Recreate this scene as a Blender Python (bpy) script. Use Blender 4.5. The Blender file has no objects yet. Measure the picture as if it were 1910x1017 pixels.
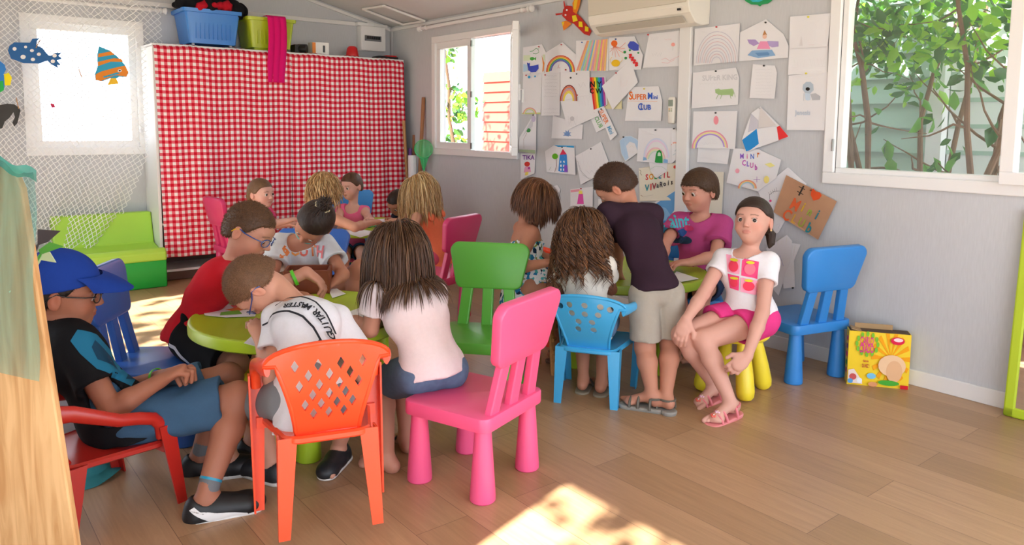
import bpy, math, random
import numpy as np
from math import sin, cos, pi, radians, sqrt, atan2
from mathutils import Vector, Matrix
from mathutils.bvhtree import BVHTree
from mathutils.geometry import delaunay_2d_cdt

scene = bpy.context.scene
# ------------------------------------------------------------------ camera
FPX, PX, PY, HC = 1411.763, 955.0, 381.0, 1.24
YAW, PIT, ROL = radians(38.6825), radians(5.9847), radians(0.4727)
_f = np.array([sin(YAW)*cos(PIT), cos(YAW)*cos(PIT), -sin(PIT)])
_r = np.array([cos(YAW), -sin(YAW), 0.0])
_u = np.cross(_r, _f)
_r2 = _r*cos(ROL) + _u*sin(ROL)
_u2 = -_r*sin(ROL) + _u*cos(ROL)
CAMP = np.array([0, 0, HC])
RGT = np.array([cos(YAW), -sin(YAW), 0.0])      # level direction to the right of the view
AWY = np.array([sin(YAW), cos(YAW), 0.0])       # level direction away from the camera
cam_data = bpy.data.cameras.new('camera')
cam_data.sensor_width = 36.0
cam_data.lens = 36.0*FPX/1910.0
cam_data.shift_x = 0.0
cam_data.shift_y = (381.0-508.5)/1910.0
cam_data.clip_start = 0.05
cam_data.clip_end = 200
cam = bpy.data.objects.new('camera', cam_data)
scene.collection.objects.link(cam)
_m = Matrix(((_r2[0], _u2[0], -_f[0], 0), (_r2[1], _u2[1], -_f[1], 0), (_r2[2], _u2[2], -_f[2], HC), (0, 0, 0, 1)))
cam.matrix_world = _m
scene.camera = cam

# ------------------------------------------------------------------ world, sun, exposure
world = bpy.data.worlds.new('world')
scene.world = world
world.use_nodes = True
wn = world.node_tree.nodes
wn['Background'].inputs[0].default_value = (0.86, 0.93, 1.06, 1)
wn['Background'].inputs[1].default_value = 3.0
SUN_DIR = Vector((0.74, 0.20, -0.62)).normalized()
sl = bpy.data.lights.new('sun', 'SUN')
sl.energy = 22.0
sl.angle = radians(0.9)
sl.color = (1.0, 0.95, 0.86)
so = bpy.data.objects.new('sun', sl)
so.rotation_euler = SUN_DIR.to_track_quat('-Z', 'Y').to_euler()
so.location = (-6, -2, 8)
scene.collection.objects.link(so)
scene.view_settings.view_transform = 'Standard'
scene.view_settings.look = 'None'
scene.view_settings.gamma = 1.0
scene.view_settings.use_curve_mapping = False
scene.view_settings.exposure = 0.66
scene.cycles.use_denoising = True
scene.cycles.max_bounces = 7
scene.cycles.diffuse_bounces = 5
scene.cycles.glossy_bounces = 3
scene.cycles.transmission_bounces = 4
scene.cycles.transparent_max_bounces = 12
scene.cycles.caustics_reflective = False
scene.cycles.caustics_refractive = False
scene.cycles.sample_clamp_indirect = 6.0

# ------------------------------------------------------------------ points of the place
XW, YB, XL, YR = 3.757, 6.60, -0.45, -1.2      # right wall, back wall, left wall, rear wall
def ray(x, y):
    return _r2*((x-PX)/FPX) - _u2*((y-PY)/FPX) + _f
def dep(x, y, d): return CAMP + ray(x, y)*d
def atz(x, y, z=0.0):
    r = ray(x, y); return CAMP + r*((z-HC)/r[2])
def atx(x, y, X=XW):
    r = ray(x, y); return CAMP + r*(X/r[0])
def aty(x, y, Y=YB):
    r = ray(x, y); return CAMP + r*(Y/r[1])
def nrm(v):
    v = np.array(v, float); return v/max(1e-9, np.linalg.norm(v))
def imdir(x, y, z):
    """direction given as right, up, toward-the-viewer"""
    return nrm(RGT*x + np.array([0, 0, 1.0])*y - AWY*z)

# ------------------------------------------------------------------ materials
def s2l(c):
    return tuple(((v/12.92) if v <= 0.04045 else ((v+0.055)/1.055)**2.4) for v in c)
def hexc(h):
    h = h.lstrip('#'); return s2l([int(h[i:i+2], 16)/255 for i in (0, 2, 4)])
_mats = {}
def mat(name, col, rough=0.5, bump=0.0, bscale=60.0, var=0.0, spec=0.5, metal=0.0, trans=0.0, alpha=1.0, sheen=0.0, coat=0.0, vcol=False, emit=0.0):
    if name in _mats: return _mats[name]
    m = bpy.data.materials.new(name); m.use_nodes = True
    nt = m.node_tree; b = nt.nodes['Principled BSDF']
    c = hexc(col) if isinstance(col, str) else col
    b.inputs['Base Color'].default_value = (*c, 1)
    b.inputs['Roughness'].default_value = rough
    b.inputs['Specular IOR Level'].default_value = spec
    b.inputs['Metallic'].default_value = metal
    b.inputs['Transmission Weight'].default_value = trans
    b.inputs['Alpha'].default_value = alpha
    b.inputs['Sheen Weight'].default_value = sheen
    b.inputs['Coat Weight'].default_value = coat
    m.diffuse_color = (*c, 1)
    tc = nt.nodes.new('ShaderNodeTexCoord')
    if vcol:
        a = nt.nodes.new('ShaderNodeVertexColor'); a.layer_name = 'col'
        nt.links.new(a.outputs[0], b.inputs['Base Color'])
    elif var > 0:
        n = nt.nodes.new('ShaderNodeTexNoise'); n.inputs['Scale'].default_value = bscale*0.2; n.inputs['Detail'].default_value = 4
        nt.links.new(tc.outputs['Object'], n.inputs['Vector'])
        mx = nt.nodes.new('ShaderNodeMix'); mx.data_type = 'RGBA'
        mx.inputs[6].default_value = (*[v*(1-var) for v in c], 1)
        mx.inputs[7].default_value = (*[min(1, v*(1+var)) for v in c], 1)
        nt.links.new(n.outputs[0], mx.inputs[0]); nt.links.new(mx.outputs[2], b.inputs['Base Color'])
    if bump > 0:
        n2 = nt.nodes.new('ShaderNodeTexNoise'); n2.inputs['Scale'].default_value = bscale; n2.inputs['Detail'].default_value = 3
        nt.links.new(tc.outputs['Object'], n2.inputs['Vector'])
        bp = nt.nodes.new('ShaderNodeBump'); bp.inputs['Strength'].default_value = bump; bp.inputs['Distance'].default_value = 0.002
        nt.links.new(n2.outputs[0], bp.inputs['Height']); nt.links.new(bp.outputs[0], b.inputs['Normal'])
    _mats[name] = m
    return m
def paint(h):      # flat colour for marks: name follows the colour
    return mat('ink_'+h.lstrip('#'), h, rough=0.75, spec=0.2)
def fabric(name, col, **k):
    k = dict(dict(rough=0.9, bump=0.25, bscale=420.0, var=0.05, spec=0.15), **k)
    return mat(name, col, **k)
def plastic(name, col, **k):
    k = dict(dict(rough=0.36, bump=0.08, bscale=500.0, spec=0.5), **k)
    return mat(name, col, **k)

# ------------------------------------------------------------------ objects
def link(o):
    scene.collection.objects.link(o); return o
def tag(o, label=None, cat=None, group=None, kind=None):
    if label: o['label'] = label
    if cat: o['category'] = cat
    if group: o['group'] = group
    if kind: o['kind'] = kind
    return o
def empty(name, loc=(0, 0, 0), rz=0.0, label=None, cat=None, group=None):
    o = bpy.data.objects.new(name, None); o.empty_display_size = 0.05
    o.location = loc; o.rotation_euler = (0, 0, rz); link(o)
    return tag(o, label, cat, group)
def set_parent(o, p):
    """keep world place of o under p"""
    o.parent = p
    o.matrix_parent_inverse = mw(p).inverted()
def mw(p):
    m = p.matrix_basis.copy() if p.parent is None else mw(p.parent) @ p.matrix_parent_inverse @ p.matrix_basis
    return m
class MB:
    """collects polygons with materials, links them as one mesh object"""
    def __init__(s): s.v = []; s.f = []; s.m = []; s.mats = []; s.uv = None
    def mi(s, m):
        if m not in s.mats: s.mats.append(m)
        return s.mats.index(m)
    def add(s, verts, faces, m):
        b = len(s.v); s.v.extend([tuple(map(float, p)) for p in verts]); k = s.mi(m)
        for f in faces: s.f.append([i+b for i in f]); s.m.append(k)
        return s
    def box(s, c, d, m, R=None):
        x, y, z = [v/2 for v in d]
        P = [(a*x, b*y, e*z) for a in (-1, 1) for b in (-1, 1) for e in (-1, 1)]
        R = np.eye(3) if R is None else np.array(R)
        P = [R @ np.array(p) + np.array(c) for p in P]
        s.add(P, [(0, 1, 3, 2), (4, 6, 7, 5), (0, 4, 5, 1), (2, 3, 7, 6), (0, 2, 6, 4), (1, 5, 7, 3)], m); return s
    def rbox(s, c, d, r, m, R=None, n=4):
        """box with rounded vertical edges and softened top and bottom rims"""
        x, y, z = [v/2 for v in d]; r = min(r, x*.99, y*.99); e = min(r, z*.9, 0.012)
        def ring(off, zz):
            P = []
            for q, (sx, sy) in enumerate(((1, 1), (-1, 1), (-1, -1), (1, -1))):
                for k in range(n+1):
                    a = pi/2*(q + k/n)
                    rr = max(r-off, 1e-4)
                    P.append((sx*(x-r)+rr*cos(a), sy*(y-r)+rr*sin(a), zz))
            return P
        rings = [ring(e, -z), ring(e*.3, -z+e*.3), ring(0, -z+e), ring(0, z-e), ring(e*.3, z-e*.3), ring(e, z)]
        return s.loft(rings, m, R=R, c=c)
    def loft(s, rings, m, R=None, c=(0, 0, 0), caps=True, closed=True):
        N = len(rings[0]); V = [np.array(p, float) for r in rings for p in r]
        if R is not None: V = [np.array(R) @ p for p in V]
        V = [p + np.array(c) for p in V]; F = []
        for i in range(len(rings)-1):
            for j in range(N if closed else N-1):
                k = (j+1) % N
                F.append((i*N+j, i*N+k, (i+1)*N+k, (i+1)*N+j))
        if caps:
            F.append(tuple(range(N-1, -1, -1))); F.append(tuple((len(rings)-1)*N+j for j in range(N)))
        return s.add(V, F, m)
    def lathe(s, prof, m, n=24, c=(0, 0, 0), R=None, sx=1, sy=1):
        rings = [[(max(r, 1e-4)*cos(2*pi*k/n)*sx, max(r, 1e-4)*sin(2*pi*k/n)*sy, z) for k in range(n)] for r, z in prof]
        return s.loft(rings, m, R=R, c=c)
    def tube(s, pts, r, m, n=8, caps=True, flat=1.0, up=None):
        pts = [np.array(p, float) for p in pts]; L = len(pts)
        rs = r if hasattr(r, '__len__') else [r]*L
        t0 = nrm(pts[1]-pts[0]); a = np.array(up if up is not None else ([0, 0, 1] if abs(t0[2]) < .9 else [1, 0, 0]), float)
        rings = []
        for i, p in enumerate(pts):
            t = nrm(pts[min(i+1, L-1)]-pts[max(i-1, 0)])
            a = nrm(a - t*np.dot(a, t)); b = np.cross(t, a)
            rings.append([p + rs[i]*(a*cos(2*pi*k/n)*flat + b*sin(2*pi*k/n)) for k in range(n)])
        return s.loft(rings, m, caps=caps)
    def sphere(s, c, r, m, n=12, R=None):
        r = np.array([r]*3 if not hasattr(r, '__len__') else r, float)
        R = np.eye(3) if R is None else np.array(R)
        V = []; F = []
        h = max(4, n//2)
        for i in range(1, h):
            for j in range(n):
                th = pi*i/h; ph = 2*pi*j/n
                V.append(R @ (r*np.array([sin(th)*cos(ph), sin(th)*sin(ph), cos(th)])) + np.array(c))
        V.append(R @ (r*np.array([0, 0, 1.0]))+np.array(c)); V.append(R @ (r*np.array([0, 0, -1.0]))+np.array(c))
        for i in range(h-2):
            for j in range(n):
                k = (j+1) % n; F.append((i*n+j, (i+1)*n+j, (i+1)*n+k, i*n+k))
        T = len(V)-2
        for j in range(n):
            k = (j+1) % n; F.append((T, j, k)); F.append((T+1, (h-2)*n+k, (h-2)*n+j))
        return s.add(V, F, m)
    def build(s, name, parent=None, smooth=True, bevel=0.0, loc=None, world=False, angle=35):
        me = bpy.data.meshes.new(name)
        me.from_pydata(s.v, [], s.f)
        for m in s.mats: me.materials.append(m)
        me.polygons.foreach_set('material_index', s.m)
        if smooth:
            me.polygons.foreach_set('use_smooth', [True]*len(s.f))
            me.set_sharp_from_angle(angle=radians(angle))
        me.update()
        o = bpy.data.objects.new(name, me); link(o)
        if bevel > 0:
            b = o.modifiers.new('bevel', 'BEVEL'); b.width = bevel; b.segments = 2; b.limit_method = 'ANGLE'; b.angle_limit = radians(40)
        if parent is not None:
            if world: set_parent(o, parent)
            else: o.parent = parent
        if loc is not None: o.location = loc
        return o
def copy_tree(o, parent=None):
    c = o.copy(); link(c); c.parent = parent
    if parent is not None: c.matrix_parent_inverse = o.matrix_parent_inverse.copy()
    for ch in [x for x in scene.objects if x.parent == o]: copy_tree(ch, c)
    return c

def inside(poly, x, y):
    r = False; n = len(poly)
    for i in range(n):
        x1, y1 = poly[i]; x2, y2 = poly[(i+1) % n]
        if (y1 > y) != (y2 > y) and x < (x2-x1)*(y-y1)/(y2-y1)+x1: r = not r
    return r
def panel(mb, outer, holes, step, fn, m, thick=0.004):
    """flat outline with holes, gridded, mapped by fn(u, v) -> point; given thickness"""
    V = []; E = []
    for loop in [outer]+holes:
        b = len(V); n = len(loop)
        V += [Vector(p) for p in loop]
        E += [(b+i, b+(i+1) % n) for i in range(n)]
    xs = [p[0] for p in outer]; ys = [p[1] for p in outer]
    x = min(xs)+step*.5
    while x < max(xs):
        y = min(ys)+step*.5
        while y < max(ys):
            if inside(outer, x, y) and not any(inside(h, x, y) for h in holes): V.append(Vector((x, y)))
            y += step
        x += step
    vo, eo, fo, *_ = delaunay_2d_cdt(V, E, [], 0, 1e-6)
    F = []
    for f in fo:
        cx = sum(vo[i][0] for i in f)/len(f); cy = sum(vo[i][1] for i in f)/len(f)
        if inside(outer, cx, cy) and not any(inside(h, cx, cy) for h in holes): F.append(tuple(f))
    used = sorted({i for f in F for i in f}); mp = {i: k for k, i in enumerate(used)}
    F = [tuple(mp[i] for i in f) for f in F]
    P = [np.array(fn(vo[i][0], vo[i][1]), float) for i in used]
    N = [np.zeros(3) for _ in P]
    for f in F:
        n_ = np.cross(P[f[1]]-P[f[0]], P[f[2]]-P[f[0]])
        for i in f: N[i] += n_
    N = [nrm(n_) for n_ in N]
    k = len(P)
    if thick <= 0:
        mb.add(P, F, m); return
    cnt = {}
    for f in F:
        for a, b in zip(f, f[1:]+f[:1]): cnt[(a, b)] = 1
    G = list(F) + [tuple(i+k for i in reversed(f)) for f in F]
    for (a, b) in cnt:
        if (b, a) not in cnt: G.append((b, a, a+k, b+k))
    mb.add([p+n_*thick/2 for p, n_ in zip(P, N)]+[p-n_*thick/2 for p, n_ in zip(P, N)], G, m)

_textcache = {}
def text_polys(txt, bold=False):
    """outline text as flat triangles: (verts2d, faces), height about 1, starts at 0, width returned"""
    key = (txt, bold)
    if key in _textcache: return _textcache[key]
    cu = bpy.data.curves.new('txt', 'FONT'); cu.body = txt; cu.size = 1.4; cu.resolution_u = 2
    cu.offset = 0.035 if bold else 0.0
    o = bpy.data.objects.new('txt', cu); link(o)
    dg = bpy.context.evaluated_depsgraph_get(); dg.update()
    me = o.evaluated_get(dg).to_mesh()
    V = [(v.co.x, v.co.y) for v in me.vertices]; F = [tuple(p.vertices) for p in me.polygons]
    w = max([v[0] for v in V]+[0.01])
    o.evaluated_get(dg).to_mesh_clear()
    bpy.data.objects.remove(o); bpy.data.curves.remove(cu)
    _textcache[key] = (V, F, w)
    return _textcache[key]
def ribbon(pts, w):
    """polyline of width w as quads in the plane"""
    pts = [np.array(p, float) for p in pts]; L = len(pts); V = []; F = []
    for i, p in enumerate(pts):
        t = pts[min(i+1, L-1)]-pts[max(i-1, 0)]; t = t/max(1e-9, np.linalg.norm(t)); n_ = np.array([-t[1], t[0]])
        V += [tuple(p+n_*w/2), tuple(p-n_*w/2)]
        if i: F.append((2*i-2, 2*i-1, 2*i+1, 2*i))
    return V, F
# ------------------------------------------------------------------ implicit surfaces for bodies, clothes, hair
def smin(a, b, k):
    if k <= 0: return np.minimum(a, b)
    h = np.clip(0.5+0.5*(b-a)/k, 0, 1)
    return b*(1-h)+a*h-k*h*(1-h)
def smax(a, b, k): return -smin(-a, -b, k)
def frame(fwd, up):
    f = nrm(fwd); r = nrm(np.cross(f, nrm(up))); u = np.cross(r, f)
    return np.array([r, f, u])        # rows: right, forward, up
class Prim:
    """kinds: 'e' ellipsoid (centre, radii, frame), 'c' round cone (a, b, ra, rb, flatten axis, flatten factor)"""
    def __init__(s, kind, a, b=None, r=None, r2=None, fr=None, k=0.02, flat=None, tagname=''):
        s.kind, s.a, s.k, s.t = kind, np.array(a, float), k, tagname
        s.b = np.array(b, float) if b is not None else None
        s.r, s.r2, s.fr = r, (r if r2 is None else r2), fr
        s.neg = False
        s.flat = flat      # (axis, factor): factor < 1 squashes along the axis
    def grown(s, g, k=None):
        p = Prim(s.kind, s.a, s.b, s.r, s.r2, s.fr, s.k if k is None else k, s.flat, s.t)
        if s.kind == 'e': p.r = np.array(s.r, float)+g
        else: p.r = s.r+g; p.r2 = s.r2+g
        return p
    def bounds(s, m=0.03):
        if s.kind == 'e':
            R = max(s.r); return s.a-R-m, s.a+R+m
        R = max(s.r, s.r2); return np.minimum(s.a, s.b)-R-m, np.maximum(s.a, s.b)+R+m
    def d(s, X, Y, Z):
        if s.kind == 'e':
            x, y, z = X-s.a[0], Y-s.a[1], Z-s.a[2]
            fr = s.fr if s.fr is not None else np.eye(3)
            k0 = 0; k1 = 0
            for i in range(3):
                q = (x*fr[i][0]+y*fr[i][1]+z*fr[i][2])/s.r[i]
                k0 = k0+q*q; k1 = k1+(q/s.r[i])**2
            k0 = np.sqrt(k0); k1 = np.sqrt(k1)+1e-9
            return k0*(k0-1.0)/k1
        x, y, z = X-s.a[0], Y-s.a[1], Z-s.a[2]
        ba = s.b-s.a; f = 1.0
        if s.flat is not None:
            ax, f = s.flat; ax = nrm(ax)
            g = 1.0/f-1.0
            dd = (x*ax[0]+y*ax[1]+z*ax[2])*g
            x, y, z = x+dd*ax[0], y+dd*ax[1], z+dd*ax[2]
            ba = ba+ax*np.dot(ba, ax)*g
        L = max(1e-9, float(np.dot(ba, ba)))
        h = np.clip((x*ba[0]+y*ba[1]+z*ba[2])/L, 0, 1)
        q = np.sqrt((x-ba[0]*h)**2+(y-ba[1]*h)**2+(z-ba[2]*h)**2)
        return (q-(s.r+(s.r2-s.r)*h))*(f if s.flat is not None else 1.0)
def E_(c, r, fr=None, k=0.02, t=''): return Prim('e', c, r=r, fr=fr, k=k, tagname=t)
def N_(p):
    p.neg = True; return p
def C_(a, b, ra, rb=None, k=0.02, flat=None, t=''): return Prim('c', a, b, ra, rb, k=k, flat=flat, tagname=t)

def axis_grid(lo, hi, h, fine=None, hf=None):
    out = [lo]
    while out[-1] < hi:
        x = out[-1]
        st = hf if (fine is not None and fine[0]-hf <= x <= fine[1]) else h
        out.append(x+st)
    return np.array(out)
def field(prims, cuts, h, post=None, fine=None, hf=None, pad=0.02, far=0.05):
    lo = np.min([p.bounds(pad)[0] for p in prims], axis=0); hi = np.max([p.bounds(pad)[1] for p in prims], axis=0)
    ax = [axis_grid(lo[i], hi[i], h, (fine[0][i], fine[1][i]) if fine else None, hf) for i in range(3)]
    A = np.full([len(a) for a in ax], far, dtype=np.float32)
    def sub(p, m):
        l, u = p.bounds(m)
        s = tuple(slice(max(0, np.searchsorted(ax[i], l[i])-1), np.searchsorted(ax[i], u[i])+1) for i in range(3))
        g = np.meshgrid(*[ax[i][s[i]] for i in range(3)], indexing='ij', sparse=True)
        return s, g
    for p in prims:
        s, g = sub(p, 0.035)
        if A[s].size == 0: continue
        A[s] = smax(A[s], -p.d(*g), p.k) if p.neg else smin(A[s], p.d(*g), p.k)
    for p in cuts:      # subtract
        s, g = sub(p, 0.03)
        if A[s].size == 0: continue
        A[s] = smax(A[s], -p.d(*g), p.k)
    if post is not None:
        g = np.meshgrid(*ax, indexing='ij', sparse=True)
        A = post(A, *g).astype(np.float32)
    A[0], A[-1], A[:, 0], A[:, -1], A[:, :, 0], A[:, :, -1] = far, far, far, far, far, far
    return A, ax
def surface_net(A, ax):
    ins = A < 0
    n = A.shape
    c = ins[:-1, :-1, :-1].astype(np.int8)
    for dx in (0, 1):
        for dy in (0, 1):
            for dz in (0, 1):
                if dx+dy+dz: c = c+ins[dx:n[0]-1+dx, dy:n[1]-1+dy, dz:n[2]-1+dz]
    act = (c > 0) & (c < 8)
    idx = np.argwhere(act)
    cid = np.full(act.shape, -1, dtype=np.int64); cid[act] = np.arange(len(idx))
    i, j, k = idx.T
    cor = [(0, 0, 0), (1, 0, 0), (0, 1, 0), (1, 1, 0), (0, 0, 1), (1, 0, 1), (0, 1, 1), (1, 1, 1)]
    val = [A[i+a, j+b, k+d] for a, b, d in cor]
    S = np.zeros((len(idx), 3)); W = np.zeros(len(idx))
    for a in range(8):
        for b in range(a+1, 8):
            if sum(abs(cor[a][t]-cor[b][t]) for t in range(3)) != 1: continue
            va, vb = val[a], val[b]; m = (va < 0) != (vb < 0)
            t = np.where(m, va/np.where(m, va-vb, 1), 0)
            for q in range(3): S[:, q] += np.where(m, cor[a][q]+t*(cor[b][q]-cor[a][q]), 0)
            W += m
    S /= W[:, None]
    P = np.zeros_like(S)
    for q, I in enumerate((i, j, k)):
        a = ax[q]; P[:, q] = a[I]+S[:, q]*(a[I+1]-a[I])
    quads = []
    for q in range(3):
        s0 = [slice(None)]*3; s1 = [slice(None)]*3
        s0[q] = slice(0, n[q]-1); s1[q] = slice(1, n[q])
        a = ins[tuple(s0)]; b = ins[tuple(s1)]
        for (cond, flip) in ((a & ~b, False), (~a & b, True)):
            e = np.argwhere(cond)
            o = [t for t in range(3) if t != q]
            m = (e[:, o[0]] > 0) & (e[:, o[1]] > 0) & (e[:, o[0]] < n[o[0]]-1) & (e[:, o[1]] < n[o[1]]-1)
            e = e[m]
            def cc(d0, d1):
                x = e.copy(); x[:, o[0]] -= d0; x[:, o[1]] -= d1
                return cid[x[:, 0], x[:, 1], x[:, 2]]
            Q = np.stack([cc(0, 0), cc(1, 0), cc(1, 1), cc(0, 1)], 1)
            if (q == 1) != flip: Q = Q[:, ::-1]
            quads.append(Q)
    F = np.concatenate(quads)
    return P, F[(F >= 0).all(1)]
def np_mesh(name, P, F, mats, smooth=True, colors=None, parent=None, matidx=None, relax=0):
    if relax:
        for _ in range(relax):
            S = np.zeros_like(P); W = np.zeros(len(P))
            for a in range(4):
                b = (a+1) % 4
                np.add.at(S, F[:, a], P[F[:, b]]); np.add.at(W, F[:, a], 1)
                np.add.at(S, F[:, b], P[F[:, a]]); np.add.at(W, F[:, b], 1)
            P = P*.5+.5*S/np.maximum(W, 1)[:, None]
    me = bpy.data.meshes.new(name)
    k = F.shape[1]
    me.vertices.add(len(P)); me.vertices.foreach_set('co', P.astype(np.float32).ravel())
    me.loops.add(F.size); me.loops.foreach_set('vertex_index', F.astype(np.int32).ravel())
    me.polygons.add(len(F)); me.polygons.foreach_set('loop_start', np.arange(0, F.size, k, dtype=np.int32))
    me.update(calc_edges=True)
    me.polygons.foreach_set('use_smooth', [smooth]*len(F))
    for m in (mats if isinstance(mats, (list, tuple)) else [mats]): me.materials.append(m)
    if matidx is not None: me.polygons.foreach_set('material_index', matidx.astype(np.int32))
    if colors is not None:
        ca = me.color_attributes.new('col', 'FLOAT_COLOR', 'POINT')
        ca.data.foreach_set('color', np.concatenate([colors, np.ones((len(P), 1))], 1).astype(np.float32).ravel())
    me.validate()
    o = bpy.data.objects.new(name, me); link(o)
    if parent is not None: set_parent(o, parent)
    return o
def net(name, prims, m, cuts=(), h=0.005, post=None, parent=None, relax=1, **k):
    A, ax = field(prims, cuts, h, post, **k)
    P, F = surface_net(A, ax)
    if len(F) == 0: raise RuntimeError('empty '+name)
    return np_mesh(name, P, F, m, parent=parent, relax=relax)
def sd_points(prims, P, far=0.1):
    d = np.full(len(P), far)
    for p in prims: d = np.minimum(d, p.d(P[:, 0], P[:, 1], P[:, 2]))
    return d
def folds(amp, sc, seed, along=(0, 0, 1)):
    """soft cloth waves added to a distance field"""
    r = np.random.RandomState(seed); W = []
    for i in range(6):
        v = r.normal(size=3); v = v-np.array(along)*np.dot(v, along)*.55; v = nrm(v)*sc*(.6+r.rand()*1.2)
        W.append((v, r.rand()*6.28, r.normal(size=3)*sc*.4, r.rand()*6.28, 1.0))
    for i in range(6):
        v = r.normal(size=3); v = v-np.array(along)*np.dot(v, along)*.3; v = nrm(v)*sc*(2.0+r.rand()*1.6)
        W.append((v, r.rand()*6.28, r.normal(size=3)*sc*.8, r.rand()*6.28, .38))
    def g(A, X, Y, Z):
        D = 0
        for v, ph, w2, p2, aa in W:
            D = D+aa*np.sin(X*v[0]+Y*v[1]+Z*v[2]+ph+1.4*np.sin(X*w2[0]+Y*w2[1]+Z*w2[2]+p2))
        return A+amp*D/3
    return g
# ------------------------------------------------------------------ people
def clip(p, pt, n, k=0.002):
    """limit a prim by a plane: keeps the side against n"""
    d0 = p.d; pt = np.array(pt, float); n = nrm(n)
    p.d = lambda X, Y, Z: smax(d0(X, Y, Z), (X-pt[0])*n[0]+(Y-pt[1])*n[1]+(Z-pt[2])*n[2], k)
    return p
def lerp(a, b, t): return np.array(a)*(1-t)+np.array(b)*t
class Person:
    def __init__(q, label, J, fwd, up, s=1.0, skin='#c48e6d', hands=None, feet=None, group=None, eyes=None, look=None, mouth='#b5655a',
                 brow='#4a3325', face=True, h=0.0048, hf=0.0026, fat=1.0, front=None, feetbare=True, handsdone=('R', 'L'), lid=1.0):
        sk_ = [int(skin.lstrip('#')[i:i+2], 16) for i in (0, 2, 4)]; skin = '#%02x%02x%02x' % (min(255, int(sk_[0]*1.0)), min(255, int(sk_[1]*1.02)), min(255, int(sk_[2]*1.13)))
        q.s = s; q.J = {k: np.array(v, float) for k, v in J.items()}; J = q.J
        q.fr = frame(fwd, up); q.H = J['H']; q.label = label; q.fat = fat
        J['hip'] = (J['hR']+J['hL'])/2; J['neck'] = J.get('neck', (J['sR']+J['sL'])/2+0*nrm(up))
        q.spine = nrm(J['neck']-J['hip'])
        sh = nrm(J['sR']-J['sL']); q.side = nrm(sh - q.spine*np.dot(sh, q.spine))
        q.front = np.cross(q.spine*1.0, q.side)
        hs = nrm(J['hR']-J['hL']); hs = nrm(hs-q.spine*np.dot(hs, q.spine)); q.hside = hs; q.hfront = np.cross(q.spine, hs)
        q.torso = q._torso(); q.limbs = {}
        P = list(q.torso)
        for S in 'RL': P += q._arm(S, (hands or {}).get(S)); P += q._leg(S, (feet or {}).get(S))
        P += q._head(face, lid)
        fine = None
        if face:
            c = q.hl(0, 0.02, -0.005); fine = (c-0.115*s, c+0.115*s)
        A, ax = field(P, [], h, fine=fine, hf=hf)
        V, F = surface_net(A, ax)
        col = q._colors(V, skin, mouth, brow, face)
        base = np.array([J['hip'][0], J['hip'][1], 0.0])
        o = np_mesh('person', V-base, F, mat('skin', skin, rough=0.55, spec=0.3, vcol=True), colors=col)
        o.location = base
        tag(o, label, 'person', group); q.o = o
        if eyes: q._eyes(eyes, look)
    def hl(q, x, y, z):     # head-local to world
        return q.H + q.s*(q.fr[0]*x+q.fr[1]*y+q.fr[2]*z)
    def _torso(q):
        s, J, f = q.s, q.J, q.fat
        sp, sd, fr = q.spine, q.side, q.front
        L = np.linalg.norm(J['neck']-J['hip'])
        F1 = np.array([q.hside, q.hfront, sp]); F2 = np.array([sd, fr, sp])
        bend = J.get('bend', np.zeros(3))
        mid = lerp(J['hip'], J['neck'], .45)+bend; ch = lerp(J['hip'], J['neck'], .72)+bend*.7
        q.mid = mid; q.chest = ch
        T = [E_(J['hip']+sp*.02*s, np.array([.098*f, .074*f, .076])*s, F1, k=.02*s, t='pel'),
             C_(lerp(J['hip'], mid, .25), mid, .080*s*f, .076*s*f, k=.025*s, flat=(fr, .80), t='abd'),
             C_(mid, ch, .078*s*f, .086*s*f, k=.025*s, flat=(fr, .76), t='abd'),
             E_(ch, np.array([.102*f, .070*f, .092])*s, F2, k=.03*s, t='chest')]
        for S in 'RL':
            T.append(C_(J['neck']-sp*.012*s, J['s'+S], .034*s, .037*s, k=.035*s, t='shl'))
        T.append(C_(J['neck']-sp*.02*s, q.hl(0, -.018, -.07), .037*s, .035*s, k=.02*s, t='nk'))
        return T
    def _arm(q, S, hand):
        s, J = q.s, q.J; a, b, c = J['s'+S], J['e'+S], J['w'+S]
        P = [C_(a, b, .035*s, .0275*s, k=.015*s, t='ua'+S), C_(b, lerp(b, c, .35), .0280*s, .0285*s, k=.010*s), C_(lerp(b, c, .35), c, .0285*s, .0195*s, k=.010*s)]
        hand = hand or {}
        d = nrm(hand.get('dir', c-b)); n = nrm(hand.get('palm', (0, 0, -1))); n = nrm(n-d*np.dot(n, d))
        w = np.cross(d, n)      # across the palm
        if S == 'L': w = -w     # thumb side = +w
        if hand.get('flip'): w = -w
        curl = hand.get('curl', .35)
        P += [E_(c+d*.038*s, np.array([.031, .040, .0135])*s, np.array([w, d, n]), k=.014*s), C_(c, c+d*.03*s, .0190*s, .018*s, k=.012*s, flat=(n, .75))]
        for i, (off, l) in enumerate(((.0225, .048), (.0078, .055), (-.0075, .051), (-.0215, .040))):
            p0 = c+d*(.066-abs(off)*.25)*s+w*off*s
            r_ = .0078*s if i < 3 else .0069*s
            cu = curl*(1+.12*i)
            d1 = nrm(d*cos(cu)+n*sin(cu)+w*off*3.0); d2 = nrm(d*cos(cu*2.3)+n*sin(cu*2.3)+w*off*2.0)
            p1 = p0+d1*l*.52*s; p2 = p1+d2*l*.55*s
            P += [C_(p0-d*.012*s, p1, r_*1.05, r_, k=.004*s), C_(p1, p2, r_, r_*.8, k=.003*s)]
        t0 = c+d*.018*s+w*.021*s; t1 = t0+nrm(w*.75+d*.75+n*.25)*.030*s; t2 = t1+nrm(w*.25+d+n*.35)*.026*s
        P += [C_(t0, t1, .0115*s, .0092*s, k=.01*s), C_(t1, t2, .0092*s, .0075*s, k=.003*s)]
        q.limbs['hand'+S] = (c, d, n, w)
        return P
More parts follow.
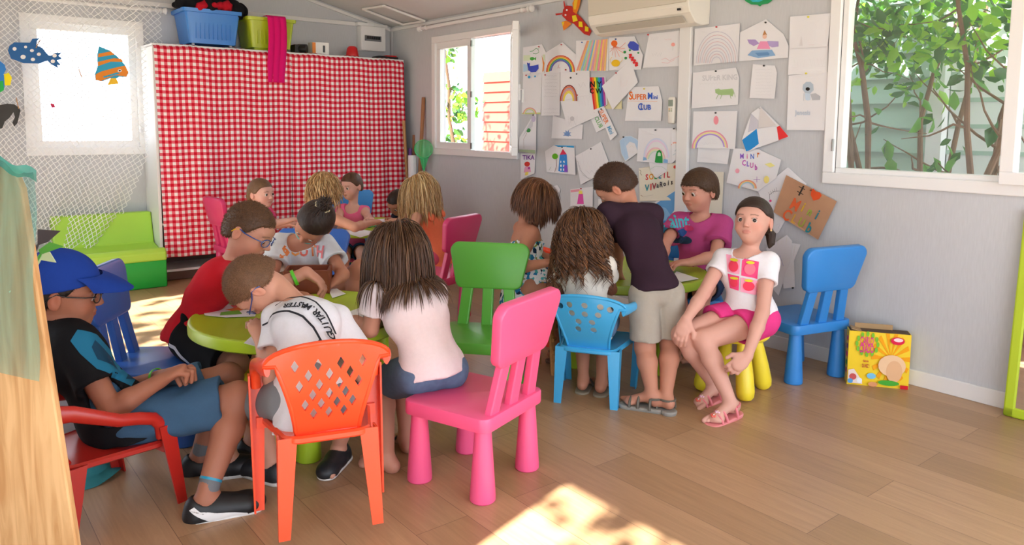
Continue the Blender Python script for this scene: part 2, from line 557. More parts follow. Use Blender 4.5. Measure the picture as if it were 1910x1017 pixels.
    def _leg(q, S, foot):
        s, J = q.s, q.J; a, b, c = J['h'+S], J['k'+S], J['a'+S]
        P = [C_(a, b, .062*s*q.fat, .043*s, k=.02*s), E_(b, np.array([.041, .041, .044])*s, k=.015*s),
             C_(b, lerp(b, c, .33), .039*s, .041*s, k=.015*s), C_(lerp(b, c, .33), c, .041*s, .0245*s, k=.015*s)]
        t = J.get('t'+S)
        if t is None: t = c+q.hfront*.1
        d = nrm(np.array([t[0]-c[0], t[1]-c[1], t[2]-c[2]]))
        up = np.array([0, 0, 1.0]); up = nrm(up-d*np.dot(up, d)); sd = np.cross(d, up)
        q.limbs['foot'+S] = (c, d, up, sd)
        fr = np.array([sd, d, up])
        P += [E_(c-up*.030*s-d*.018*s, np.array([.026, .034, .028])*s, fr, k=.02*s), C_(c-up*.015*s+d*.01*s, c-up*.042*s+d*.09*s, .026*s, .019*s, k=.02*s, flat=(up, .8)),
              E_(c-up*.047*s+d*.085*s, np.array([.034, .030, .0135])*s, fr, k=.012*s)]
        for i in range(5):
            x = (.026-.0125*i)*(1 if S == 'L' else -1)
            p0 = c-up*.048*s+d*(.103-.006*i)*s+sd*x*s
            P.append(C_(p0, p0+d*(.026-.003*i)*s-up*.003*s, .0085*s if i else .0115*s, .0075*s if i else .0105*s, k=.003*s))
        return P
    def _head(q, face, lid):
        s = q.s; h = q.hl; fr = q.fr; z = lambda *a: np.array(a)*s
        P = [E_(h(0, -.008, .012), z(.072, .088, .082), fr, k=.02*s, t='head'), E_(h(0, .020, -.032), z(.055, .062, .068), fr, k=.03*s, t='face'),
             E_(h(0, .046, -.078), z(.026, .027, .022), fr, k=.032*s)]
        for x in (-1, 1):
            P.append(E_(h(x*.076, -.010, -.014), z(.0065, .0165, .027), fr, k=.006*s))
            P.append(N_(E_(h(x*.085, -.006, -.012), z(.006, .009, .016), fr, k=.004*s)))
        if face:
            for x in (-1, 1): P.append(E_(h(x*.032, .045, -.042), z(.026, .026, .026), fr, k=.02*s))
            P.append(E_(h(0, .068, .020), z(.044, .014, .016), fr, k=.02*s))
            for x in (-1, 1): P.append(N_(E_(h(x*.030, .097, -.006), z(.017, .016, .0115), fr, k=.014*s)))
            P.append(C_(h(0, .080, -.004), h(0, .095, -.031), .0050*s, .0080*s, k=.012*s))
            for x in (-1, 1): P.append(E_(h(x*.0085, .088, -.035), z(.0055, .0075, .0048), fr, k=.006*s))
            P += [E_(h(0, .080, -.0555), z(.0165, .0065, .0042), fr, k=.006*s), E_(h(0, .0785, -.0645), z(.0130, .0070, .0046), fr, k=.006*s)]
            P.append(N_(E_(h(0, .092, -.0600), z(.017, .0085, .0014), fr, k=.0025*s)))
            for x in (-1, 1): P.append(E_(h(x*.030, .0665, -.0065), z(.0165, .0155, .0140), fr, k=.003*s))
            if lid > 0:
                for x in (-1, 1): P.append(N_(E_(h(x*.030, .0865, -.0075), z(.0112, .012, .0050*lid), fr, k=.0015*s)))
        return P
    def _colors(q, V, skin, mouth, brow, face):
        c = np.array(hexc(skin)); n = len(V); col = np.tile(c, (n, 1))
        L = (V-q.H)@q.fr.T/q.s
        def blend(w, target):
            col[:] = col*(1-w[:, None])+np.array(target)*w[:, None]
        if face:
            g = lambda cx, cy, cz, rx, ry, rz: np.exp(-(((L[:, 0]-cx)/rx)**2+((L[:, 1]-cy)/ry)**2+((L[:, 2]-cz)/rz)**2)**2)
            red = np.array([min(1, c[0]*1.08), c[1]*.78, c[2]*.74])
            for x in (-1, 1):
                blend(.45*g(x*.038, .065, -.035, .024, .05, .02), red)
                m = (np.abs(L[:, 2]-(.0145-.25*np.maximum(0, np.abs(L[:, 0])-.032)**1.0*1.0-.12*np.maximum(0, .03-np.abs(L[:, 0])))) < .0024) & (L[:, 0]*x > .014) & (L[:, 0]*x < .046) & (L[:, 1] > .04)
                blend(.6*m, hexc(brow))
                lidc = (np.abs((L[:, 0]*x-.030)) < .0135) & (np.abs(L[:, 2]+.0012) < .0014) & (L[:, 1] > .06)
                blend(.6*lidc, hexc(brow))
                blend(.5*g(x*.08, -.01, -.012, .012, .02, .03), red)
            lip = (L[:, 1] > .066) & ((((L[:, 0])/.0185)**2+((L[:, 2]+.060)/.0085)**2) < 1)
            blend(.65*lip, hexc(mouth)); blend(.25*g(0, .1, -.032, .012, .02, .012), red)
        for S in 'RL':
            k = q.J['k'+S]; w = np.exp(-(np.linalg.norm(V-k, axis=1)/(.045*q.s))**2)*.22; blend(w, [c[0]*.95, c[1]*.75, c[2]*.72])
            e = q.J['e'+S]; w = np.exp(-(np.linalg.norm(V-e, axis=1)/(.03*q.s))**2)*.2; blend(w, [c[0]*.92, c[1]*.72, c[2]*.7])
        return col
    def _eyes(q, colr, look):
        s = q.s
        lk = nrm(look) if look is not None else q.fr[1]
        for x in (-1, 1):
            mb = MB(); c = q.hl(x*.030, .0678, -.0075)
            d = nrm(lk); a = nrm(np.cross(d, q.fr[2])); b = np.cross(a, d); r = .0148*s
            n = 16; W = mat('eye_white', '#cdc6c1', rough=.25); I = mat('iris_'+colr.lstrip('#'), colr, rough=.15); B = mat('pupil', '#0b0909', rough=.1)
            angs = [0, .18, .28, .58, .72, .9, 1.3, 1.8, 2.4, pi]
            V = []; F = []; M = []
            for i, t in enumerate(angs):
                for j in range(n):
                    ph = 2*pi*j/n; V.append(c+r*(d*cos(t)+(a*cos(ph)+b*sin(ph))*sin(t)))
            for i in range(len(angs)-1):
                mt = B if angs[i+1] <= .29 else (I if angs[i+1] <= .59 else W)
                b0 = len(mb.v)
                mb.add([V[i*n+j] for j in range(n)]+[V[(i+1)*n+j] for j in range(n)], [(j, n+j, n+(j+1) % n, (j+1) % n) for j in range(n)], mt)
            mb.build('eye', q.o, world=True)
    # ---- clothes
    def shirt(q, m, sleeve=.5, hem=.07, loose=.009, neck=.050, name='shirt', flare=.012, seed=1, amp=.0035, vneck=0.0, cap=None, h=.0055, sleeve_r=.0, hemflare=.006, post=None, low=0.0, level=.6):
        s, J = q.s, q.J; P = []; cuts = []
        hn = nrm(q.spine*(1-level)+np.array([0, 0, 1.0])*level)
        hp = J['hip']-hn*hem*s
        for p in q.torso:
            if p.t == 'nk': continue
            g = p.grown(loose*s if p.t != 'pel' else (max(loose, .012)+hemflare+.004)*s, k=.025*s)
            P.append(clip(g, hp, -hn, .004))
        P.append(clip(C_(J['hip']-q.spine*(hem+.04)*s, J['hip']+q.spine*.06*s, (.106+hemflare)*s*q.fat, .092*s*q.fat, k=.02*s, flat=(q.hfront, .84)), hp, -hn, .004))
        for S in 'RL':
            if sleeve <= 0: continue
            a, b = J['s'+S], J['e'+S]; d = nrm(b-a); e = a+(b-a)*sleeve
            P.append(clip(C_(a, e+d*.05*s, (.037+loose*.8)*s+sleeve_r, (.035+loose)*s+flare*s+sleeve_r, k=.02*s), e, d, .003))
            cuts.append(C_(lerp(a, e, .80), e+d*.08*s, .032*s, .037*s+flare*s*.8, k=.004))
            if cap: pass
        nb = J['neck']; nd = nrm(q.hl(0, -.018, -.07)-nb)
        cuts.append(C_(nb+q.front*.012*s-q.spine*(.0+low)*s, nb+nd*.10*s+q.front*.02*s, neck*s, neck*s*1.1, k=.006))
        if vneck: cuts.append(E_(nb+q.front*.075*s, np.array([.035, .04, vneck])*s, np.array([q.side, q.front, q.spine]), k=.006))
        f = folds(amp, 26, seed, q.spine)
        def pp(A, X, Y, Z):
            A = f(A, X, Y, Z); return post(A, X, Y, Z) if post else A
        o = net(name, P, m, cuts, h=h, post=pp, parent=q.o, relax=1); return o
    def tank(q, m, hem=.07, loose=.008, name='tank_top', seed=3, strap=.02, top=.80, amp=.003, back_low=.0, hemflare=.006):
        """sleeveless top: torso cut at the chest line plus two straps"""
        s, J = q.s, q.J; hp = J['hip']-q.spine*hem*s; tp = lerp(J['hip'], J['neck'], top); P = []
        for p in q.torso:
            if p.t in ('nk', 'shl'): continue
            g = p.grown(loose*s, k=.03*s); P.append(clip(clip(g, hp, -q.spine, .003), tp, q.spine, .003))
        P.append(clip(C_(J['hip']-q.spine*(hem+.04)*s, J['hip']+q.spine*.06*s, .098*s+hemflare*s, .090*s, k=.02*s, flat=(q.hfront, .84)), hp, -q.spine, .004))
        for S in 'RL':
            m_ = lerp(J['neck'], J['s'+S], .62)+q.spine*.044*s
            for k in (-1, 1): P.append(C_(m_, tp+(q.side if S == 'R' else -q.side)*.062*s+q.front*k*.078*s-q.spine*.01*s, strap*.5*s, strap*.55*s, k=.004, flat=(q.front, .5)))
        return net(name, P, m, (), h=.005, post=folds(amp, 28, seed, q.spine), parent=q.o)
    def shorts(q, m, leg=.55, loose=.010, name='shorts', waist=.09, seed=5, flare=.012, amp=.003, h=.0055, legL=None):
        s, J = q.s, q.J; P = []; cuts = []
        wp = J['hip']+q.spine*waist*s
        for p in q.torso[:2]:
            P.append(clip(p.grown(.007*s, k=.02*s), wp, q.spine, .003))
        for S in 'RL':
            lg = leg if S == 'R' or legL is None else legL
            a, b = J['h'+S], J['k'+S]; d = nrm(b-a); e = a+(b-a)*lg
            ra = .062*s*q.fat; rb = ra+(.043*s-ra)*lg
            P.append(clip(C_(a, e+d*.03*s, ra+loose*.7*s, rb+(loose+flare)*s, k=.010*s), e, d, .003))
            cuts.append(C_(lerp(a, e, .85), e+d*.10*s, rb+.002*s, rb+(.002+flare*.7)*s+loose*s*.5, k=.003))
        return net(name, P, m, cuts, h=h, post=folds(amp, 26, seed), parent=q.o)
    def shoe(q, S, m, sole, accent=None, sock=None, name='shoe', size=1.0, ring=None):
        c, d, up, sd = q.limbs['foot'+S]; s = q.s*size; fr = np.array([sd, d, up])
        b = c-up*.048*s
        P = [C_(b-d*.025*s, b+d*.10*s, .036*s, .032*s, k=.01, flat=(up, .72)), E_(b+d*.02*s+up*.016*s, np.array([.035, .055, .032])*s, fr, k=.02),
             E_(b-d*.018*s+up*.018*s, np.array([.034, .038, .040])*s, fr, k=.015), E_(b+d*.104*s+up*.004*s, np.array([.039, .046, .031])*s, fr, k=.012), C_(b+d*.03*s+up*.012*s, b+d*.09*s+up*.006*s, .037*s, .034*s, k=.012, flat=(up, .85))]
        cuts = [C_(c, c+up*.08*s, .030*s, .036*s, k=.004)]
        o = net(name, P, m, cuts, h=.0042, parent=q.o)
        L = [clip(C_(b-d*.028*s-up*.006*s, b+d*.108*s-up*.006*s, .040*s, .0365*s, k=.004, flat=(up, .9)), b-up*.006*s, up, .002)]
        L = [clip(L[0], b-up*.020*s, -up, .002)]
        net('sole', L, sole, (), h=.004, parent=o)
        if accent:
            pts = [b+d*(-.03+.0135*i)*s+up*(.022-.018*sin(i/9*pi*.9)+(.002*i))*s for i in range(9)]
            for k in (-1, 1): q.decal_strip(o, pts, sd*k, .013*s, accent, 'stripe')
        if sock: net('sock', [C_(c-up*.01*s, c+nrm(q.J['k'+S]-c)*.040*s, .0275*s, .0285*s)], sock, (), h=.004, parent=q.o)
        return o
    def sandal(q, S, m, sole, name='sandal', straps=((.00, .040), (.055, .033), (.085, .034)), thick=.016, heel=True, w=.012):
        c, d, up, sd = q.limbs['foot'+S]; s = q.s; b = c-up*.062*s
        L = clip(clip(C_(b-d*.026*s, b+d*.104*s, .034*s, .037*s, k=.004, flat=(up, .9)), b+up*.003*s, up, .002), b-up*thick*s, -up, .002)
        o = net(name, [L], sole, (), h=.0042, parent=q.o)
        mb = MB()
        for y, r in straps:
            cy = .5 if y < .03 else 1.0
            top = .058 if y < .03 else (.046-.22*(y-.05)*1.6)
            pts = []
            for i in range(13):
                a = pi*i/12; pts.append(b+d*(y+(-.02 if y < .02 else 0)*0)*s+sd*cos(a)*r*s*1.04+up*sin(a)*top*s)
            mb.tube(pts, w*.5*s, m, n=6, flat=.35 if False else 1.0)
        if heel:
            pts = [b+up*.045*s+sd*cos(a)*.033*s-d*(.002+.042*sin(a))*s for a in [pi*i/10 for i in range(11)]]
            mb.tube(pts, w*.42*s, m, n=6)
        mb.build('strap', o, world=True)
        return o
    def decal_strip(q, target, pts, n, w, m, name):
        pass
    # ---- hair
    def scalp(q, m, thick=.005, line=((.09, .052), (.05, .040), (.02, .0), (-.005, -.004), (-.02, -.03), (-.05, -.055), (-.1, -.062)), name='hair', rough=.0012, tuft=0, tlen=.012, col2=None, seed=0, comb=(0, .3, -.2), vol=(1, 1, 1), h=.0042):
        s = q.s; fs = [a for a, b in line][::-1]; us = [b for a, b in line][::-1]
        P = [E_(q.hl(0, -.010, .014), (np.array([.072, .088, .082])*np.array(vol)+thick)*s, q.fr), E_(q.hl(0, -.03, -.03), np.array([.060+thick*.8, .058+thick, .06])*s, q.fr, k=.03*s)]
        H, fr = q.H, q.fr
        def post(A, X, Y, Z):
            x, y, z = X-H[0], Y-H[1], Z-H[2]
            f = (x*fr[1][0]+y*fr[1][1]+z*fr[1][2])/s; u = (x*fr[2][0]+y*fr[2][1]+z*fr[2][2])/s; r = (x*fr[0][0]+y*fr[0][1]+z*fr[0][2])/s
            umin = np.interp(f, fs, us)
            cut = (umin-u+.25*np.maximum(0, np.abs(r)-.05)*0)*s*.75
            A = A+rough*(np.sin(x*330+3*np.sin(z*90))*np.sin(y*310+2)*1.0)
            return smax(A, cut, .006*s)
        A, ax = field(P, [], h, post); V, F = surface_net(A, ax)
        o = np_mesh(name, V, F, m, parent=q.o, relax=1)
        if tuft: q.tufts(o, V, tuft, tlen, m, col2, seed, comb)
        q.hair = o
        return o
    def tufts(q, o, V, n, ln, m, col2, seed, comb):
        r = np.random.RandomState(seed); s = q.s; c = q.hl(0, -.01, .01)
        idx = r.choice(len(V), n); B = V[idx]; N = B-c; N /= np.linalg.norm(N, axis=1)[:, None]
        cd = comb[0]*q.fr[0]+comb[1]*q.fr[1]+comb[2]*q.fr[2]
        D = N*.40+cd+r.normal(size=(n, 3))*.13; D /= np.linalg.norm(D, axis=1)[:, None]
        l = ln*s*(.6+.7*r.rand(n))[:, None]
        T = np.cross(D, r.normal(size=(n, 3))); T /= np.linalg.norm(T, axis=1)[:, None]; U = np.cross(D, T)
        w = .0009*s
        B = B-N*.003*s
        P = np.stack([B+T*w*1.6, B-T*w*.8+U*w*1.4, B-T*w*.8-U*w*1.4, B+D*l+N*.001], 1).reshape(-1, 3)
        i = np.arange(n)*4
        F = np.concatenate([np.stack([i, i+1, i+3], 1), np.stack([i+1, i+2, i+3], 1), np.stack([i+2, i, i+3], 1)])
        t = np_mesh('hair_strand', P, F, col2 or m, smooth=True, parent=o)
        return t
    def strands(q, m, n=260, length=.30, seed=0, curl=0.0, crad=.0, width=.0030, part=0.0, region=None, collide=None, g=(0, 0, -1), back=.25, stiff=.72, vary=.12, name='hair_strand', step=.013, off=.010, tips=.25, colors=None, gfun=None, dirs=None, target=None, clump=0, cl=.7):
        r = np.random.RandomState(seed); s = q.s
        # roots on the scalp
        R_ = []
        while len(R_) < n:
            v = nrm(r.normal(size=3))
            if region is None:
                ok = v[2] > -.25 and not (v[1] > .55 and v[2] < .45)
            else: ok = region(v)
            if ok: R_.append(v)
        R_ = np.array(R_)
        if clump: R_ = R_[np.lexsort((np.round(R_[:, 2]*9), np.round(np.arctan2(R_[:, 0], R_[:, 1])*5)))]
        loc = R_*np.array([.072, .088, .082])+np.array([0, -.008, .012])
        Pn = q.H+s*(loc@q.fr)
        N = (R_/np.array([.072, .088, .082])); N /= np.linalg.norm(N, axis=1)[:, None]; N = N@q.fr
        if dirs is None:
            cr_ = np.array([part, -.15, 1.0]); D = ((R_-cr_*.95)@q.fr)+np.array(g)*.15-q.fr[1]*back*.3
        else: D = dirs(R_)
        D = D-N*np.sum(D*N, axis=1)[:, None]; D /= np.linalg.norm(D, axis=1)[:, None]
        G = nrm(g); target_ = target
        hd = [E_(q.hl(0, -.008, .012), np.array([.072, .088, .082])*s, q.fr), E_(q.hl(0, .0, -.05), np.array([.05, .05, .05])*s, q.fr)]
        col = hd+[p for p in q.torso]+(collide or [])
        steps = int(length*s/step); Q = [Pn.copy()]; Pn = Pn+N*.003*s
        offs = (off*(.35+.9*r.rand(n)))[:, None]*s
        for k in range(steps):
            if target_ is not None:
                G = target_-Pn; dist_ = np.linalg.norm(G, axis=1)[:, None]; G = G/(dist_+1e-6)
            D = D*stiff+G*(1-stiff)+r.normal(size=D.shape)*.02; D /= np.linalg.norm(D, axis=1)[:, None]
            Pn = Pn+D*step
            for _ in range(2):
                d0 = sd_points(col, Pn); e = .004
                bad = d0 < offs[:, 0]
                if not bad.any(): break
                Gd = np.stack([sd_points(col, Pn+np.eye(3)[a]*e)-d0 for a in range(3)], 1)
                Gd /= (np.linalg.norm(Gd, axis=1)[:, None]+1e-9)
                push = np.where(bad, offs[:, 0]-d0, 0)[:, None]
                Pn = Pn+Gd*push*.9
            D2 = Pn-Q[-1]; D2 /= (np.linalg.norm(D2, axis=1)[:, None]+1e-9); D = D2
            Q.append(Pn.copy())
        Q = np.array(Q)     # steps, n, 3
        T = len(Q); keep = (1-tips*r.rand(n))
        V = []; F = []; C = []
        ph = r.rand(n)*6.28; fq = 1+.3*r.rand(n)
        base = np.array(colors if colors is not None else [[.1, .05, .02]])
        for j in range(n):
            L = max(4, int(T*keep[j])); pts = Q[:L, j].copy()
            t = np.linspace(0, 1, L)
            if clump:
                ld = j-j % clump; lp = Q[:L, ld]; wgt = (cl*np.clip(t*1.6-.15, 0, 1))[:, None]; pts = pts*(1-wgt)+lp*wgt; ph[j] = ph[ld]+.25*((j % clump)/clump); fq[j] = fq[ld]
            ang = t*length*s*curl*fq[j]+ph[j]; am = crad*s*np.clip(t*1.8-.35, 0, 1)
            pts += (np.cos(ang)*am)[:, None]*RGT+(np.sin(ang)*am)[:, None]*AWY
            w = width*s*(.6+.8*r.rand())*np.minimum(1, (1-t)*5+.12)
            tan = np.gradient(pts, axis=0); tan /= (np.linalg.norm(tan, axis=1)[:, None]+1e-9)
            a = np.cross(tan, pts-q.H); a /= (np.linalg.norm(a, axis=1)[:, None]+1e-9); b = np.cross(tan, a)
            b0 = len(V)*0+sum(0 for _ in ())
            ring = np.stack([pts+a*w[:, None], pts+b*w[:, None]*.55, pts-a*w[:, None], pts-b*w[:, None]*.55], 1)
            bi = len(V); V.extend(ring.reshape(-1, 3))
            i = np.arange(L-1)[:, None]*4; kk = np.arange(4)[None]
            f = np.stack([bi+i+kk, bi+i+(kk+1) % 4, bi+i+4+(kk+1) % 4, bi+i+4+kk], 2).reshape(-1, 4); F.append(f)
            c = base[r.randint(len(base))]*(1+vary*r.normal()); tc = np.clip(c, 0, 1)
            C.extend([tc]*(L*4))
        o = np_mesh(name, np.array(V), np.concatenate(F), m, colors=np.array(C), parent=getattr(q, 'hair', q.o))
        return o
    def glasses(q, frame_c, temple_c=None):
        s = q.s; m = plastic('glasses_'+frame_c.lstrip('#'), frame_c, rough=.25); mt = plastic('glasses_'+(temple_c or frame_c).lstrip('#'), temple_c or frame_c, rough=.25)
        mb = MB()
        for x in (-1, 1):
            pts = [q.hl(x*.031+.0215*cos(a), .094-.05*abs(cos(a)*.0215+x*.0)*x*cos(a)*0-.012*((x*.031+.0215*cos(a))/.05)**2, -.009+.0155*sin(a)) for a in [2*pi*k/16 for k in range(17)]]
            mb.tube(pts, .0017*s, m, n=6)
        mb.tube([q.hl(-.010, .098, -.004), q.hl(0, .100, -.001), q.hl(.010, .098, -.004)], .0016*s, m, n=6)
        g = mb.build('glasses', q.o, world=True)
        for x in (-1, 1):
            mb = MB(); pts = [q.hl(x*.0525, .086, -.003), q.hl(x*.070, .062, -.002)]
            mb.tube(pts, .0018*s, m, n=6)
            pts = [q.hl(x*.070, .062, -.002), q.hl(x*.078, .02, .0), q.hl(x*.079, -.006, .006), q.hl(x*.0795, -.022, -.004), q.hl(x*.078, -.030, -.016)]
            mb.tube(pts[:3], .0020*s, m, n=6); mb.tube(pts[2:], .0021*s, mt, n=6)
            mb.build('temple', g, world=True)
        lens = MB()
        for x in (-1, 1):
            lens.sphere(q.hl(x*.031, .0925, -.009), np.array([.0205, .0012, .0150])*s, mat('glasses_lens', '#dfe8ee', rough=.05, alpha=.12, spec=.5), R=q.fr.T, n=14)
        lens.build('lens', g, world=True)
        return g
    def band(q, a, b, t, r, m, name='bracelet', w=.005):
        """ring round the limb from a to b at fraction t"""
        a, b = np.array(a), np.array(b); c = lerp(a, b, t); d = nrm(b-a); u = nrm(np.cross(d, [0.3, .2, 1])); v = np.cross(d, u)
        mb = MB()
        rings = []
        for dz, rr in ((-w, r), (-w, r+.002), (w, r+.002), (w, r)):
            rings.append([c+d*dz+(u*cos(x)+v*sin(x))*rr for x in [2*pi*k/20 for k in range(20)]])
        mb.loft(rings+[rings[0]], m, caps=False)
        return mb.build(name, q.o, world=True)

def bvh_of(o):
    M_ = mw(o); me = o.data
    return BVHTree.FromPolygons([M_ @ v.co for v in me.vertices], [tuple(p.vertices) for p in me.polygons])
def project(o, items, org, right, up, name='print', off=.0016, dist=.35, maxseg=.012):
    """lay flat shapes onto the surface of o. items: (verts2d, faces, material); org is outside, looking along -normal"""
    bv = bvh_of(o); right, up = nrm(right), nrm(up); nn = np.cross(right, up)   # toward the outside
    mb = MB()
    for ii, (V, F, m) in enumerate(items):
        V = [tuple(v) for v in V]; F = [tuple(f) for f in F]; lay_ = off*.6+.0005*min(ii, 12)
        tri = []
        for f in F:
            for i in range(1, len(f)-1): tri.append((V[f[0]], V[f[i]], V[f[i+1]]))
        out = []; st = tri
        while st:
            t = st.pop()
            e = [math.dist(t[i], t[(i+1) % 3]) for i in range(3)]; k = e.index(max(e))
            if e[k] > maxseg and len(out)+len(st) < 20000:
                a, b, c = t[k], t[(k+1) % 3], t[(k+2) % 3]; mm = ((a[0]+b[0])/2, (a[1]+b[1])/2)
                st += [(a, mm, c), (mm, b, c)]
            else: out.append(t)
        cache = {}
        def hit(p):
            key = (round(p[0], 5), round(p[1], 5))
            if key not in cache:
                w = np.array(org)+right*p[0]+up*p[1]+nn*.12
                h, n_, _, _ = bv.ray_cast(Vector(w), Vector(-nn), dist)
                if h is not None and Vector(nn).dot(n_) < 0: n_ = -n_
                cache[key] = None if h is None or Vector(nn).dot(n_) < .05 else np.array(h)+np.array(n_)*lay_+nn*lay_
            return cache[key]
        vs = []; ix = {}; fs = []
        for t in out:
            h = [hit(p) for p in t]
            if any(x is None for x in h) or max(np.linalg.norm(h[0]-h[1]), np.linalg.norm(h[1]-h[2]), np.linalg.norm(h[0]-h[2])) > maxseg*4: continue
            f = []
            for p, x in zip(t, h):
                kk = (round(p[0], 5), round(p[1], 5))
                if kk not in ix: ix[kk] = len(vs); vs.append(x)
                f.append(ix[kk])
            fs.append(f)
        if fs: mb.add(vs, fs, m)
    if mb.v: return mb.build(name, o, world=True, smooth=True, angle=180)
def word(txt, size, x, y, m, bold=True, rot=0.0, center=True, sx=1.0):
    V, F, w = text_polys(txt, bold); c_, s_ = cos(rot), sin(rot); out = []
    for a, b in V:
        a = (a-(w/2 if center else 0))*sx*size; b = (b-.5 if center else b)*size
        out.append((x+a*c_-b*s_, y+a*s_+b*c_))
    return (out, F, m)
def strip2(pts, w, m): 
    V, F = ribbon(pts, w); return (V, F, m)
def poly2(pts, m): return ([tuple(p) for p in pts], [tuple(range(len(pts)))], m)
def disc2(x, y, rx, m, ry=None, n=20): return poly2([(x+rx*cos(2*pi*k/n), y+(ry or rx)*sin(2*pi*k/n)) for k in range(n)], m)
def reach(prev, px, py, L, near=True):
    """point on the sight line of a pixel at distance L from prev"""
    r = ray(px, py); o = CAMP-np.array(prev); a = r@r; b = 2*o@r; c = o@o-L*L; D_ = b*b-4*a*c
    if D_ < 0: d = -b/(2*a)
    else: d = (-b+(-1 if near else 1)*sqrt(D_))/(2*a)
    return CAMP+r*d
# ------------------------------------------------------------------ the room
def node_mat(name, rough=0.6, spec=0.4):
    m = bpy.data.materials.new(name); m.use_nodes = True; _mats[name] = m
    nt = m.node_tree; b = nt.nodes['Principled BSDF']; b.inputs['Roughness'].default_value = rough; b.inputs['Specular IOR Level'].default_value = spec
    return m, nt, b
def wall_mat():
    m, nt, b = node_mat('wall_paper', .75, .25)
    tc = nt.nodes.new('ShaderNodeTexCoord'); mp = nt.nodes.new('ShaderNodeMapping'); mp.inputs['Scale'].default_value = (60, 60, 6)
    n = nt.nodes.new('ShaderNodeTexNoise'); n.inputs['Scale'].default_value = 3; n.inputs['Detail'].default_value = 5
    nt.links.new(tc.outputs['Object'], mp.inputs[0]); nt.links.new(mp.outputs[0], n.inputs['Vector'])
    cr = nt.nodes.new('ShaderNodeValToRGB'); cr.color_ramp.elements[0].color = (*hexc('#c3c6cb'), 1); cr.color_ramp.elements[1].color = (*hexc('#c9ccd1'), 1)
    cr.color_ramp.elements[0].position = .3; cr.color_ramp.elements[1].position = .7
    nt.links.new(n.outputs[0], cr.inputs[0]); nt.links.new(cr.outputs[0], b.inputs['Base Color'])
    bp = nt.nodes.new('ShaderNodeBump'); bp.inputs['Strength'].default_value = .06; nt.links.new(n.outputs[0], bp.inputs['Height']); nt.links.new(bp.outputs[0], b.inputs['Normal'])
    return m
def floor_mat():
    m, nt, b = node_mat('laminate_floor', .36, .5)
    tc = nt.nodes.new('ShaderNodeTexCoord')
    sep = nt.nodes.new('ShaderNodeSeparateXYZ'); nt.links.new(tc.outputs['Object'], sep.inputs[0])
    cmb = nt.nodes.new('ShaderNodeCombineXYZ'); nt.links.new(sep.outputs[1], cmb.inputs[0]); nt.links.new(sep.outputs[0], cmb.inputs[1])
    br = nt.nodes.new('ShaderNodeTexBrick'); br.inputs['Scale'].default_value = 1; br.inputs['Brick Width'].default_value = 1.15; br.inputs['Row Height'].default_value = .19
    br.inputs['Mortar Size'].default_value = .0012; br.inputs['Mortar Smooth'].default_value = .3; br.offset = .37; br.inputs['Bias'].default_value = 0
    br.inputs['Color1'].default_value = (*hexc('#a58361'), 1); br.inputs['Color2'].default_value = (*hexc('#ba9674'), 1); br.inputs['Mortar'].default_value = (*hexc('#7e604a'), 1)
    nt.links.new(cmb.outputs[0], br.inputs[0])
    mp = nt.nodes.new('ShaderNodeMapping'); mp.inputs['Scale'].default_value = (16, 1.1, 1); nt.links.new(tc.outputs['Object'], mp.inputs[0])
    n = nt.nodes.new('ShaderNodeTexNoise'); n.inputs['Scale'].default_value = 2.2; n.inputs['Detail'].default_value = 8; n.inputs['Distortion'].default_value = 1.6; n.inputs['Roughness'].default_value = .65
    # shift the grain from board to board
    ad = nt.nodes.new('ShaderNodeVectorMath'); ad.operation = 'ADD'; nt.links.new(mp.outputs[0], ad.inputs[0]); nt.links.new(br.outputs[0], ad.inputs[1]); 
    sc = nt.nodes.new('ShaderNodeVectorMath'); sc.operation = 'SCALE'; sc.inputs['Scale'].default_value = 90; nt.links.new(br.outputs[0], sc.inputs[0]); nt.links.new(sc.outputs[0], ad.inputs[1])
    nt.links.new(ad.outputs[0], n.inputs['Vector'])
    cr = nt.nodes.new('ShaderNodeValToRGB'); cr.color_ramp.elements[0].position = .30; cr.color_ramp.elements[1].position = .72
    cr.color_ramp.elements[0].color = (.78, .75, .71, 1); cr.color_ramp.elements[1].color = (1.08, 1.08, 1.08, 1)
    nt.links.new(n.outputs[0], cr.inputs[0])
    mx = nt.nodes.new('ShaderNodeMix'); mx.data_type = 'RGBA'; mx.blend_type = 'MULTIPLY'; mx.inputs[0].default_value = .85
    nt.links.new(br.outputs[0], mx.inputs[6]); nt.links.new(cr.outputs[0], mx.inputs[7])
    w = nt.nodes.new('ShaderNodeTexNoise'); w.inputs['Scale'].default_value = .8; w.inputs['Detail'].default_value = 2
    nt.links.new(tc.outputs['Object'], w.inputs['Vector'])
    nt.links.new(mx.outputs[2], b.inputs['Base Color'])
    rr = nt.nodes.new('ShaderNodeMapRange'); rr.inputs['To Min'].default_value = .27; rr.inputs['To Max'].default_value = .46; nt.links.new(n.outputs[0], rr.inputs[0]); nt.links.new(rr.outputs[0], b.inputs['Roughness'])
    bp = nt.nodes.new('ShaderNodeBump'); bp.inputs['Strength'].default_value = .12; bp.inputs['Distance'].default_value = .002; nt.links.new(n.outputs[0], bp.inputs['Height']); nt.links.new(bp.outputs[0], b.inputs['Normal'])
    return m
WALL, FLOOR = wall_mat(), floor_mat()
WHITE = mat('white_trim', '#e4e4e4', rough=.45); PVC = mat('white_frame', '#eaebec', rough=.3)
CEIL = mat('ceiling_panel', '#cfd0d2', rough=.8)
def struct(name, mb, **k):
    o = mb.build(name, smooth=False, **k); o['kind'] = 'structure'; return o
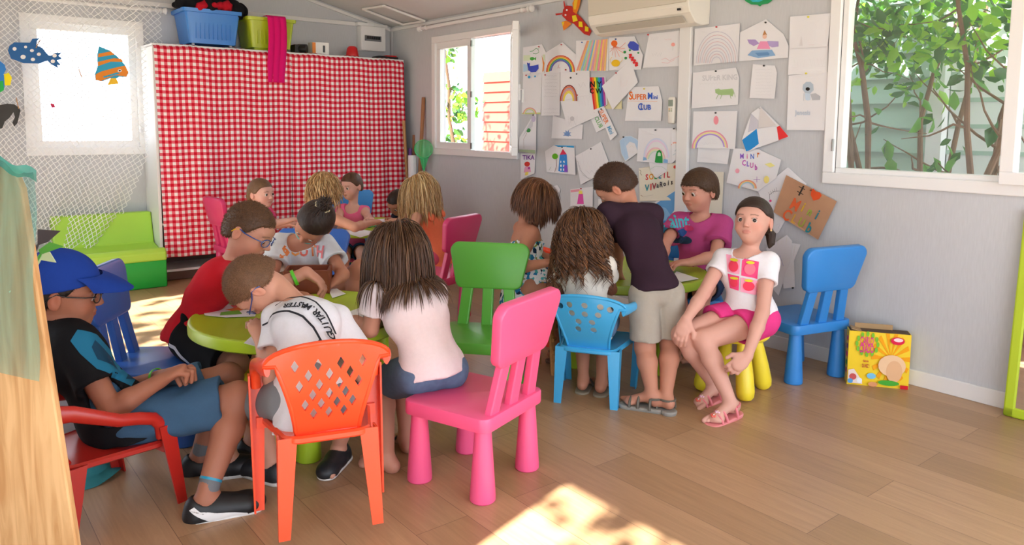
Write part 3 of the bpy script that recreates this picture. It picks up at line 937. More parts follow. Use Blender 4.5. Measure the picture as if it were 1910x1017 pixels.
def wall_with_holes(mb, axis, pos, a0, a1, z0, z1, holes, th, m, top=None):
    """axis 'x': wall plane x=pos spanning y a0..a1; th: thickness to the outside (signed)"""
    cuts = sorted({a0, a1, *[h[0] for h in holes], *[h[1] for h in holes]})
    zt = (lambda a: z1) if top is None else top
    for c0, c1 in zip(cuts[:-1], cuts[1:]):
        hs = sorted([(h[2], h[3]) for h in holes if h[0] <= c0+1e-6 and h[1] >= c1-1e-6])
        z = z0; seg = []
        for (b, t) in hs:
            if b > z: seg.append((z, b, None))
            z = t
        seg.append((z, None, 1))
        for (b, t, topf) in seg:
            t0, t1 = (zt(c0), zt(c1)) if topf else (t, t)
            Q = []
            for dp in (0, th):
                for (a, zz) in ((c0, b), (c1, b), (c1, t1), (c0, t0)):
                    Q.append((pos+dp, a, zz) if axis == 'x' else (a, pos+dp, zz))
            mb.add(Q, [(0, 1, 2, 3), (7, 6, 5, 4), (0, 4, 5, 1), (1, 5, 6, 2), (2, 6, 7, 3), (3, 7, 4, 0)], m)
PVC0 = mat('eave_white', '#dcdddd', rough=.6)
mb = MB(); mb.box(((XL+XW)/2, (YB+YR)/2, -.05), (XW-XL+.4, YB-YR+.4, .1), FLOOR); struct('floor', mb)
# heights
ZC = float(aty(742, 56)[2]); _p = aty(583, 0); SL = (float(_p[2])-ZC)/(XW-float(_p[0])); XRIDGE = (XL+XW)/2
def zceil(x): return ZC+SL*((XW-x) if x > XRIDGE else (x-XL))
# windows of the back wall and the right wall
bl0, bl1 = aty(52, 40), aty(262, 280)         # opening of the left window
BWx0, BWx1, BWz0, BWz1 = float(aty(58, 150)[0]), float(aty(256, 150)[0]), float(aty(150, 276)[2]), float(aty(150, 46)[2])
mb = MB(); wall_with_holes(mb, 'y', YB, XL-.1, XW+.1, 0, 0, [(BWx0, BWx1, BWz0, BWz1)], .10, WALL, top=lambda a: zceil(min(max(a, XL), XW))+.02 if abs(a-XRIDGE) > 1e9 else zceil(a)+.02)
# the gable needs a cut at the ridge
mb = MB(); wall_with_holes(mb, 'y', YB, XL-.1, XRIDGE, 0, 0, [(BWx0, BWx1, BWz0, BWz1)], .10, WALL, top=lambda a: zceil(a)+.02)
wall_with_holes(mb, 'y', YB, XRIDGE, XW+.1, 0, 0, [], .10, WALL, top=lambda a: zceil(a)+.02)
struct('wall_back', mb)
SWy1, SWy0 = float(atx(814, 180)[1]), float(atx(962, 160)[1]); SWz0, SWz1 = 1.02, 1.965   # small window (y from far to near)
BGy1, BGy0, BGz0, BGz1 = 2.02, 1.02, 1.00, 2.05
# hidden opening of the near half of the big window continues to the right of the frame
mb = MB(); wall_with_holes(mb, 'x', XW, YR, YB, 0, ZC+.02, [(SWy0, SWy1, SWz0, SWz1), (.62, 2.02, BGz0, BGz1)], .10, WALL); struct('wall_right', mb)
DOOR = [(-.2, 1.25, 0.02, 1.9), (3.5, 5.2, .02, 1.9)]
mb = MB(); wall_with_holes(mb, 'x', XL, YR, YB, 0, ZC+.02, DOOR, -.10, WALL); struct('wall_left', mb)
mb = MB(); wall_with_holes(mb, 'y', YR, XL-.1, XW+.1, 0, ZC+.3, [(XL+.15, XW-.25, .05, 2.02)], -.10, WALL); struct('wall_front', mb)
mb = MB()
for x0, x1 in ((XL-.1, XRIDGE), (XRIDGE, XW+.1)):
    z0, z1 = zceil(max(x0, XL)), zceil(min(x1, XW)); t = .08
    mb.add([(x0, YR-.1, z0), (x1, YR-.1, z1), (x1, YB+.1, z1), (x0, YB+.1, z0), (x0, YR-.1, z0+t), (x1, YR-.1, z1+t), (x1, YB+.1, z1+t), (x0, YB+.1, z0+t)],
           [(3, 2, 1, 0), (4, 5, 6, 7), (0, 1, 5, 4), (1, 2, 6, 5), (2, 3, 7, 6), (3, 0, 4, 7)], CEIL)
struct('ceiling', mb)
mb = MB(); mb.box((XW+.30, (YR+YB)/2, ZC+.0), (.55, YB-YR+.6, .06), PVC0); mb.box((XL-.02, 0, ZC+.12), (.02, .02, .02), PVC0); struct('trim_7', mb)  # unseen wide eave, added to keep the siding outside in shade
# portals guide the daylight
for i, (c, sz, rot) in enumerate([((XL-.12, .52, 1.02), (1.45, 2.0), (0, radians(90), 0)), ((XL-.12, 4.45, 1.0), (1.8, 1.93), (0, radians(90), 0)), (((XL+XW)/2, YR-.12, 1.03), (3.7, 1.97), (radians(-90), 0, 0)), ((XW+.12, 1.32, 1.52), (1.4, 1.05), (0, radians(-90), 0))]):
    l = bpy.data.lights.new('window_portal', 'AREA'); l.shape = 'RECTANGLE'; l.cycles.is_portal = True
    o = bpy.data.objects.new('window_portal', l); o.location = c; link(o)
    inward = Vector({0: (1, 0, 0), 1: (1, 0, 0), 2: (0, 1, 0), 3: (-1, 0, 0)}[i])
    o.rotation_euler = inward.to_track_quat('-Z', 'Y').to_euler()
    l.size = sz[0]; l.size_y = sz[1]
# baseboards
mb = MB(); mb.box((XW-.006, (YR+YB)/2, .038), (.012, YB-YR-.02, .076), WHITE); struct('baseboard_right', mb, bevel=.003)
mb = MB(); mb.box(((XL+XW)/2, YB-.006, .038), (XW-XL-.03, .012, .076), WHITE); struct('baseboard_back', mb, bevel=.003)
# trims: cable duct along the back wall, post duct on the right wall, corner cover
p0, p1 = aty(230, -4), aty(700, 49)
mb = MB(); zt = float(aty(668, 46)[2]); mb.box(((XL+XW)/2, YB-.012, zt), (XW-XL-.1, .024, .036), WHITE); struct('trim_1', mb, bevel=.003)
yv0, yv1 = float(atx(1292, 120)[1]), float(atx(1271, 120)[1])
mb = MB(); mb.box((XW-.014, (yv0+yv1)/2, 1.02), (.028, abs(yv1-yv0), 1.9), WHITE); struct('trim_2', mb, bevel=.004)
mb = MB(); mb.box((XW-.008, YB-.02, ZC/2), (.016, .03, ZC), mat('corner_trim', '#c4c5c7', rough=.6)); struct('trim_3', mb)
# battens where the gable meets the ceiling
for i, (xa, xb) in enumerate(((XRIDGE, XW), (XL, XRIDGE))):
    za, zb = zceil(xa), zceil(xb); mb = MB(); L = math.hypot(xb-xa, zb-za); an = atan2(zb-za, xb-xa)
    R = [[cos(an), 0, -sin(an)], [0, 1, 0], [sin(an), 0, cos(an)]]
    mb.box(((xa+xb)/2, YB-.01, (za+zb)/2-.014), (L, .02, .024), WHITE, R=R); struct('trim_%d' % (4+i), mb)
mb = MB(); mb.box((XW-.01, (YR+YB)/2, ZC-.012), (.02, YB-YR, .024), WHITE); struct('trim_6', mb)
# joint strips of the ceiling panels and the hatch frame
def on_ceil(px, py):
    r = ray(px, py); k = SL; t = (ZC+k*XW-HC)/(r[2]+k*r[0]); return CAMP+r*t
hp = [on_ceil(*p) for p in ((676, 17), (716, 11), (792, 39), (752, 46))]
mb = MB()
for a, b in zip(hp, hp[1:]+hp[:1]): mb.tube([a, b], .011, WHITE, n=6)
tag(mb.build('ceiling_hatch_frame'), 'thin white rectangular trim round the ceiling hatch above the fuse box', 'trim')
# ---- windows
GLASS = mat('window_glass', '#ffffff', rough=.02, alpha=.045, spec=.6)
def frame_yz(mb, x, y0, y1, z0, z1, w, d, m):
    mb.box((x, (y0+y1)/2, z0+w/2), (d, y1-y0, w), m); mb.box((x, (y0+y1)/2, z1-w/2), (d, y1-y0, w), m)
    mb.box((x, y0+w/2, (z0+z1)/2), (d, w, z1-z0-2*w), m); mb.box((x, y1-w/2, (z0+z1)/2), (d, w, z1-z0-2*w), m)
def frame_xz(mb, y, x0, x1, z0, z1, w, d, m):
    mb.box(((x0+x1)/2, y, z0+w/2), (x1-x0, d, w), m); mb.box(((x0+x1)/2, y, z1-w/2), (x1-x0, d, w), m)
    mb.box((x0+w/2, y, (z0+z1)/2), (w, d, z1-z0-2*w), m); mb.box((x1-w/2, y, (z0+z1)/2), (w, d, z1-z0-2*w), m)
def struct_root(name, loc):
    o = empty(name, loc); o['kind'] = 'structure'; return o
# left window in the back wall
w1 = struct_root('window_1', ((BWx0+BWx1)/2, YB, BWz0))
mb = MB(); frame_xz(mb, YB-.006, BWx0-.055, BWx1+.055, BWz0-.055, BWz1+.055, .06, .024, PVC); mb.build('casing', w1, world=True, smooth=False, bevel=.004)
mb = MB(); frame_xz(mb, YB+.03, BWx0+.002, BWx1-.002, BWz0+.002, BWz1-.002, .052, .05, PVC); mb.build('sash', w1, world=True, smooth=False, bevel=.004)
mb = MB(); mb.box(((BWx0+BWx1)/2, YB+.03, (BWz0+BWz1)/2), (BWx1-BWx0-.1, .006, BWz1-BWz0-.1), GLASS); mb.build('pane', w1, world=True, smooth=False)
mb = MB(); p0, p1 = aty(114, 44), aty(200, 50); mb.box(((p0[0]+p1[0])/2, YB-.024, (p0[2]+p1[2])/2), (p1[0]-p0[0], .016, .016), PVC); mb.build('air_vent', w1, world=True, smooth=False, bevel=.004)
mb = MB()
for z in (BWz0+.12, BWz1-.15, (BWz0+BWz1)/2-.05): mb.tube([(BWx1+.004, YB-.026, z), (BWx1+.004, YB-.026, z+.05)], .007, PVC, n=8)
mb.build('hinge', w1, world=True)
# small two leaf window in the right wall, its near leaf swung open into the room
w2 = struct_root('window_2', (XW, (SWy0+SWy1)/2, SWz0))
mb = MB(); frame_yz(mb, XW-.008, SWy0-.05, SWy1+.05, SWz0-.05, SWz1+.05, .055, .026, PVC); mb.build('casing', w2, world=True, smooth=False, bevel=.004)
ym = (SWy0+SWy1)/2+.03
mb = MB(); frame_yz(mb, XW+.02, ym, SWy1-.004, SWz0+.004, SWz1-.004, .058, .045, PVC); mb.build('sash', w2, world=True, smooth=False, bevel=.004)
mb = MB(); mb.box((XW+.02, (ym+SWy1)/2, (SWz0+SWz1)/2), (.006, SWy1-ym-.11, SWz1-SWz0-.11), GLASS); mb.build('pane', w2, world=True, smooth=False)
mb = MB()
for z in (SWz0+.04, SWz1-.05, (SWz0+SWz1)/2): mb.box((XW-.008, ym-.012, z), (.010, .016, .05), mat('lock_metal', '#8d8f8c', metal=.8, rough=.4))
mb.build('lock_plate', w2, world=True, smooth=False)
# open leaf: hinged at the near side, swung about a right angle into the room
hy = SWy0+.01; an = radians(143); LW = ym-SWy0-.01
leaf = bpy.data.objects.new('open_leaf', None); leaf.location = (XW-.022, hy, SWz0); link(leaf); leaf.rotation_euler = (0, 0, an); set_parent(leaf, w2)
leaf['label'] = 'window leaf swung open into the room'
mb = MB(); frame_yz(mb, 0, 0, LW, .0, SWz1-SWz0, .062, .045, PVC); mb.build('sash', leaf, smooth=False, bevel=.004)
mb = MB(); mb.box((0, LW/2, (SWz1-SWz0)/2), (.006, LW-.12, SWz1-SWz0-.12), GLASS); mb.build('pane', leaf, smooth=False)
mb = MB(); mb.box((-.028, LW-.03, .45), (.02, .022, .11), PVC); mb.tube([(-.03, LW-.03, .47), (-.055, LW-.03, .47), (-.055, LW-.03, .38)], .008, PVC); mb.build('handle', leaf)
# big window
w3 = struct_root('window_3', (XW, 1.5, BGz0))
mb = MB(); frame_yz(mb, XW-.008, .57, 2.075, BGz0-.05, BGz1+.05, .058, .026, PVC); mb.build('casing', w3, world=True, smooth=False, bevel=.005)
mb = MB(); frame_yz(mb, XW+.03, .625, 2.015, BGz0+.003, BGz1-.003, .03, .06, PVC); 
yc = float(atx(1880, 200)[1]); mb.box((XW+.02, yc-.02, (BGz0+BGz1)/2), (.06, .05, BGz1-BGz0-.06), PVC); mb.build('outer_frame', w3, world=True, smooth=False, bevel=.004)
mb = MB(); mb.box((XW+.035, (yc+2.0)/2, (BGz0+BGz1)/2), (.006, 2.0-yc, BGz1-BGz0-.06), GLASS); mb.build('pane', w3, world=True, smooth=False)
# leaf at the right edge
mb = MB(); frame_yz(mb, XW-.045, .60, yc-.005, BGz0-.0, BGz1, .055, .04, PVC); s_ = mb.build('sash', w3, world=True, smooth=False, bevel=.004)
mb = MB(); mb.box((XW-.045, (.6+yc)/2, 1.53), (.006, yc-.6-.1, 1.0), GLASS); mb.build('pane', s_, world=True, smooth=False)
mb = MB()
for z in (1.12, 2.0): mb.tube([(XW-.024, 2.022, z), (XW-.024, 2.022, z+.06)], .007, mat('lock_metal', '#8d8f8c'), n=8)
mb.build('hinge', w3, world=True)
# curtain rods
def rod(name, p0, p1, axis, label):
    r0 = empty(name, ((p0[0]+p1[0])/2, (p0[1]+p1[1])/2, p0[2]), 0, label, 'curtain rod', None)
    d = nrm(np.array(p1)-np.array(p0)); mb = MB(); mb.tube([p0, p1], .0145, WHITE, n=14); mb.build('pole', r0, world=True)
    for e, sg in ((p0, -1), (p1, 1)):
        mb = MB(); R = np.array([nrm(np.cross(d, [0, 0, 1])), [0, 0, 1.0], d]).T
        mb.lathe([(.014, 0), (.024, .004), (.024, .010), (.013, .016), (.016, .022), (.026, .036), (.027, .046), (.018, .056), (.004, .06)], WHITE, c=np.array(e), R=R if sg > 0 else R@np.diag([1, 1, -1])); mb.build('finial', r0, world=True)
        mb = MB(); b = np.array(e)-d*sg*.07; n_ = np.array([1, 0, 0]) if axis == 'y' else np.array([0, 1, 0])
        wallp = b.copy(); 
        if axis == 'y': wallp[0] = XW
        else: wallp[1] = YB
        mb.tube([b, wallp], .011, WHITE, n=10); mb.sphere(b, .021, WHITE); mb.build('bracket', r0, world=True)
rod('curtain_rod', atx(787, 53, XW-.07), atx(985, 17, XW-.07), 'y', 'white curtain rod with turned ends above the small two leaf window')
a_ = aty(298, 20, YB-.07); rod('curtain_rod', (XL+.15, YB-.07, a_[2]), (a_[0], YB-.07, a_[2]), 'x', 'white curtain rod above the left window behind the fishing net')
# ------------------------------------------------------------------ outside
GROUND = mat('gravel', '#a9a294', rough=.9, var=.2, bscale=40)
mb = MB(); mb.box((1.5, 3, -.25), (60, 60, .1), GROUND); o = mb.build('ground', smooth=False); o['kind'] = 'structure'
def leaf_mass(name, pts, size, m, parent, seed, hang=.3):
    r = np.random.RandomState(seed); n = len(pts); P = np.array(pts)
    D = r.normal(size=(n, 3)); D[:, 2] -= hang; D /= np.linalg.norm(D, axis=1)[:, None]
    T = np.cross(D, r.normal(size=(n, 3))); T /= np.linalg.norm(T, axis=1)[:, None]; N = np.cross(D, T)
    L = (size*(.6+.7*r.rand(n)))[:, None]; W = L*.27
    V = np.stack([P, P+D*L*.35+T*W+N*W*.25, P+D*L*.35-N*W*.1, P+D*L*.35-T*W+N*W*.25, P+D*L*.7+T*W*.75+N*W*.05, P+D*L*.72-N*W*.3, P+D*L*.7-T*W*.75+N*W*.05, P+D*L-N*W*.5], 1).reshape(-1, 3)
    i = np.arange(n)*8
    q = lambda a, b, c, d: np.stack([i+a, i+b, i+c, i+d], 1)
    F = np.concatenate([q(0, 1, 2, 2), q(0, 2, 3, 3), q(1, 4, 5, 2), q(2, 5, 6, 3), q(4, 7, 5, 5), q(5, 7, 6, 6)])
    me = bpy.data.meshes.new(name); me.from_pydata(V.tolist(), [], [tuple(dict.fromkeys(f)) for f in F.tolist()])
    for x in (m if isinstance(m, list) else [m]): me.materials.append(x)
    if isinstance(m, list):
        pick = r.randint(len(m), size=n); me.polygons.foreach_set('material_index', np.tile(pick, 6).astype(np.int32))
    me.polygons.foreach_set('use_smooth', [True]*len(me.polygons)); me.update()
    o = bpy.data.objects.new(name, me); link(o)
    if parent: set_parent(o, parent)
    return o
def leafm(name, c):
    m = mat(name, c, rough=.42, spec=.5, var=.25, bscale=40)
    nt = m.node_tree; b = nt.nodes['Principled BSDF']; out = nt.nodes['Material Output']
    tr = nt.nodes.new('ShaderNodeBsdfTranslucent'); cc = hexc(c); tr.inputs[0].default_value = (min(1, cc[0]*2.2), min(1, cc[1]*1.9), cc[2]*.9, 1)
    mx = nt.nodes.new('ShaderNodeMixShader'); mx.inputs[0].default_value = .38
    nt.links.new(b.outputs[0], mx.inputs[1]); nt.links.new(tr.outputs[0], mx.inputs[2]); nt.links.new(mx.outputs[0], out.inputs[0])
    return m
LEAF = [leafm('leaf_green', '#47832f'), leafm('leaf_dark', '#265a30'), leafm('leaf_lime', '#78aa38')]
BARK = mat('bark', '#6b523c', rough=.85, var=.4, bscale=60, bump=.6)
rnd = random.Random(4)
def tree(name, base, h, spread, label, seed, leaves, lsize, stems=3, low=.5, fill=None):
    r = np.random.RandomState(seed); root = empty(name, base, 0, label, 'shrub' if h < 3.4 else 'tree')
    b = np.array(base, float); mb = MB(); tips = []
    for k in range(stems):
        a = r.rand()*6.28; p = b.copy()+np.array([cos(a), sin(a), 0])*.04; d = nrm([cos(a)*.16, sin(a)*.16, 1]); pts = [p.copy()]; R = [.019*h/2.2]
        for i in range(9):
            d = nrm(d+r.normal(size=3)*.13+np.array([0, 0, .08])); p = p+d*h/9; p[0] = max(p[0], XW+.32) if b[0] > XW else p[0]; pts.append(p.copy()); R.append(R[0]*(1-i/11))
            if i > 1:
                q = p.copy(); e = nrm(r.normal(size=3)*[1, 1, .4]+[0, 0, .35]); bp = [q.copy()]
                for j in range(5): e = nrm(e+r.normal(size=3)*.2); q = q+e*spread/5; q[0] = max(q[0], XW+.28) if b[0] > XW else q[0]; bp.append(q.copy()); tips.append(q.copy())
                mb.tube(bp, [R[-1]*.5*(1-j/7) for j in range(6)], BARK, n=5)
        mb.tube(pts, R, BARK, n=8)
    mb.build('trunk', root, world=True)
    T = np.array([t for t in tips if t[2] > b[2]+low]); idx = r.choice(len(T), leaves); P = T[idx]+r.normal(size=(leaves, 3))*spread*.22
    if fill is not None: P = np.concatenate([P, fill])
    if b[0] > XW: P[:, 0] = np.clip(P[:, 0], XW+.24, None)
    leaf_mass('foliage', P, lsize, LEAF, root, seed)
    return root
for i, (px, py, X) in enumerate(((1612, 318, XW+.75), (1688, 320, XW+.85), (1870, 330, XW+.7))):
    g = atx(px, py, X); c = g.copy()
    rr = np.random.RandomState(60+i); n = 420
    fill = np.stack([g[0]+rr.normal(size=n)*.16, g[1]+rr.normal(size=n)*.30, 1.62+rr.rand(n)*.9], 1)
    tree('shrub', (g[0], g[1], -.2), 2.7, .42, ['tall leafy shrub with brown forked stems at the left of the big window', 'forked leafy shrub behind the middle of the big window', 'leafy shrub with dense twigs at the right of the big window'][i], 20+i, 330, .085, stems=4, low=1.62, fill=fill)
# low twigs with single big leaves crossing the lower right of the view
sp = empty('twig', atx(1880, 250, XW+.5), 0, 'dark bare twig with hanging heart shaped leaves outside the big window', 'twig')
pts = [atx(a, b, XW+.5) for a, b in ((1880, 290), (1820, 250), (1770, 205), (1740, 165))]; mb = MB(); mb.tube(pts, [.009, .007, .005, .003], BARK, n=6)
p2 = [atx(a, b, XW+.5) for a, b in ((1885, 200), (1830, 165), (1790, 130))]; mb.tube(p2, [.008, .006, .003], BARK, n=6); mb.build('stem', sp, world=True)
lp = [atx(a+rnd.uniform(-8, 8), b+rnd.uniform(-8, 8), XW+.5+rnd.uniform(-.05, .05)) for a, b in ((1660, 270), (1665, 300), (1735, 215), (1745, 225), (1775, 170), (1780, 285), (1770, 265), (1790, 280), (1735, 300), (1720, 305), (1745, 310), (1845, 235), (1830, 150), (1810, 140), (1860, 225), (1800, 135), (1770, 215), (1655, 262), (1710, 225), (1750, 295), (1725, 180), (1700, 170), (1850, 90), (1720, 312), (1800, 272), (1762, 262))]
leaf_mass('foliage', np.array(lp), .105, LEAF[:2], sp, 9, hang=1.4)
SAGE = mat('sage_siding', '#9fb8ab', rough=.6); WOODW = mat('white_cladding', '#dfe4e2', rough=.6)
def siding(name, label, x, y0, y1, z0, z1, m, pitch=.16, cat='cabin'):
    root = empty(name, (x, (y0+y1)/2, -.2), 0, label, cat); mb = MB(); z = z0
    while z < z1:
        mb.add([(x, y0, z), (x, y1, z), (x+.03, y1, z+pitch), (x+.03, y0, z+pitch), (x+.03, y0, z), (x+.03, y1, z)], [(3, 2, 1, 0), (0, 1, 5, 4)], m); z += pitch
    mb.box((x+.1, (y0+y1)/2, (z0+z1)/2), (.12, y1-y0, z1-z0), m); mb.build('cladding', root, world=True, smooth=False); return root
cab = siding('cabin', 'sage green clapboard cabin seen through the big window', XW+1.3, .4, 4.2, -.2, 3.2, SAGE)
ypost = float(atx(1745, 250, XW+1.25)[1])
mb = MB(); mb.box((XW+1.26, ypost, 1.5), (.08, .09, 3.4), PVC); mb.build('corner_post', cab, world=True, smooth=False)
mb = MB(); mb.box((XW+1.32, ypost-.75, 1.5), (.03, 1.4, 3.4), WOODW); mb.box((XW+1.285, ypost-.6, .62), (.04, 1.2, .05), PVC); mb.build('door_panel', cab, world=True, smooth=False)
REDC = mat('red_cladding', '#c8493a', rough=.6, var=.12)
redc = siding('cabin', 'red clapboard cabin seen through the small window', XW+2.6, 6.0, float(atx(899, 200, XW+2.6)[1]), -.2, float(atx(920, 140, XW+2.6)[2]), REDC, pitch=.135)
yy_ = [float(atx(px, 200, XW+2.6)[1]) for px in (899, 960)]
tree('tree', (XW+1.5, float(atx(852, 200, XW+1.5)[1])+.05, -.2), 3.5, .36, 'sunlit leafy tree behind the closed leaf of the small window', 31, 1500, .10, stems=4, low=.6)
# unseen trees added on the sunny side to dapple the sun on the floor
for i, (x, y, z) in enumerate(((-2.0, .25, 2.35), (-2.1, 3.9, 2.3))):
    rr = np.random.RandomState(80+i); n = 300; P = np.stack([x+rr.normal(size=n)*.5, y+rr.normal(size=n)*.62, z+rr.normal(size=n)*.50], 1)
    root = empty('tree', (x-.5, y, -.2), 0, ['leafy tree in front of the near side door', 'leafy tree in front of the far side door'][i], 'tree')
    mb = MB(); mb.tube([(x-.9, y-.3, -.2), (x-.7, y-.2, 1.6), (x-.4, y, 2.8)], [.08, .07, .04], BARK, n=10); mb.build('trunk', root, world=True)
    leaf_mass('foliage', P, .17, LEAF, root, 90+i)

# ------------------------------------------------------------------ children's plastic furniture
def frame_rz(rz, loc): return Matrix.Translation(Vector(loc)) @ Matrix.Rotation(rz, 4, 'Z')
def plate(mb, outline, z0, z1, m, e=.008):
    """solid plate from a 2d outline with softened rims"""
    n = len(outline); c = np.mean(np.array(outline), axis=0)
    def off(k):
        out = []
        for i in range(n):
            a = np.array(outline[i-1]); b = np.array(outline[i]); d = np.array(outline[(i+1) % n]); t = nrm(d-a); nn = np.array([t[1], -t[0]])
            out.append(b-nn*k)
        return out
    rings = []
    for k, z in ((e, z0), (e*.3, z0+e*.3), (0, z0+e), (0, z1-e), (e*.3, z1-e*.3), (e, z1)): rings.append([(p[0], p[1], z) for p in off(k)])
    mb.loft(rings, m)
def rrect(w, d, r, n=6, w2=None):
    """rounded outline, w at +y side, w2 at -y side; anticlockwise"""
    w2 = w if w2 is None else w2; P = []
    for q, (sx, sy, ww) in enumerate(((1, 1, w), (-1, 1, w), (-1, -1, w2), (1, -1, w2))):
        for k in range(n+1):
            a = pi/2*(q+k/n); P.append((sx*(ww/2-r)+r*cos(a), sy*(d/2-r)+r*sin(a)))
    return P
def child_chair(m, label, group=None):
    """chunky chair: cone legs, thick seat, three slats and a wide head panel; front is +y"""
    t = empty('child_chair', (0, 0, 0), 0, label, 'chair', group)
    mb = MB(); plate(mb, rrect(.375, .355, .035), .245, .295, m, .007); mb.build('seat', t)
    for sx in (-1, 1):
        for sy in (-1, 1):
            mb = MB(); mb.lathe([(.001, 0), (.040, 0), (.0435, .004), (.0435, .02), (.0275, .25)], m, n=24, c=(sx*.142, sy*.134, 0)); mb.build('leg', t)
    lean = radians(11); R = np.array([[1, 0, 0], [0, cos(lean), -sin(lean)], [0, sin(lean), cos(lean)]])   # tilts +z toward -y
    o_ = np.array([0, -.150, .285])
    for x in (-1, 0, 1):
        mb = MB(); V = [(-.026, -.014, 0), (.026, -.014, 0), (.026, .014, 0), (-.026, .014, 0)]
        k = .055; rings = []
        for z, xo, w in ((0, x*.118, 1.0), (.20, x*.098, 1.0)): rings.append([tuple(R@np.array([a*w+xo, b, z])+o_) for a, b, _ in V])
        mb.loft(rings, m); mb.build('slat', t, bevel=.005, smooth=False)
    mb = MB(); rings = []
    out = rrect(.385, .215, .038, w2=.325); e = .006
    out = [(a, b+.030*(1-(a/.19)**2)*(1 if b > .06 else 0)*.6) for a, b in out]
    def ring(k, y): return [tuple(R@np.array([a*(1-k/.17), y-.25*a*a*0, .178+.1075+b*(1-k/.10)])+o_) for a, b in out]
    for k, y in ((e, -.020), (e*.3, -.018), (0, -.014), (0, .012), (e*.3, .016), (e, .018)): rings.append(ring(k, y))
    mb.loft(rings[::-1], m); mb.build('backrest', t, angle=50)
    return t
def child_table(m, label):
    t = empty('child_table', (0, 0, 0), 0, label, 'table')
    mb = MB(); mb.lathe([(.0, .428), (.395, .428), (.415, .431), (.4245, .438), (.425, .445), (.425, .468), (.4225, .477), (.415, .480), (.405, .4795), (.400, .4765), (.0, .4765)], m, n=96); mb.build('tabletop', t)
    for k in range(4):
        a = pi/4+k*pi/2; c = np.array([cos(a), sin(a), 0])*.315
        mb = MB(); mb.lathe([(.001, 0), (.043, 0), (.047, .004), (.047, .02), (.032, .43)], m, n=24, c=c); mb.build('leg', t)
    return t
def child_stool(m, label):
    t = empty('child_stool', (0, 0, 0), 0, label, 'stool')
    mb = MB(); mb.lathe([(.0, .258), (.12, .258), (.148, .262), (.158, .273), (.155, .287), (.14, .297), (.09, .302), (.0, .303)], m, n=48); mb.build('seat', t)
    for k in range(4):
        a = pi/4+k*pi/2; c = np.array([cos(a), sin(a), 0]); mb = MB(); d = nrm(c*.07+np.array([0, 0, -.27]))
        p0 = c*.098+np.array([0, 0, .268]); p1 = c*.155+np.array([0, 0, .0])
        pts = [lerp(p0, p1, x) for x in (0, .3, .6, .85, .94, .985, 1.0)]; mb.tube(pts, [.026, .034, .040, .042, .037, .026, .008], m, n=18); mb.build('leg', t)
    return t
def lleg(mb, a, b, w, m, sx, sy, ta=1.0, tb=.62, th=.006):
    """leg with an angle section: two thin flanges meeting at the outer corner"""
    a, b = np.array(a, float), np.array(b, float); rings = []
    for p, k in ((a, ta), (lerp(a, b, .5), (ta+tb)/2), (b, tb)):
        W = w*k
        pr = [(0, 0), (-sx*W, 0), (-sx*W, -sy*th), (-sx*th, -sy*th), (-sx*th, -sy*W), (0, -sy*W)]
        if sx*sy < 0: pr = pr[::-1]
        rings.append([p+np.array([x+sx*W*.5, y+sy*W*.5, 0]) for x, y in pr])
    mb.loft(rings, m)
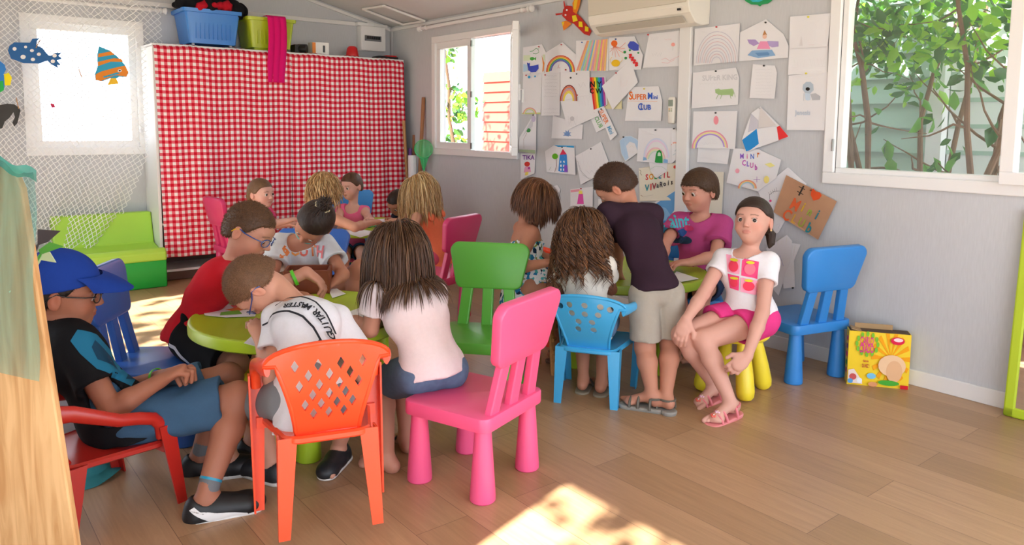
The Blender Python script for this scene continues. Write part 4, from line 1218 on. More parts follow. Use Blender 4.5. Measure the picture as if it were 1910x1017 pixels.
def armchair(m, label, pattern, W=.17, feet=None, sh=.27, th=.52, lean=.10, az=None):
    """moulded armchair for children; front is +y. feet: four (x, y): rear left, rear right, front left, front right"""
    feet = feet or [(-.145, -.185), (.145, -.185), (-.185, .165), (.185, .165)]
    t = empty('child_armchair', (0, 0, 0), 0, label, 'chair')
    mb = MB(); out = rrect(.33, .33, .05, w2=.25)
    panel(mb, out, [], .035, lambda u, v: (u, v, sh-.010*(1-(u/.17)**2)*(1-(v/.17)**2)+.004*max(0, v-.12)*-8), m, .007)
    mb.tube([(a*.995, b*.995, sh-.008) for a, b in out]+[(out[0][0], out[0][1], sh-.008)], .010, m, n=6, flat=1.2); mb.build('seat', t)
    # back: narrow at the seat, wide at the crest, curved round the sitter
    H = th-sh
    def fn(u, v): return (u, -.135-lean*v/H*1.0+.9*u*u*(v/H)*1.3-.02*sin(v/H*pi), sh+v)
    hw = lambda v: .092+.078*max(0, (v/H))**1.5
    N = 14; outer = []
    Rr = [(hw(H*i/N*.80)*1.0, H*i/N*.80) for i in range(N+1)]
    crest = [(W*1.06*cos(a), H*.80+H*.22*sin(a)) for a in [pi*i/16 for i in range(1, 16)]]
    outer = [(x, v) for x, v in Rr]+[(W*1.06, H*.80)]+crest+[(-W*1.06, H*.80)]+[(-x, v) for x, v in Rr[::-1]]
    outer = [p for i, p in enumerate(outer) if i == 0 or math.dist(p, outer[i-1]) > .003]
    holes = []
    if pattern == 'diamond':
        for row, (v, xs) in enumerate(((.060, (-.036, 0, .036)), (.088, (-.054, -.018, .018, .054)), (.116, (-.036, 0, .036)), (.144, (-.062, -.021, .021, .062)), (.172, (-.042, 0, .042)), (.200, (-.066, -.022, .022, .066)))):
            for x in xs: x, vv = x*(1.10+.35*v/.2), (v*1.06+.005)*H/.275; holes.append([(x+.0112, vv), (x, vv+.0185*H/.275), (x-.0112, vv), (x, vv-.0185*H/.275)])
    else:
        for v, xs in ((.215, (-.026, .026)), (.207, (-.0, )), (.200, (-.110, .110)), (.21, (-.068, .068)), (.172, (-.058, 0, .058)), (.135, (-.030, .030)), (.098, (-.034, .034)), (.066, (0,))):
            if xs == (-.0, ) or (len(xs) == 2 and abs(xs[0]) == .026): continue
            for x in xs: holes.append([(x+.0145*cos(2*pi*k/14), v+.0145*sin(2*pi*k/14)) for k in range(14)])
        holes.append([(.0145*cos(2*pi*k/14), .212+.0145*sin(2*pi*k/14)) for k in range(14)])
    mb = MB(); panel(mb, outer, holes, .018, fn, m, .008)
    rim = [np.array(fn(x, v)) for x, v in outer]; mb.tube(rim+[rim[0]], .0075, m, n=6); mb.build('backrest', t, angle=60)
    for sx, S in ((-1, 0), (1, 1)):
        mb = MB(); fx, fy = feet[2+S]
        zc = sh+H*.80 if az is None else az+.04; p0 = np.array(fn(sx*W*1.0, H*.80)); 
        pts = [p0, p0+np.array([sx*.010, .040, -.006]), (sx*.186, -.03, zc-.018), (sx*.192, .03, zc-.030), (sx*.192, .075, zc-.045), (sx*.190, .098, zc-.070), (sx*.188, .106, zc-.115)]
        rings = []
        P = [np.array(p) for p in pts]
        for i, p in enumerate(P):
            tt = nrm(P[min(i+1, len(P)-1)]-P[max(i-1, 0)]); side = np.array([sx, 0, 0.0]); side = nrm(side-tt*np.dot(side, tt)); nn = np.cross(tt, side)
            w_, h_ = (.010, .028) if i == 0 else ((.014, .024) if i == 1 else (.016, .020))
            rings.append([p+side*w_*cos(a)+nn*h_*sin(a) for a in [2*pi*k/14 for k in range(14)]])
        mb.loft(rings, m); mb.build('armrest', t, angle=60)
        mb = MB(); lleg(mb, (sx*.186, .110, zc-.075), (fx, fy, 0), .052, m, sx, 1, 1.0, .62); mb.box((sx*.165, .118, sh-.012), (.05, .02, .035), m); mb.build('leg', t, angle=30)
        fx, fy = feet[S]; mb = MB(); lleg(mb, (sx*.118, -.135, sh), (fx, fy, 0), .055, m, sx, -1, 1.0, .6); mb.build('leg', t, angle=30)
    return t
def put(t, x, y, rz, z=0, tilt=0):
    t.location = (x, y, z); t.rotation_euler = (tilt, 0, rz)
    return t
def rz_of(fx, fy): return atan2(fy, fx)-pi/2
PINK = plastic('plastic_pink', '#ef5c8e'); GREEN = plastic('plastic_green', '#57a33b'); MAG = plastic('plastic_magenta', '#d23a72'); BLUE = plastic('plastic_blue', '#2f83d0')
DBLUE = plastic('plastic_deep_blue', '#2d5fb0'); LIME = plastic('plastic_lime', '#a6c22b'); YEL = plastic('plastic_yellow', '#f2dc38'); ORANGE = plastic('plastic_orange', '#f2502a', rough=.28)
RED = plastic('plastic_red', '#b3271f', rough=.28); SKY = plastic('plastic_sky', '#3fa7de', rough=.28)
T1 = put(child_table(LIME, 'lime green round children\'s table in front with the brown box on it'), 1.209, 2.864, radians(20))
T3 = put(child_table(LIME, 'lime green round children\'s table beside the wall of drawings'), 2.954, 2.714, radians(22))
T2 = put(child_table(LIME, 'lime green round children\'s table at the back near the checked curtain'), 2.729, 5.137, radians(45))
for T_, fp in ((T1, (1.037, 2.397)), (T3, (2.53, 2.777)), (T2, (2.699, 5.008-.1))):
    c = Vector(T_.location); a = atan2(fp[1]-c.y, fp[0]-c.x); T_.rotation_euler = (0, 0, a-pi/4)
# chair placements: centre and facing
put(child_chair(PINK, 'pink chunky children\'s chair nearest the camera with a long haired girl on it'), 1.519, 2.100, rz_of(-.095, .275))
put(child_chair(BLUE, 'blue chunky children\'s chair standing empty against the wall beside the yellow game box'), 3.485, 2.03, rz_of(.245, .97))
_g = atz(908, 603, .30)
put(child_chair(GREEN, 'green chunky children\'s chair standing empty behind the pink one'), float(_g[0])-.75*.15, float(_g[1])-.66*.15, rz_of(-.75, -.66))
_g = atz(846, 505, .30)
put(child_chair(MAG, 'magenta chunky children\'s chair with the blond girl in orange at the back table'), float(_g[0])-.12, float(_g[1])+.04, rz_of(-.35, .93))
_g = atz(300, 668, .30)
put(child_chair(DBLUE, 'deep blue chunky children\'s chair under the boy in the red shirt'), float(_g[0]), float(_g[1]), rz_of(.80, -.55))
put(child_chair(MAG, 'pink chunky children\'s chair behind the smiling girl by the checked curtain'), *[float(v) for v in (atz(455, 455, .30)[:2])], rz_of(1, .05))
_g = dep(672, 450, 6.25)
put(child_chair(BLUE, 'blue chunky children\'s chair behind the ponytailed girl at the back table'), float(_g[0]), float(_g[1]), rz_of(-.15, -1))
_g = dep(566, 500, 3.86)
put(child_chair(DBLUE, 'deep blue chunky children\'s chair under the girl with the hair bun'), float(_g[0]), float(_g[1]), rz_of(-.62, -.78))
_g = dep(1284, 480, 4.31)
put(child_chair(BLUE, 'blue chunky children\'s chair under the boy in the pink shirt by the wall'), float(_g[0]), float(_g[1]), rz_of(-.75, -.65))
put(child_stool(YEL, 'yellow four legged children\'s stool under the seated girl in the white shirt'), 3.00, 2.06, radians(12))
_g = dep(512, 800, 2.95)
put(child_stool(YEL, 'yellow four legged children\'s stool pushed under the front table'), float(_g[0]), float(_g[1]), radians(30))
put(armchair(SKY, 'sky blue moulded children\'s armchair with round holes in its back', 'round', feet=[(-.128, -.165), (.128, -.165), (-.16, .135), (.16, .135)], sh=.255, th=.505, W=.165), 2.44, 2.425, rz_of(.84, .54))
oc = put(armchair(ORANGE, 'orange moulded children\'s armchair with diamond holes and a boy in white on it', 'diamond', sh=.29, th=.565, feet=[(-.135, -.15), (.135, -.15), (-.19, .10), (.19, .10)]), 0, 0, 0)
_a = (atz(523, 1003, .03)+atz(702, 970, .03))/2; _b = (atz(482, 960)+atz(716, 934))/2; _d = nrm(_b*[1, 1, 0]-_a*[1, 1, 0]); _s = nrm(atz(702, 970)-atz(523, 1003)); _d = nrm(np.array([-_s[1], _s[0], 0])); _c = (_a+_b)/2
oc.location = (_c[0]+_d[0]*.02, _c[1]+_d[1]*.02, .022); oc.rotation_euler = (radians(-7), 0, rz_of(_d[0], _d[1]))
put(armchair(RED, 'dark red moulded children\'s armchair under the boy in the blue cap', 'diamond', sh=.215, th=.45, az=.315, feet=[(-.15, -.175), (.15, -.175), (-.185, .16), (.185, .16)]), .43, 2.66, rz_of(.95, .30))
_g = dep(1022, 460, 4.45)
put(armchair(ORANGE, 'orange red moulded children\'s armchair at the far side of the wall side table', 'diamond', sh=.27, th=.52), float(_g[0]), float(_g[1]), rz_of(.2, -1))
# wicker stool
_g = dep(985, 560, 3.80); wk = empty('wicker_stool', (_g[0], _g[1], 0), 0, 'brown wicker stool under the girl in the flowered dress', 'stool')
WICK = mat('wicker', '#b07a44', rough=.7, var=.35, bscale=300, bump=.8)
mb = MB(); mb.lathe([(.0, .235), (.145, .235), (.155, .25), (.155, .30), (.145, .315), (0, .318)], WICK, n=32)
for k in range(26): 
    z = .24+.075*k/26; mb.tube([(.157*cos(a), .157*sin(a), z+.0015*sin(a*16+k*pi)) for a in [2*pi*j/48 for j in range(49)]], .0022, WICK, n=4)
mb.build('seat', wk)
for k in range(4):
    a = k*pi/2+.4; mb = MB()
    for j in range(3): mb.tube([(.125*cos(a+j*.10), .125*sin(a+j*.10), .235), (.14*cos(a+j*.10), .14*sin(a+j*.10), 0)], .009, WICK, n=6)
    for z in (.06, .12, .18): mb.tube([(.14*cos(a+j*.1), .14*sin(a+j*.1), z) for j in (-.3, 1, 2.3)], .010, WICK, n=6)
    mb.build('leg', wk)

# ------------------------------------------------------------------ cabinet, curtains, sofa, corner
YC = 6.22
cx0, cx1 = float(aty(284, 90, YC)[0]), float(aty(757, 120, YC)[0])-.02; cz = float(aty(286, 81, YC)[2])+.005
cab = empty('cabinet', ((cx0+cx1)/2, YC+.2, 0), 0, 'long white open cabinet hidden by the red checked curtains', 'cabinet')
mb = MB(); mb.box(((cx0+cx1)/2, (YC+YB)/2, cz-.011), (cx1-cx0, YB-YC-.01, .022), WHITE); mb.build('top_panel', cab, world=True, smooth=False, bevel=.002)
for x in (cx0+.011, cx1-.011, (cx0+cx1)/2, cx0+.011+(cx1-cx0)/4): mb = MB(); mb.box((x, (YC+YB)/2, cz/2), (.022, YB-YC-.01, cz-.03), WHITE); mb.build('side_panel', cab, world=True, smooth=False, bevel=.002)
for z in (.08, .45, .80, 1.12, 1.46): mb = MB(); mb.box(((cx0+cx1)/2, (YC+YB)/2, z), (cx1-cx0-.05, YB-YC-.02, .018), WHITE); mb.build('shelf', cab, world=True, smooth=False)
mb = MB(); mb.box(((cx0+cx1)/2, YB-.012, cz/2), (cx1-cx0-.05, .01, cz-.05), mat('cabinet_back', '#7d6f66', rough=.8)); mb.build('back_panel', cab, world=True, smooth=False)
mb = MB(); mb.box(((cx0+cx1)/2, YC+.03, .04), (cx1-cx0-.05, .02, .07), mat('plinth_wood', '#5d4438', rough=.6, var=.2)); mb.build('plinth', cab, world=True, smooth=False)
gm, nt, b = node_mat('gingham', .9, .1)
uvn = nt.nodes.new('ShaderNodeUVMap'); uvn.uv_map = 'UVMap'; sp_ = nt.nodes.new('ShaderNodeSeparateXYZ'); nt.links.new(uvn.outputs[0], sp_.inputs[0])
sums = []
for ch in (0, 1):
    fr_ = nt.nodes.new('ShaderNodeMath'); fr_.operation = 'FRACT'; nt.links.new(sp_.outputs[ch], fr_.inputs[0])
    gt = nt.nodes.new('ShaderNodeMath'); gt.operation = 'GREATER_THAN'; gt.inputs[1].default_value = .5; nt.links.new(fr_.outputs[0], gt.inputs[0]); sums.append(gt)
ad = nt.nodes.new('ShaderNodeMath'); ad.operation = 'ADD'; nt.links.new(sums[0].outputs[0], ad.inputs[0]); nt.links.new(sums[1].outputs[0], ad.inputs[1])
hf_ = nt.nodes.new('ShaderNodeMath'); hf_.operation = 'MULTIPLY'; hf_.inputs[1].default_value = .5; nt.links.new(ad.outputs[0], hf_.inputs[0])
cr = nt.nodes.new('ShaderNodeValToRGB'); cr.color_ramp.interpolation = 'CONSTANT'
cr.color_ramp.elements[0].color = (*hexc('#ece6e6'), 1); cr.color_ramp.elements[0].position = 0; e1 = cr.color_ramp.elements[1]; e1.position = .25; e1.color = (*hexc('#dd6674'), 1)
e2 = cr.color_ramp.elements.new(.75); e2.color = (*hexc('#c5172e'), 1); nt.links.new(hf_.outputs[0], cr.inputs[0]); nt.links.new(cr.outputs[0], b.inputs['Base Color'])
def sheet(name, nu, nv, fn, m, uvfn, parent=None, thick=.0015):
    V = [fn(i/nu, j/nv) for j in range(nv+1) for i in range(nu+1)]; F = [(j*(nu+1)+i, j*(nu+1)+i+1, (j+1)*(nu+1)+i+1, (j+1)*(nu+1)+i) for j in range(nv) for i in range(nu)]
    me = bpy.data.meshes.new(name); me.from_pydata([tuple(map(float, v)) for v in V], [], F); me.materials.append(m)
    uv = me.uv_layers.new(name='UVMap'); UV = [uvfn(i/nu, j/nv) for j in range(nv+1) for i in range(nu+1)]
    for l in me.loops: uv.data[l.index].uv = UV[l.vertex_index]
    me.polygons.foreach_set('use_smooth', [True]*len(F)); me.update(); o = bpy.data.objects.new(name, me); link(o)
    if thick: s_ = o.modifiers.new('solid', 'SOLIDIFY'); s_.thickness = thick
    if parent: set_parent(o, parent)
    return o
for i, (pa, pb, pc, pd, lab) in enumerate((((286, 83), (543, 99), (548, 492), (309, 490), 'left red and white checked curtain hanging over the cabinet'), ((543, 99), (753, 113), (762, 480), (548, 486), 'right red and white checked curtain hanging over the cabinet'))):
    A_, B_, C2, D2 = [aty(*p, YC-.02) for p in (pa, pb, pc, pd)]
    zt_, zb = cz+.006, (.19, .19)[i]
    def fn(u, v, A_=A_, B_=B_, C2=C2, D2=D2, i=i, zt_=zt_, zb=zb):
        x = (A_[0]*(1-v)+D2[0]*v)*(1-u)+(B_[0]*(1-v)+C2[0]*v)*u
        f = .004+.016*v
        y = YC-.022+f*(sin(u*31+1.5*sin(u*7+i))*.55+sin(u*13+v*1.5+i*2)*.7)-.012*v
        z = zt_*(1-v)+zb*v-.006*sin(u*pi*6+i)*(1-v)*.6
        if v < .012: y = YC+.06*(1-v/.012)
        return (x, min(y, YC-.001) if v >= .012 else y, z)
    W_ = B_[0]-A_[0]
    o = sheet('curtain', 110, 84, fn, gm, lambda u, v, W_=W_, i=i: ((u*W_*1.03)/.0475+i*.3, v*(cz-.19)/.0475))
    tag(o, lab, 'curtain')
# sofa of foam
SOFA1, SOFA2 = mat('sofa_light', '#a9d94a', rough=.45), mat('sofa_dark', '#1fa83c', rough=.45)
sx1 = float(atz(311, 533)[0]); sx0 = float(atz(108, 545)[0]); sy0 = 6.02
sf = empty('foam_sofa', ((sx0+sx1)/2, sy0+.2, 0), 0, 'two tone green foam children\'s sofa below the left window', 'sofa')
mb = MB(); mb.rbox(((sx0+sx1)/2, sy0+.26, .105), (sx1-sx0, .50, .21), .012, SOFA2); mb.build('base', sf, world=True)
ZS = float(aty(200, 399, sy0+.45)[2]); mb = MB(); prof = [(sy0-.003, .205), (sy0-.003, .27), (sy0+.03, .30), (sy0+.2, .27), (sy0+.36, .30), (sy0+.43, ZS), (sy0+.52, ZS), (sy0+.52, .205)]
mb.loft([[(x, y, z) for y, z in prof] for x in (sx0, sx1)], SOFA1); mb.build('cushion', sf, world=True, smooth=False, bevel=.012)
# things on top of the cabinet
def top_at(px, py, dy=.12): p = aty(px, py, YC+dy); return p
def bin_box(m, x, y, z, w, d, h, label, wheels):
    t = empty('storage_box', (x, y, z), 0, label, 'storage box'); mb = MB(); e = .02
    def rg(k, zz, wd): return [(a*(wd[0]-k)/w*1.0, b_*(wd[1]-k)/d, zz) for a, b_ in rrect(w, d, .03)]
    s0, s1 = (.82*w, .82*d), (w, d)
    mb.loft([rg(0, .025, s0), rg(0, h*.9, (w*.95, d*.95)), rg(0, h*.905, (w*1.03, d*1.03)), rg(0, h, (w*1.05, d*1.05)), rg(.01, h, (w*1.0, d*1.0)), rg(.01, .03, (w*.80, d*.80))], m)
    for k in range(9): 
        a = -.3*w+.6*w*k/8; mb.box((a, -d*.45, h*.42), (.006, .006, h*.42), m)
    mb.build('tub', t)
    if wheels:
        for a in (-1, 1):
            for b_ in (-1, 1): mb = MB(); mb.tube([(a*w*.33-.008, b_*d*.3, .014), (a*w*.33+.008, b_*d*.3, .014)], .014, WHITE, n=12); mb.build('wheel', t)
    else:
        mb = MB(); mb.box((0, 0, .012), (w*.7, d*.7, .03), m); mb.build('foot_rim', t)
    return t
BBOX = mat('clear_blue_plastic', '#3d86dc', rough=.25, alpha=.9); GBOX = mat('clear_lime_plastic', '#b7c92b', rough=.25, alpha=.9)
a_, b_ = top_at(334, 60), top_at(447, 70); bin_box(BBOX, (a_[0]+b_[0])/2, YC+.19, cz, b_[0]-a_[0]-.03, .36, .29, 'blue plastic storage box on wheels heaped with dark clothes', True)
bx, bw = (a_[0]+b_[0])/2, b_[0]-a_[0]
a_, b_ = top_at(453, 70), top_at(547, 70); bin_box(GBOX, (a_[0]+b_[0])/2, YC+.19, cz, b_[0]-a_[0]-.03, .34, .27, 'lime plastic storage box with a pink scarf hanging from it', False)
gx, gw = (a_[0]+b_[0])/2, b_[0]-a_[0]
CL = fabric('black_cloth', '#15151a'); 
def heap(name, x, y, z, w, d, h, m, label, seed, cat='clothes'):
    P = [E_((x, y, z), (w/2, d/2, h/2))]; o = net(name, P+[E_((x+w*.25, y, z-h*.1), (w*.3, d*.45, h*.5)), E_((x-w*.3, y-.02, z-h*.1), (w*.25, d*.4, h*.4))], m, h=.008, post=folds(.016, 34, seed)); return tag(o, label, cat)
heap('clothes', bx+.03, YC+.17, cz+.335, bw*1.08, .36, .17, CL, 'heap of black clothes spilling over the blue storage box', 3)
heap('clothes', bx+.02, YC+.10, cz+.325, bw*.55, .26, .10, fabric('red_cloth', '#b0182a'), 'red garment tucked into the heap on the blue storage box', 5)
PS = fabric('pink_scarf', '#d3176e')
xs0, xs1 = float(aty(498, 100, YC-.03)[0]), float(aty(532, 100, YC-.03)[0])
def fs(u, v):
    L = .62; s_ = v*L
    if s_ < .08: y, z = YC+.06-s_, cz+.30-.02
    else: y, z = YC-.035-.012*sin(v*5), cz+.28-(s_-.08)
    if s_ < .08: y = YC+.045-s_
    return (xs0+(xs1-xs0)*u+.01*sin(v*4), y-.012*abs(sin(u*9.4))*(1 if s_ > .08 else .2), z)
tag(sheet('scarf', 24, 40, fs, PS, lambda u, v: (u, v), thick=.003), 'long pink scarf hanging down over the checked curtain', 'scarf')
mb = MB(); p = aty(562, 92, YC+.15); mb.tube([(p[0]-.03, YC+.15, cz+.045), (p[0]+.03, YC+.10, cz+.045)], .042, mat('black_plastic', '#17171a', rough=.4), n=18); mb.box((p[0]-.03, YC+.16, cz+.04), (.09, .1, .08), mat('black_plastic', '#17171a')); tag(mb.build('projector', bevel=.004), 'small black round device on the cabinet beside the white carton', 'device')
mb = MB(); p = aty(592, 90, YC+.12); mb.box((p[0]+.02, YC+.14, cz+.055), (.145, .11, .11), mat('white_card', '#e8e8e6', rough=.7)); mb.box((p[0]+.045, YC+.083, cz+.055), (.02, .003, .06), paint('#55585c')); mb.box((p[0]-.048, YC+.083, cz+.06), (.03, .003, .09), paint('#e08a4a')); tag(mb.build('carton', smooth=False), 'small white carton with an orange edge on the cabinet', 'carton')
mb = MB(); p = aty(657, 100, YC+.12); mb.lathe([(.058, 0), (.060, .01), (.045, .085), (.030, .10), (.001, .102)], plastic('red_cup', '#cc1f24'), n=24, c=(p[0], YC+.12, cz)); tag(mb.build('beaker'), 'upside down red plastic beaker on the cabinet', 'cup')
mb = MB(); p = aty(722, 110, YC+.12); mb.rbox((p[0], YC+.16, cz+.018), (.22, .16, .03), .03, mat('black_plastic', '#17171a')); mb.rbox((p[0]+.03, YC+.13, cz+.035), (.12, .1, .012), .02, plastic('red_cup', '#cc1f24')); tag(mb.build('tray'), 'flat black and red case lying at the right end of the cabinet', 'case')
# fuse box
a_, b_ = aty(673, 47, YB-.09), aty(719, 97, YB-.09); fb = empty('fuse_box', ((a_[0]+b_[0])/2, YB, b_[2]), 0, 'white fuse box on the back wall in the corner', 'fuse box')
mb = MB(); mb.rbox(((a_[0]+b_[0])/2, YB-.05, (a_[2]+b_[2])/2), (b_[0]-a_[0], .098, a_[2]-b_[2]), .01, PVC); mb.build('housing', fb, world=True)
mb = MB(); mb.box(((a_[0]+b_[0])/2-.01, YB-.105, (a_[2]+b_[2])/2-.0), (.17, .008, .05), mat('dark_grey', '#6d6f72')); mb.build('switch_panel', fb, world=True, smooth=False)
for k in range(6): mb = MB(); mb.box(((a_[0]+b_[0])/2-.07+.024*k, YB-.113, (a_[2]+b_[2])/2+.004), (.014, .014, .026), mat('black_plastic', '#17171a')); mb.build('breaker_switch', fb, world=True, smooth=False)
mb = MB(); zz = zceil((a_[0]+b_[0])/2)-.03; mb.box((a_[0]+.06, YB-.04, (a_[2]+zz)/2), (.17, .07, zz-a_[2]), PVC); mb.build('duct', fb, world=True, smooth=False)
# things standing in the corner right of the cabinet
WOODL = mat('pale_wood', '#b98a55', rough=.5, var=.2, bscale=80)
def lean_stick(name, p_top, y_top, p_bot, y_bot, r, m, label, cat, flat=1.0):
    t = aty(*p_top, y_top); b = aty(*p_bot, y_bot); b[2] = r; mb = MB(); mb.tube([b, t], r, m, n=10, flat=flat); return tag(mb.build(name), label, cat)
lean_stick('wooden_stick', (790, 182), 5.98, (775, 455), 5.9, .017, mat('brown_wood', '#9c6a45', rough=.6, var=.2), 'tall brown wooden stick leaning in the corner by the small window', 'stick')
lean_stick('wooden_stick', (772, 252), 6.18, (768, 455), 6.05, .013, mat('brown_wood', '#9c6a45'), 'short brown wooden stick in the corner behind the paper roll', 'stick')
lean_stick('wooden_plank', (753, 225), 6.16, (768, 455), 6.1, .014, WOODL, 'pale wooden plank leaning against the end of the cabinet', 'plank')
lean_stick('purple_tube', (765, 277), 6.15, (767, 455), 6.02, .016, plastic('purple_plastic', '#6a3f95'), 'purple tube standing in the corner beside the paper roll', 'tube')
lean_stick('paper_roll', (769, 290), 6.0, (772, 455), 5.95, .040, mat('paper_white', '#e9eaee', rough=.8), 'white paper roll standing in the corner below the stick', 'paper roll')
# green butterfly net
bn = aty(790, 278, 5.85); nt_ = empty('hand_net', (bn[0], bn[1], 0), 0, 'green hand net hanging in front of the corner', 'net')
NETG = mat('green_mesh', '#3fd884', rough=.6, alpha=.55); GST = plastic('green_stick', '#2fbd6b')
mb = MB(); R0 = .082; d_ = np.array([.62, -.78, 0]); c0 = np.array([bn[0], bn[1], bn[2]])
mb.tube([c0+R0*(d_*0+RGT*cos(a)+np.array([0, 0, 1])*sin(a)) for a in [2*pi*k/28 for k in range(29)]], .003, GST, n=6); mb.build('hoop', nt_, world=True)
mb = MB(); rings = []
for k in range(9):
    t_ = k/8; rings.append([c0+np.array([0, 0, -.19*t_**1.4])+AWY*.05*sin(t_*pi)+R0*(1-t_*.93)*(RGT*cos(a)+np.array([0, 0, 1.0])*sin(a)*(1-t_*.6))+0.004*sin(a*7)*RGT*t_ for a in [2*pi*j/24 for j in range(24)]])
mb.loft(rings, NETG, caps=False); mb.build('mesh_bag', nt_, world=True)
mb = MB(); mb.tube([c0-np.array([0, 0, R0]), c0-np.array([0, 0, .55])+RGT*.015], .006, GST, n=8); mb.build('handle', nt_, world=True)
# hanging fishing net over the left window: knotted cord lattice
YN = YB-.11
NETW = mat('net_cord', '#eef0f0', rough=.8)
def netpt(u, v):
    """u 0..1 left to right, v 0..1 top to bottom"""
    tl, tr, br, bl = (-70, -45), (298, 8), (188, 478), (-40, 430)
    x = (tl[0]*(1-u)+tr[0]*u)*(1-v)+(bl[0]*(1-u)+br[0]*u)*v; y = (tl[1]*(1-u)+tr[1]*u)*(1-v)+(bl[1]*(1-u)+br[1]*u)*v
    x += (1-v)*0+34*sin(pi*min(1, v*1.15))*u*(v < .9)*.0 + 55*u*sin(pi*v)*.85
    Y = YN-.05*sin(u*15+v*2)*.6-.10*v-.03*sin(u*37)
    return aty(x, y, Y)
NU, NV = 56, 80; G = {}
rn = np.random.RandomState(2)
for j in range(NV+1):
    for i in range(NU+1):
        if (i+j) % 2 == 0: G[(i, j)] = netpt(min(1, max(0, (i+rn.normal()*.12)/NU)), min(1, max(0, (j+rn.normal()*.12)/NV)))
V = []; F = []
def cord(a, b, r=.0026):
    t = nrm(b-a); s1_ = nrm(np.cross(t, AWY)); s2_ = np.cross(t, s1_); k = len(V)
    for p in (a, b):
        for q in range(3): V.append(tuple(p+(s1_*cos(q*2.094)+s2_*sin(q*2.094))*r))
    for q in range(3): F.append((k+q, k+(q+1) % 3, k+3+(q+1) % 3, k+3+q))
for (i, j), p in G.items():
    for di in (-1, 1):
        if (i+di, j+1) in G: cord(p, G[(i+di, j+1)])
mb = MB(); mb.add(V, F, NETW); o = mb.build('fishing_net'); tag(o, 'white knotted fishing net draped over the left window', 'net')
# cut-out animals clipped to the net
def cutout(name, poly, Y, m, label, cat, extra=(), peg=None, thick=.003, rot=None):
    mb = MB(); P = [aty(x, y, Y) for x, y in poly]; n = len(P)
    fr_ = [(p[0], p[1], p[2]) for p in P]; bk = [(p[0], p[1]+thick, p[2]) for p in P]
    mb.add(fr_+bk, [tuple(range(n)), tuple(reversed(range(n, 2*n)))]+[(i, n+i, n+(i+1) % n, (i+1) % n) for i in range(n)], m)
    for k, (pl, mm) in enumerate(extra):
        q = [aty(x, y, Y-.0015-.0004*k) for x, y in pl]; q = [(a[0], Y-.0015-.0004*k, a[2]) for a in q]; mb.add(q, [tuple(range(len(q)))], mm)
    o = mb.build(name, smooth=False); tag(o, label, cat)
    if peg:
        mb = MB(); a, b = [aty(*p, Y-.006) for p in peg]; mb.tube([a, b], .005, WOODL, n=6, flat=.6); mb.build('clothes_peg', o, world=True)
    return o
Z1 = lambda L: [(x/3.39, y/3.39) for x, y in L]
def blob(x, y, rx, ry, n=10, z=3.39, ox=0, oy=0): return [(ox+(x+rx*cos(2*pi*k/n))/z, oy+(y+ry*sin(2*pi*k/n))/z) for k in range(n)]
FB = mat('card_blue', '#1f5f9e', rough=.7); PW = paint('#e8e8ea')
cutout('paper_fish', Z1([(50, 320), (60, 290), (90, 268), (190, 270), (205, 245), (250, 242), (232, 262), (228, 285), (270, 305), (305, 350), (322, 352), (345, 335), (392, 332), (370, 352), (392, 372), (360, 382), (385, 412), (360, 410), (370, 432), (330, 410), (300, 382), (250, 402), (150, 400), (70, 370)]), YN-.09, FB, 'blue paper fish with white spots hanging on the net', 'paper fish',
       [(blob(92, 309, 13, 12), PW), (blob(162, 297, 10, 9), PW), (blob(202, 320, 13, 10), PW), (blob(146, 360, 17, 14), PW), (blob(208, 376, 14, 11), PW), (blob(246, 343, 13, 11), PW), (blob(345, 352, 14, 12), PW), (blob(334, 388, 14, 12), PW)], peg=[(75, 75), (67, 89)])
SB, SO, SY = mat('card_cyan', '#2aa0c8', rough=.7), paint('#e08a35'), paint('#efc23a')
cutout('paper_fish', Z1([(626, 293), (690, 318), (740, 355), (790, 410), (812, 460), (800, 488), (755, 485), (735, 497), (750, 530), (715, 530), (680, 540), (700, 495), (640, 515), (605, 505), (600, 470), (618, 420), (615, 350)]), YN-.09, SB, 'orange and blue striped paper fish hanging before the bright window', 'paper fish',
       [(Z1([(622, 340), (700, 325), (725, 345), (620, 362)]), SO), (Z1([(618, 392), (720, 368), (765, 372), (780, 392), (700, 390), (620, 418)]), SO), (Z1([(605, 470), (640, 452), (720, 430), (790, 415), (812, 455), (800, 485), (730, 475), (640, 512), (605, 505)]), SO), (blob(757, 447, 13, 9), PW), (blob(757, 447, 7, 5), paint('#1b1b1b')), (Z1([(700, 495), (735, 495), (750, 530), (680, 538)]), SY), (Z1([(650, 485), (740, 458), (760, 465), (660, 492)]), SB)])
cutout('paper_seahorse', Z1([(-40, 700), (0, 665), (45, 655), (90, 660), (120, 680), (130, 700), (110, 780), (90, 800), (78, 775), (95, 740), (85, 710), (60, 745), (30, 770), (15, 810), (-20, 820)]), YN-.09, mat('card_black', '#3b3c3c', rough=.8, var=.3), 'dark paper seahorse pegged to the net at the left edge', 'paper seahorse', peg=[(30, 182), (35, 203)])
cutout('paper_fish', Z1([(-40, 400), (0, 385), (30, 410), (38, 440), (20, 475), (55, 460), (75, 490), (65, 540), (30, 540), (25, 570), (0, 585), (-40, 560)]), YN-.09, mat('card_blue2', '#2c7fd0', rough=.7), 'blue, yellow and green paper fish cut by the left edge', 'paper fish',
       [(Z1([(25, 470), (55, 460), (75, 490), (65, 540), (30, 540)]), paint('#f0e02a')), (Z1([(-40, 520), (20, 510), (25, 570), (0, 585), (-40, 560)]), paint('#35b55a'))])
cutout('paper_scrap', Z1([(315, 655), (340, 655), (350, 678), (330, 682)]), YN-.09, paint('#c0395c'), 'tiny pink paper scrap dangling in front of the bright window', 'paper scrap')
cutout('clothes_peg', Z1([(494, 435), (500, 434), (521, 488), (515, 490)]), YN-.09, WOODL, 'wooden clothes peg hanging before the bright window', 'peg')
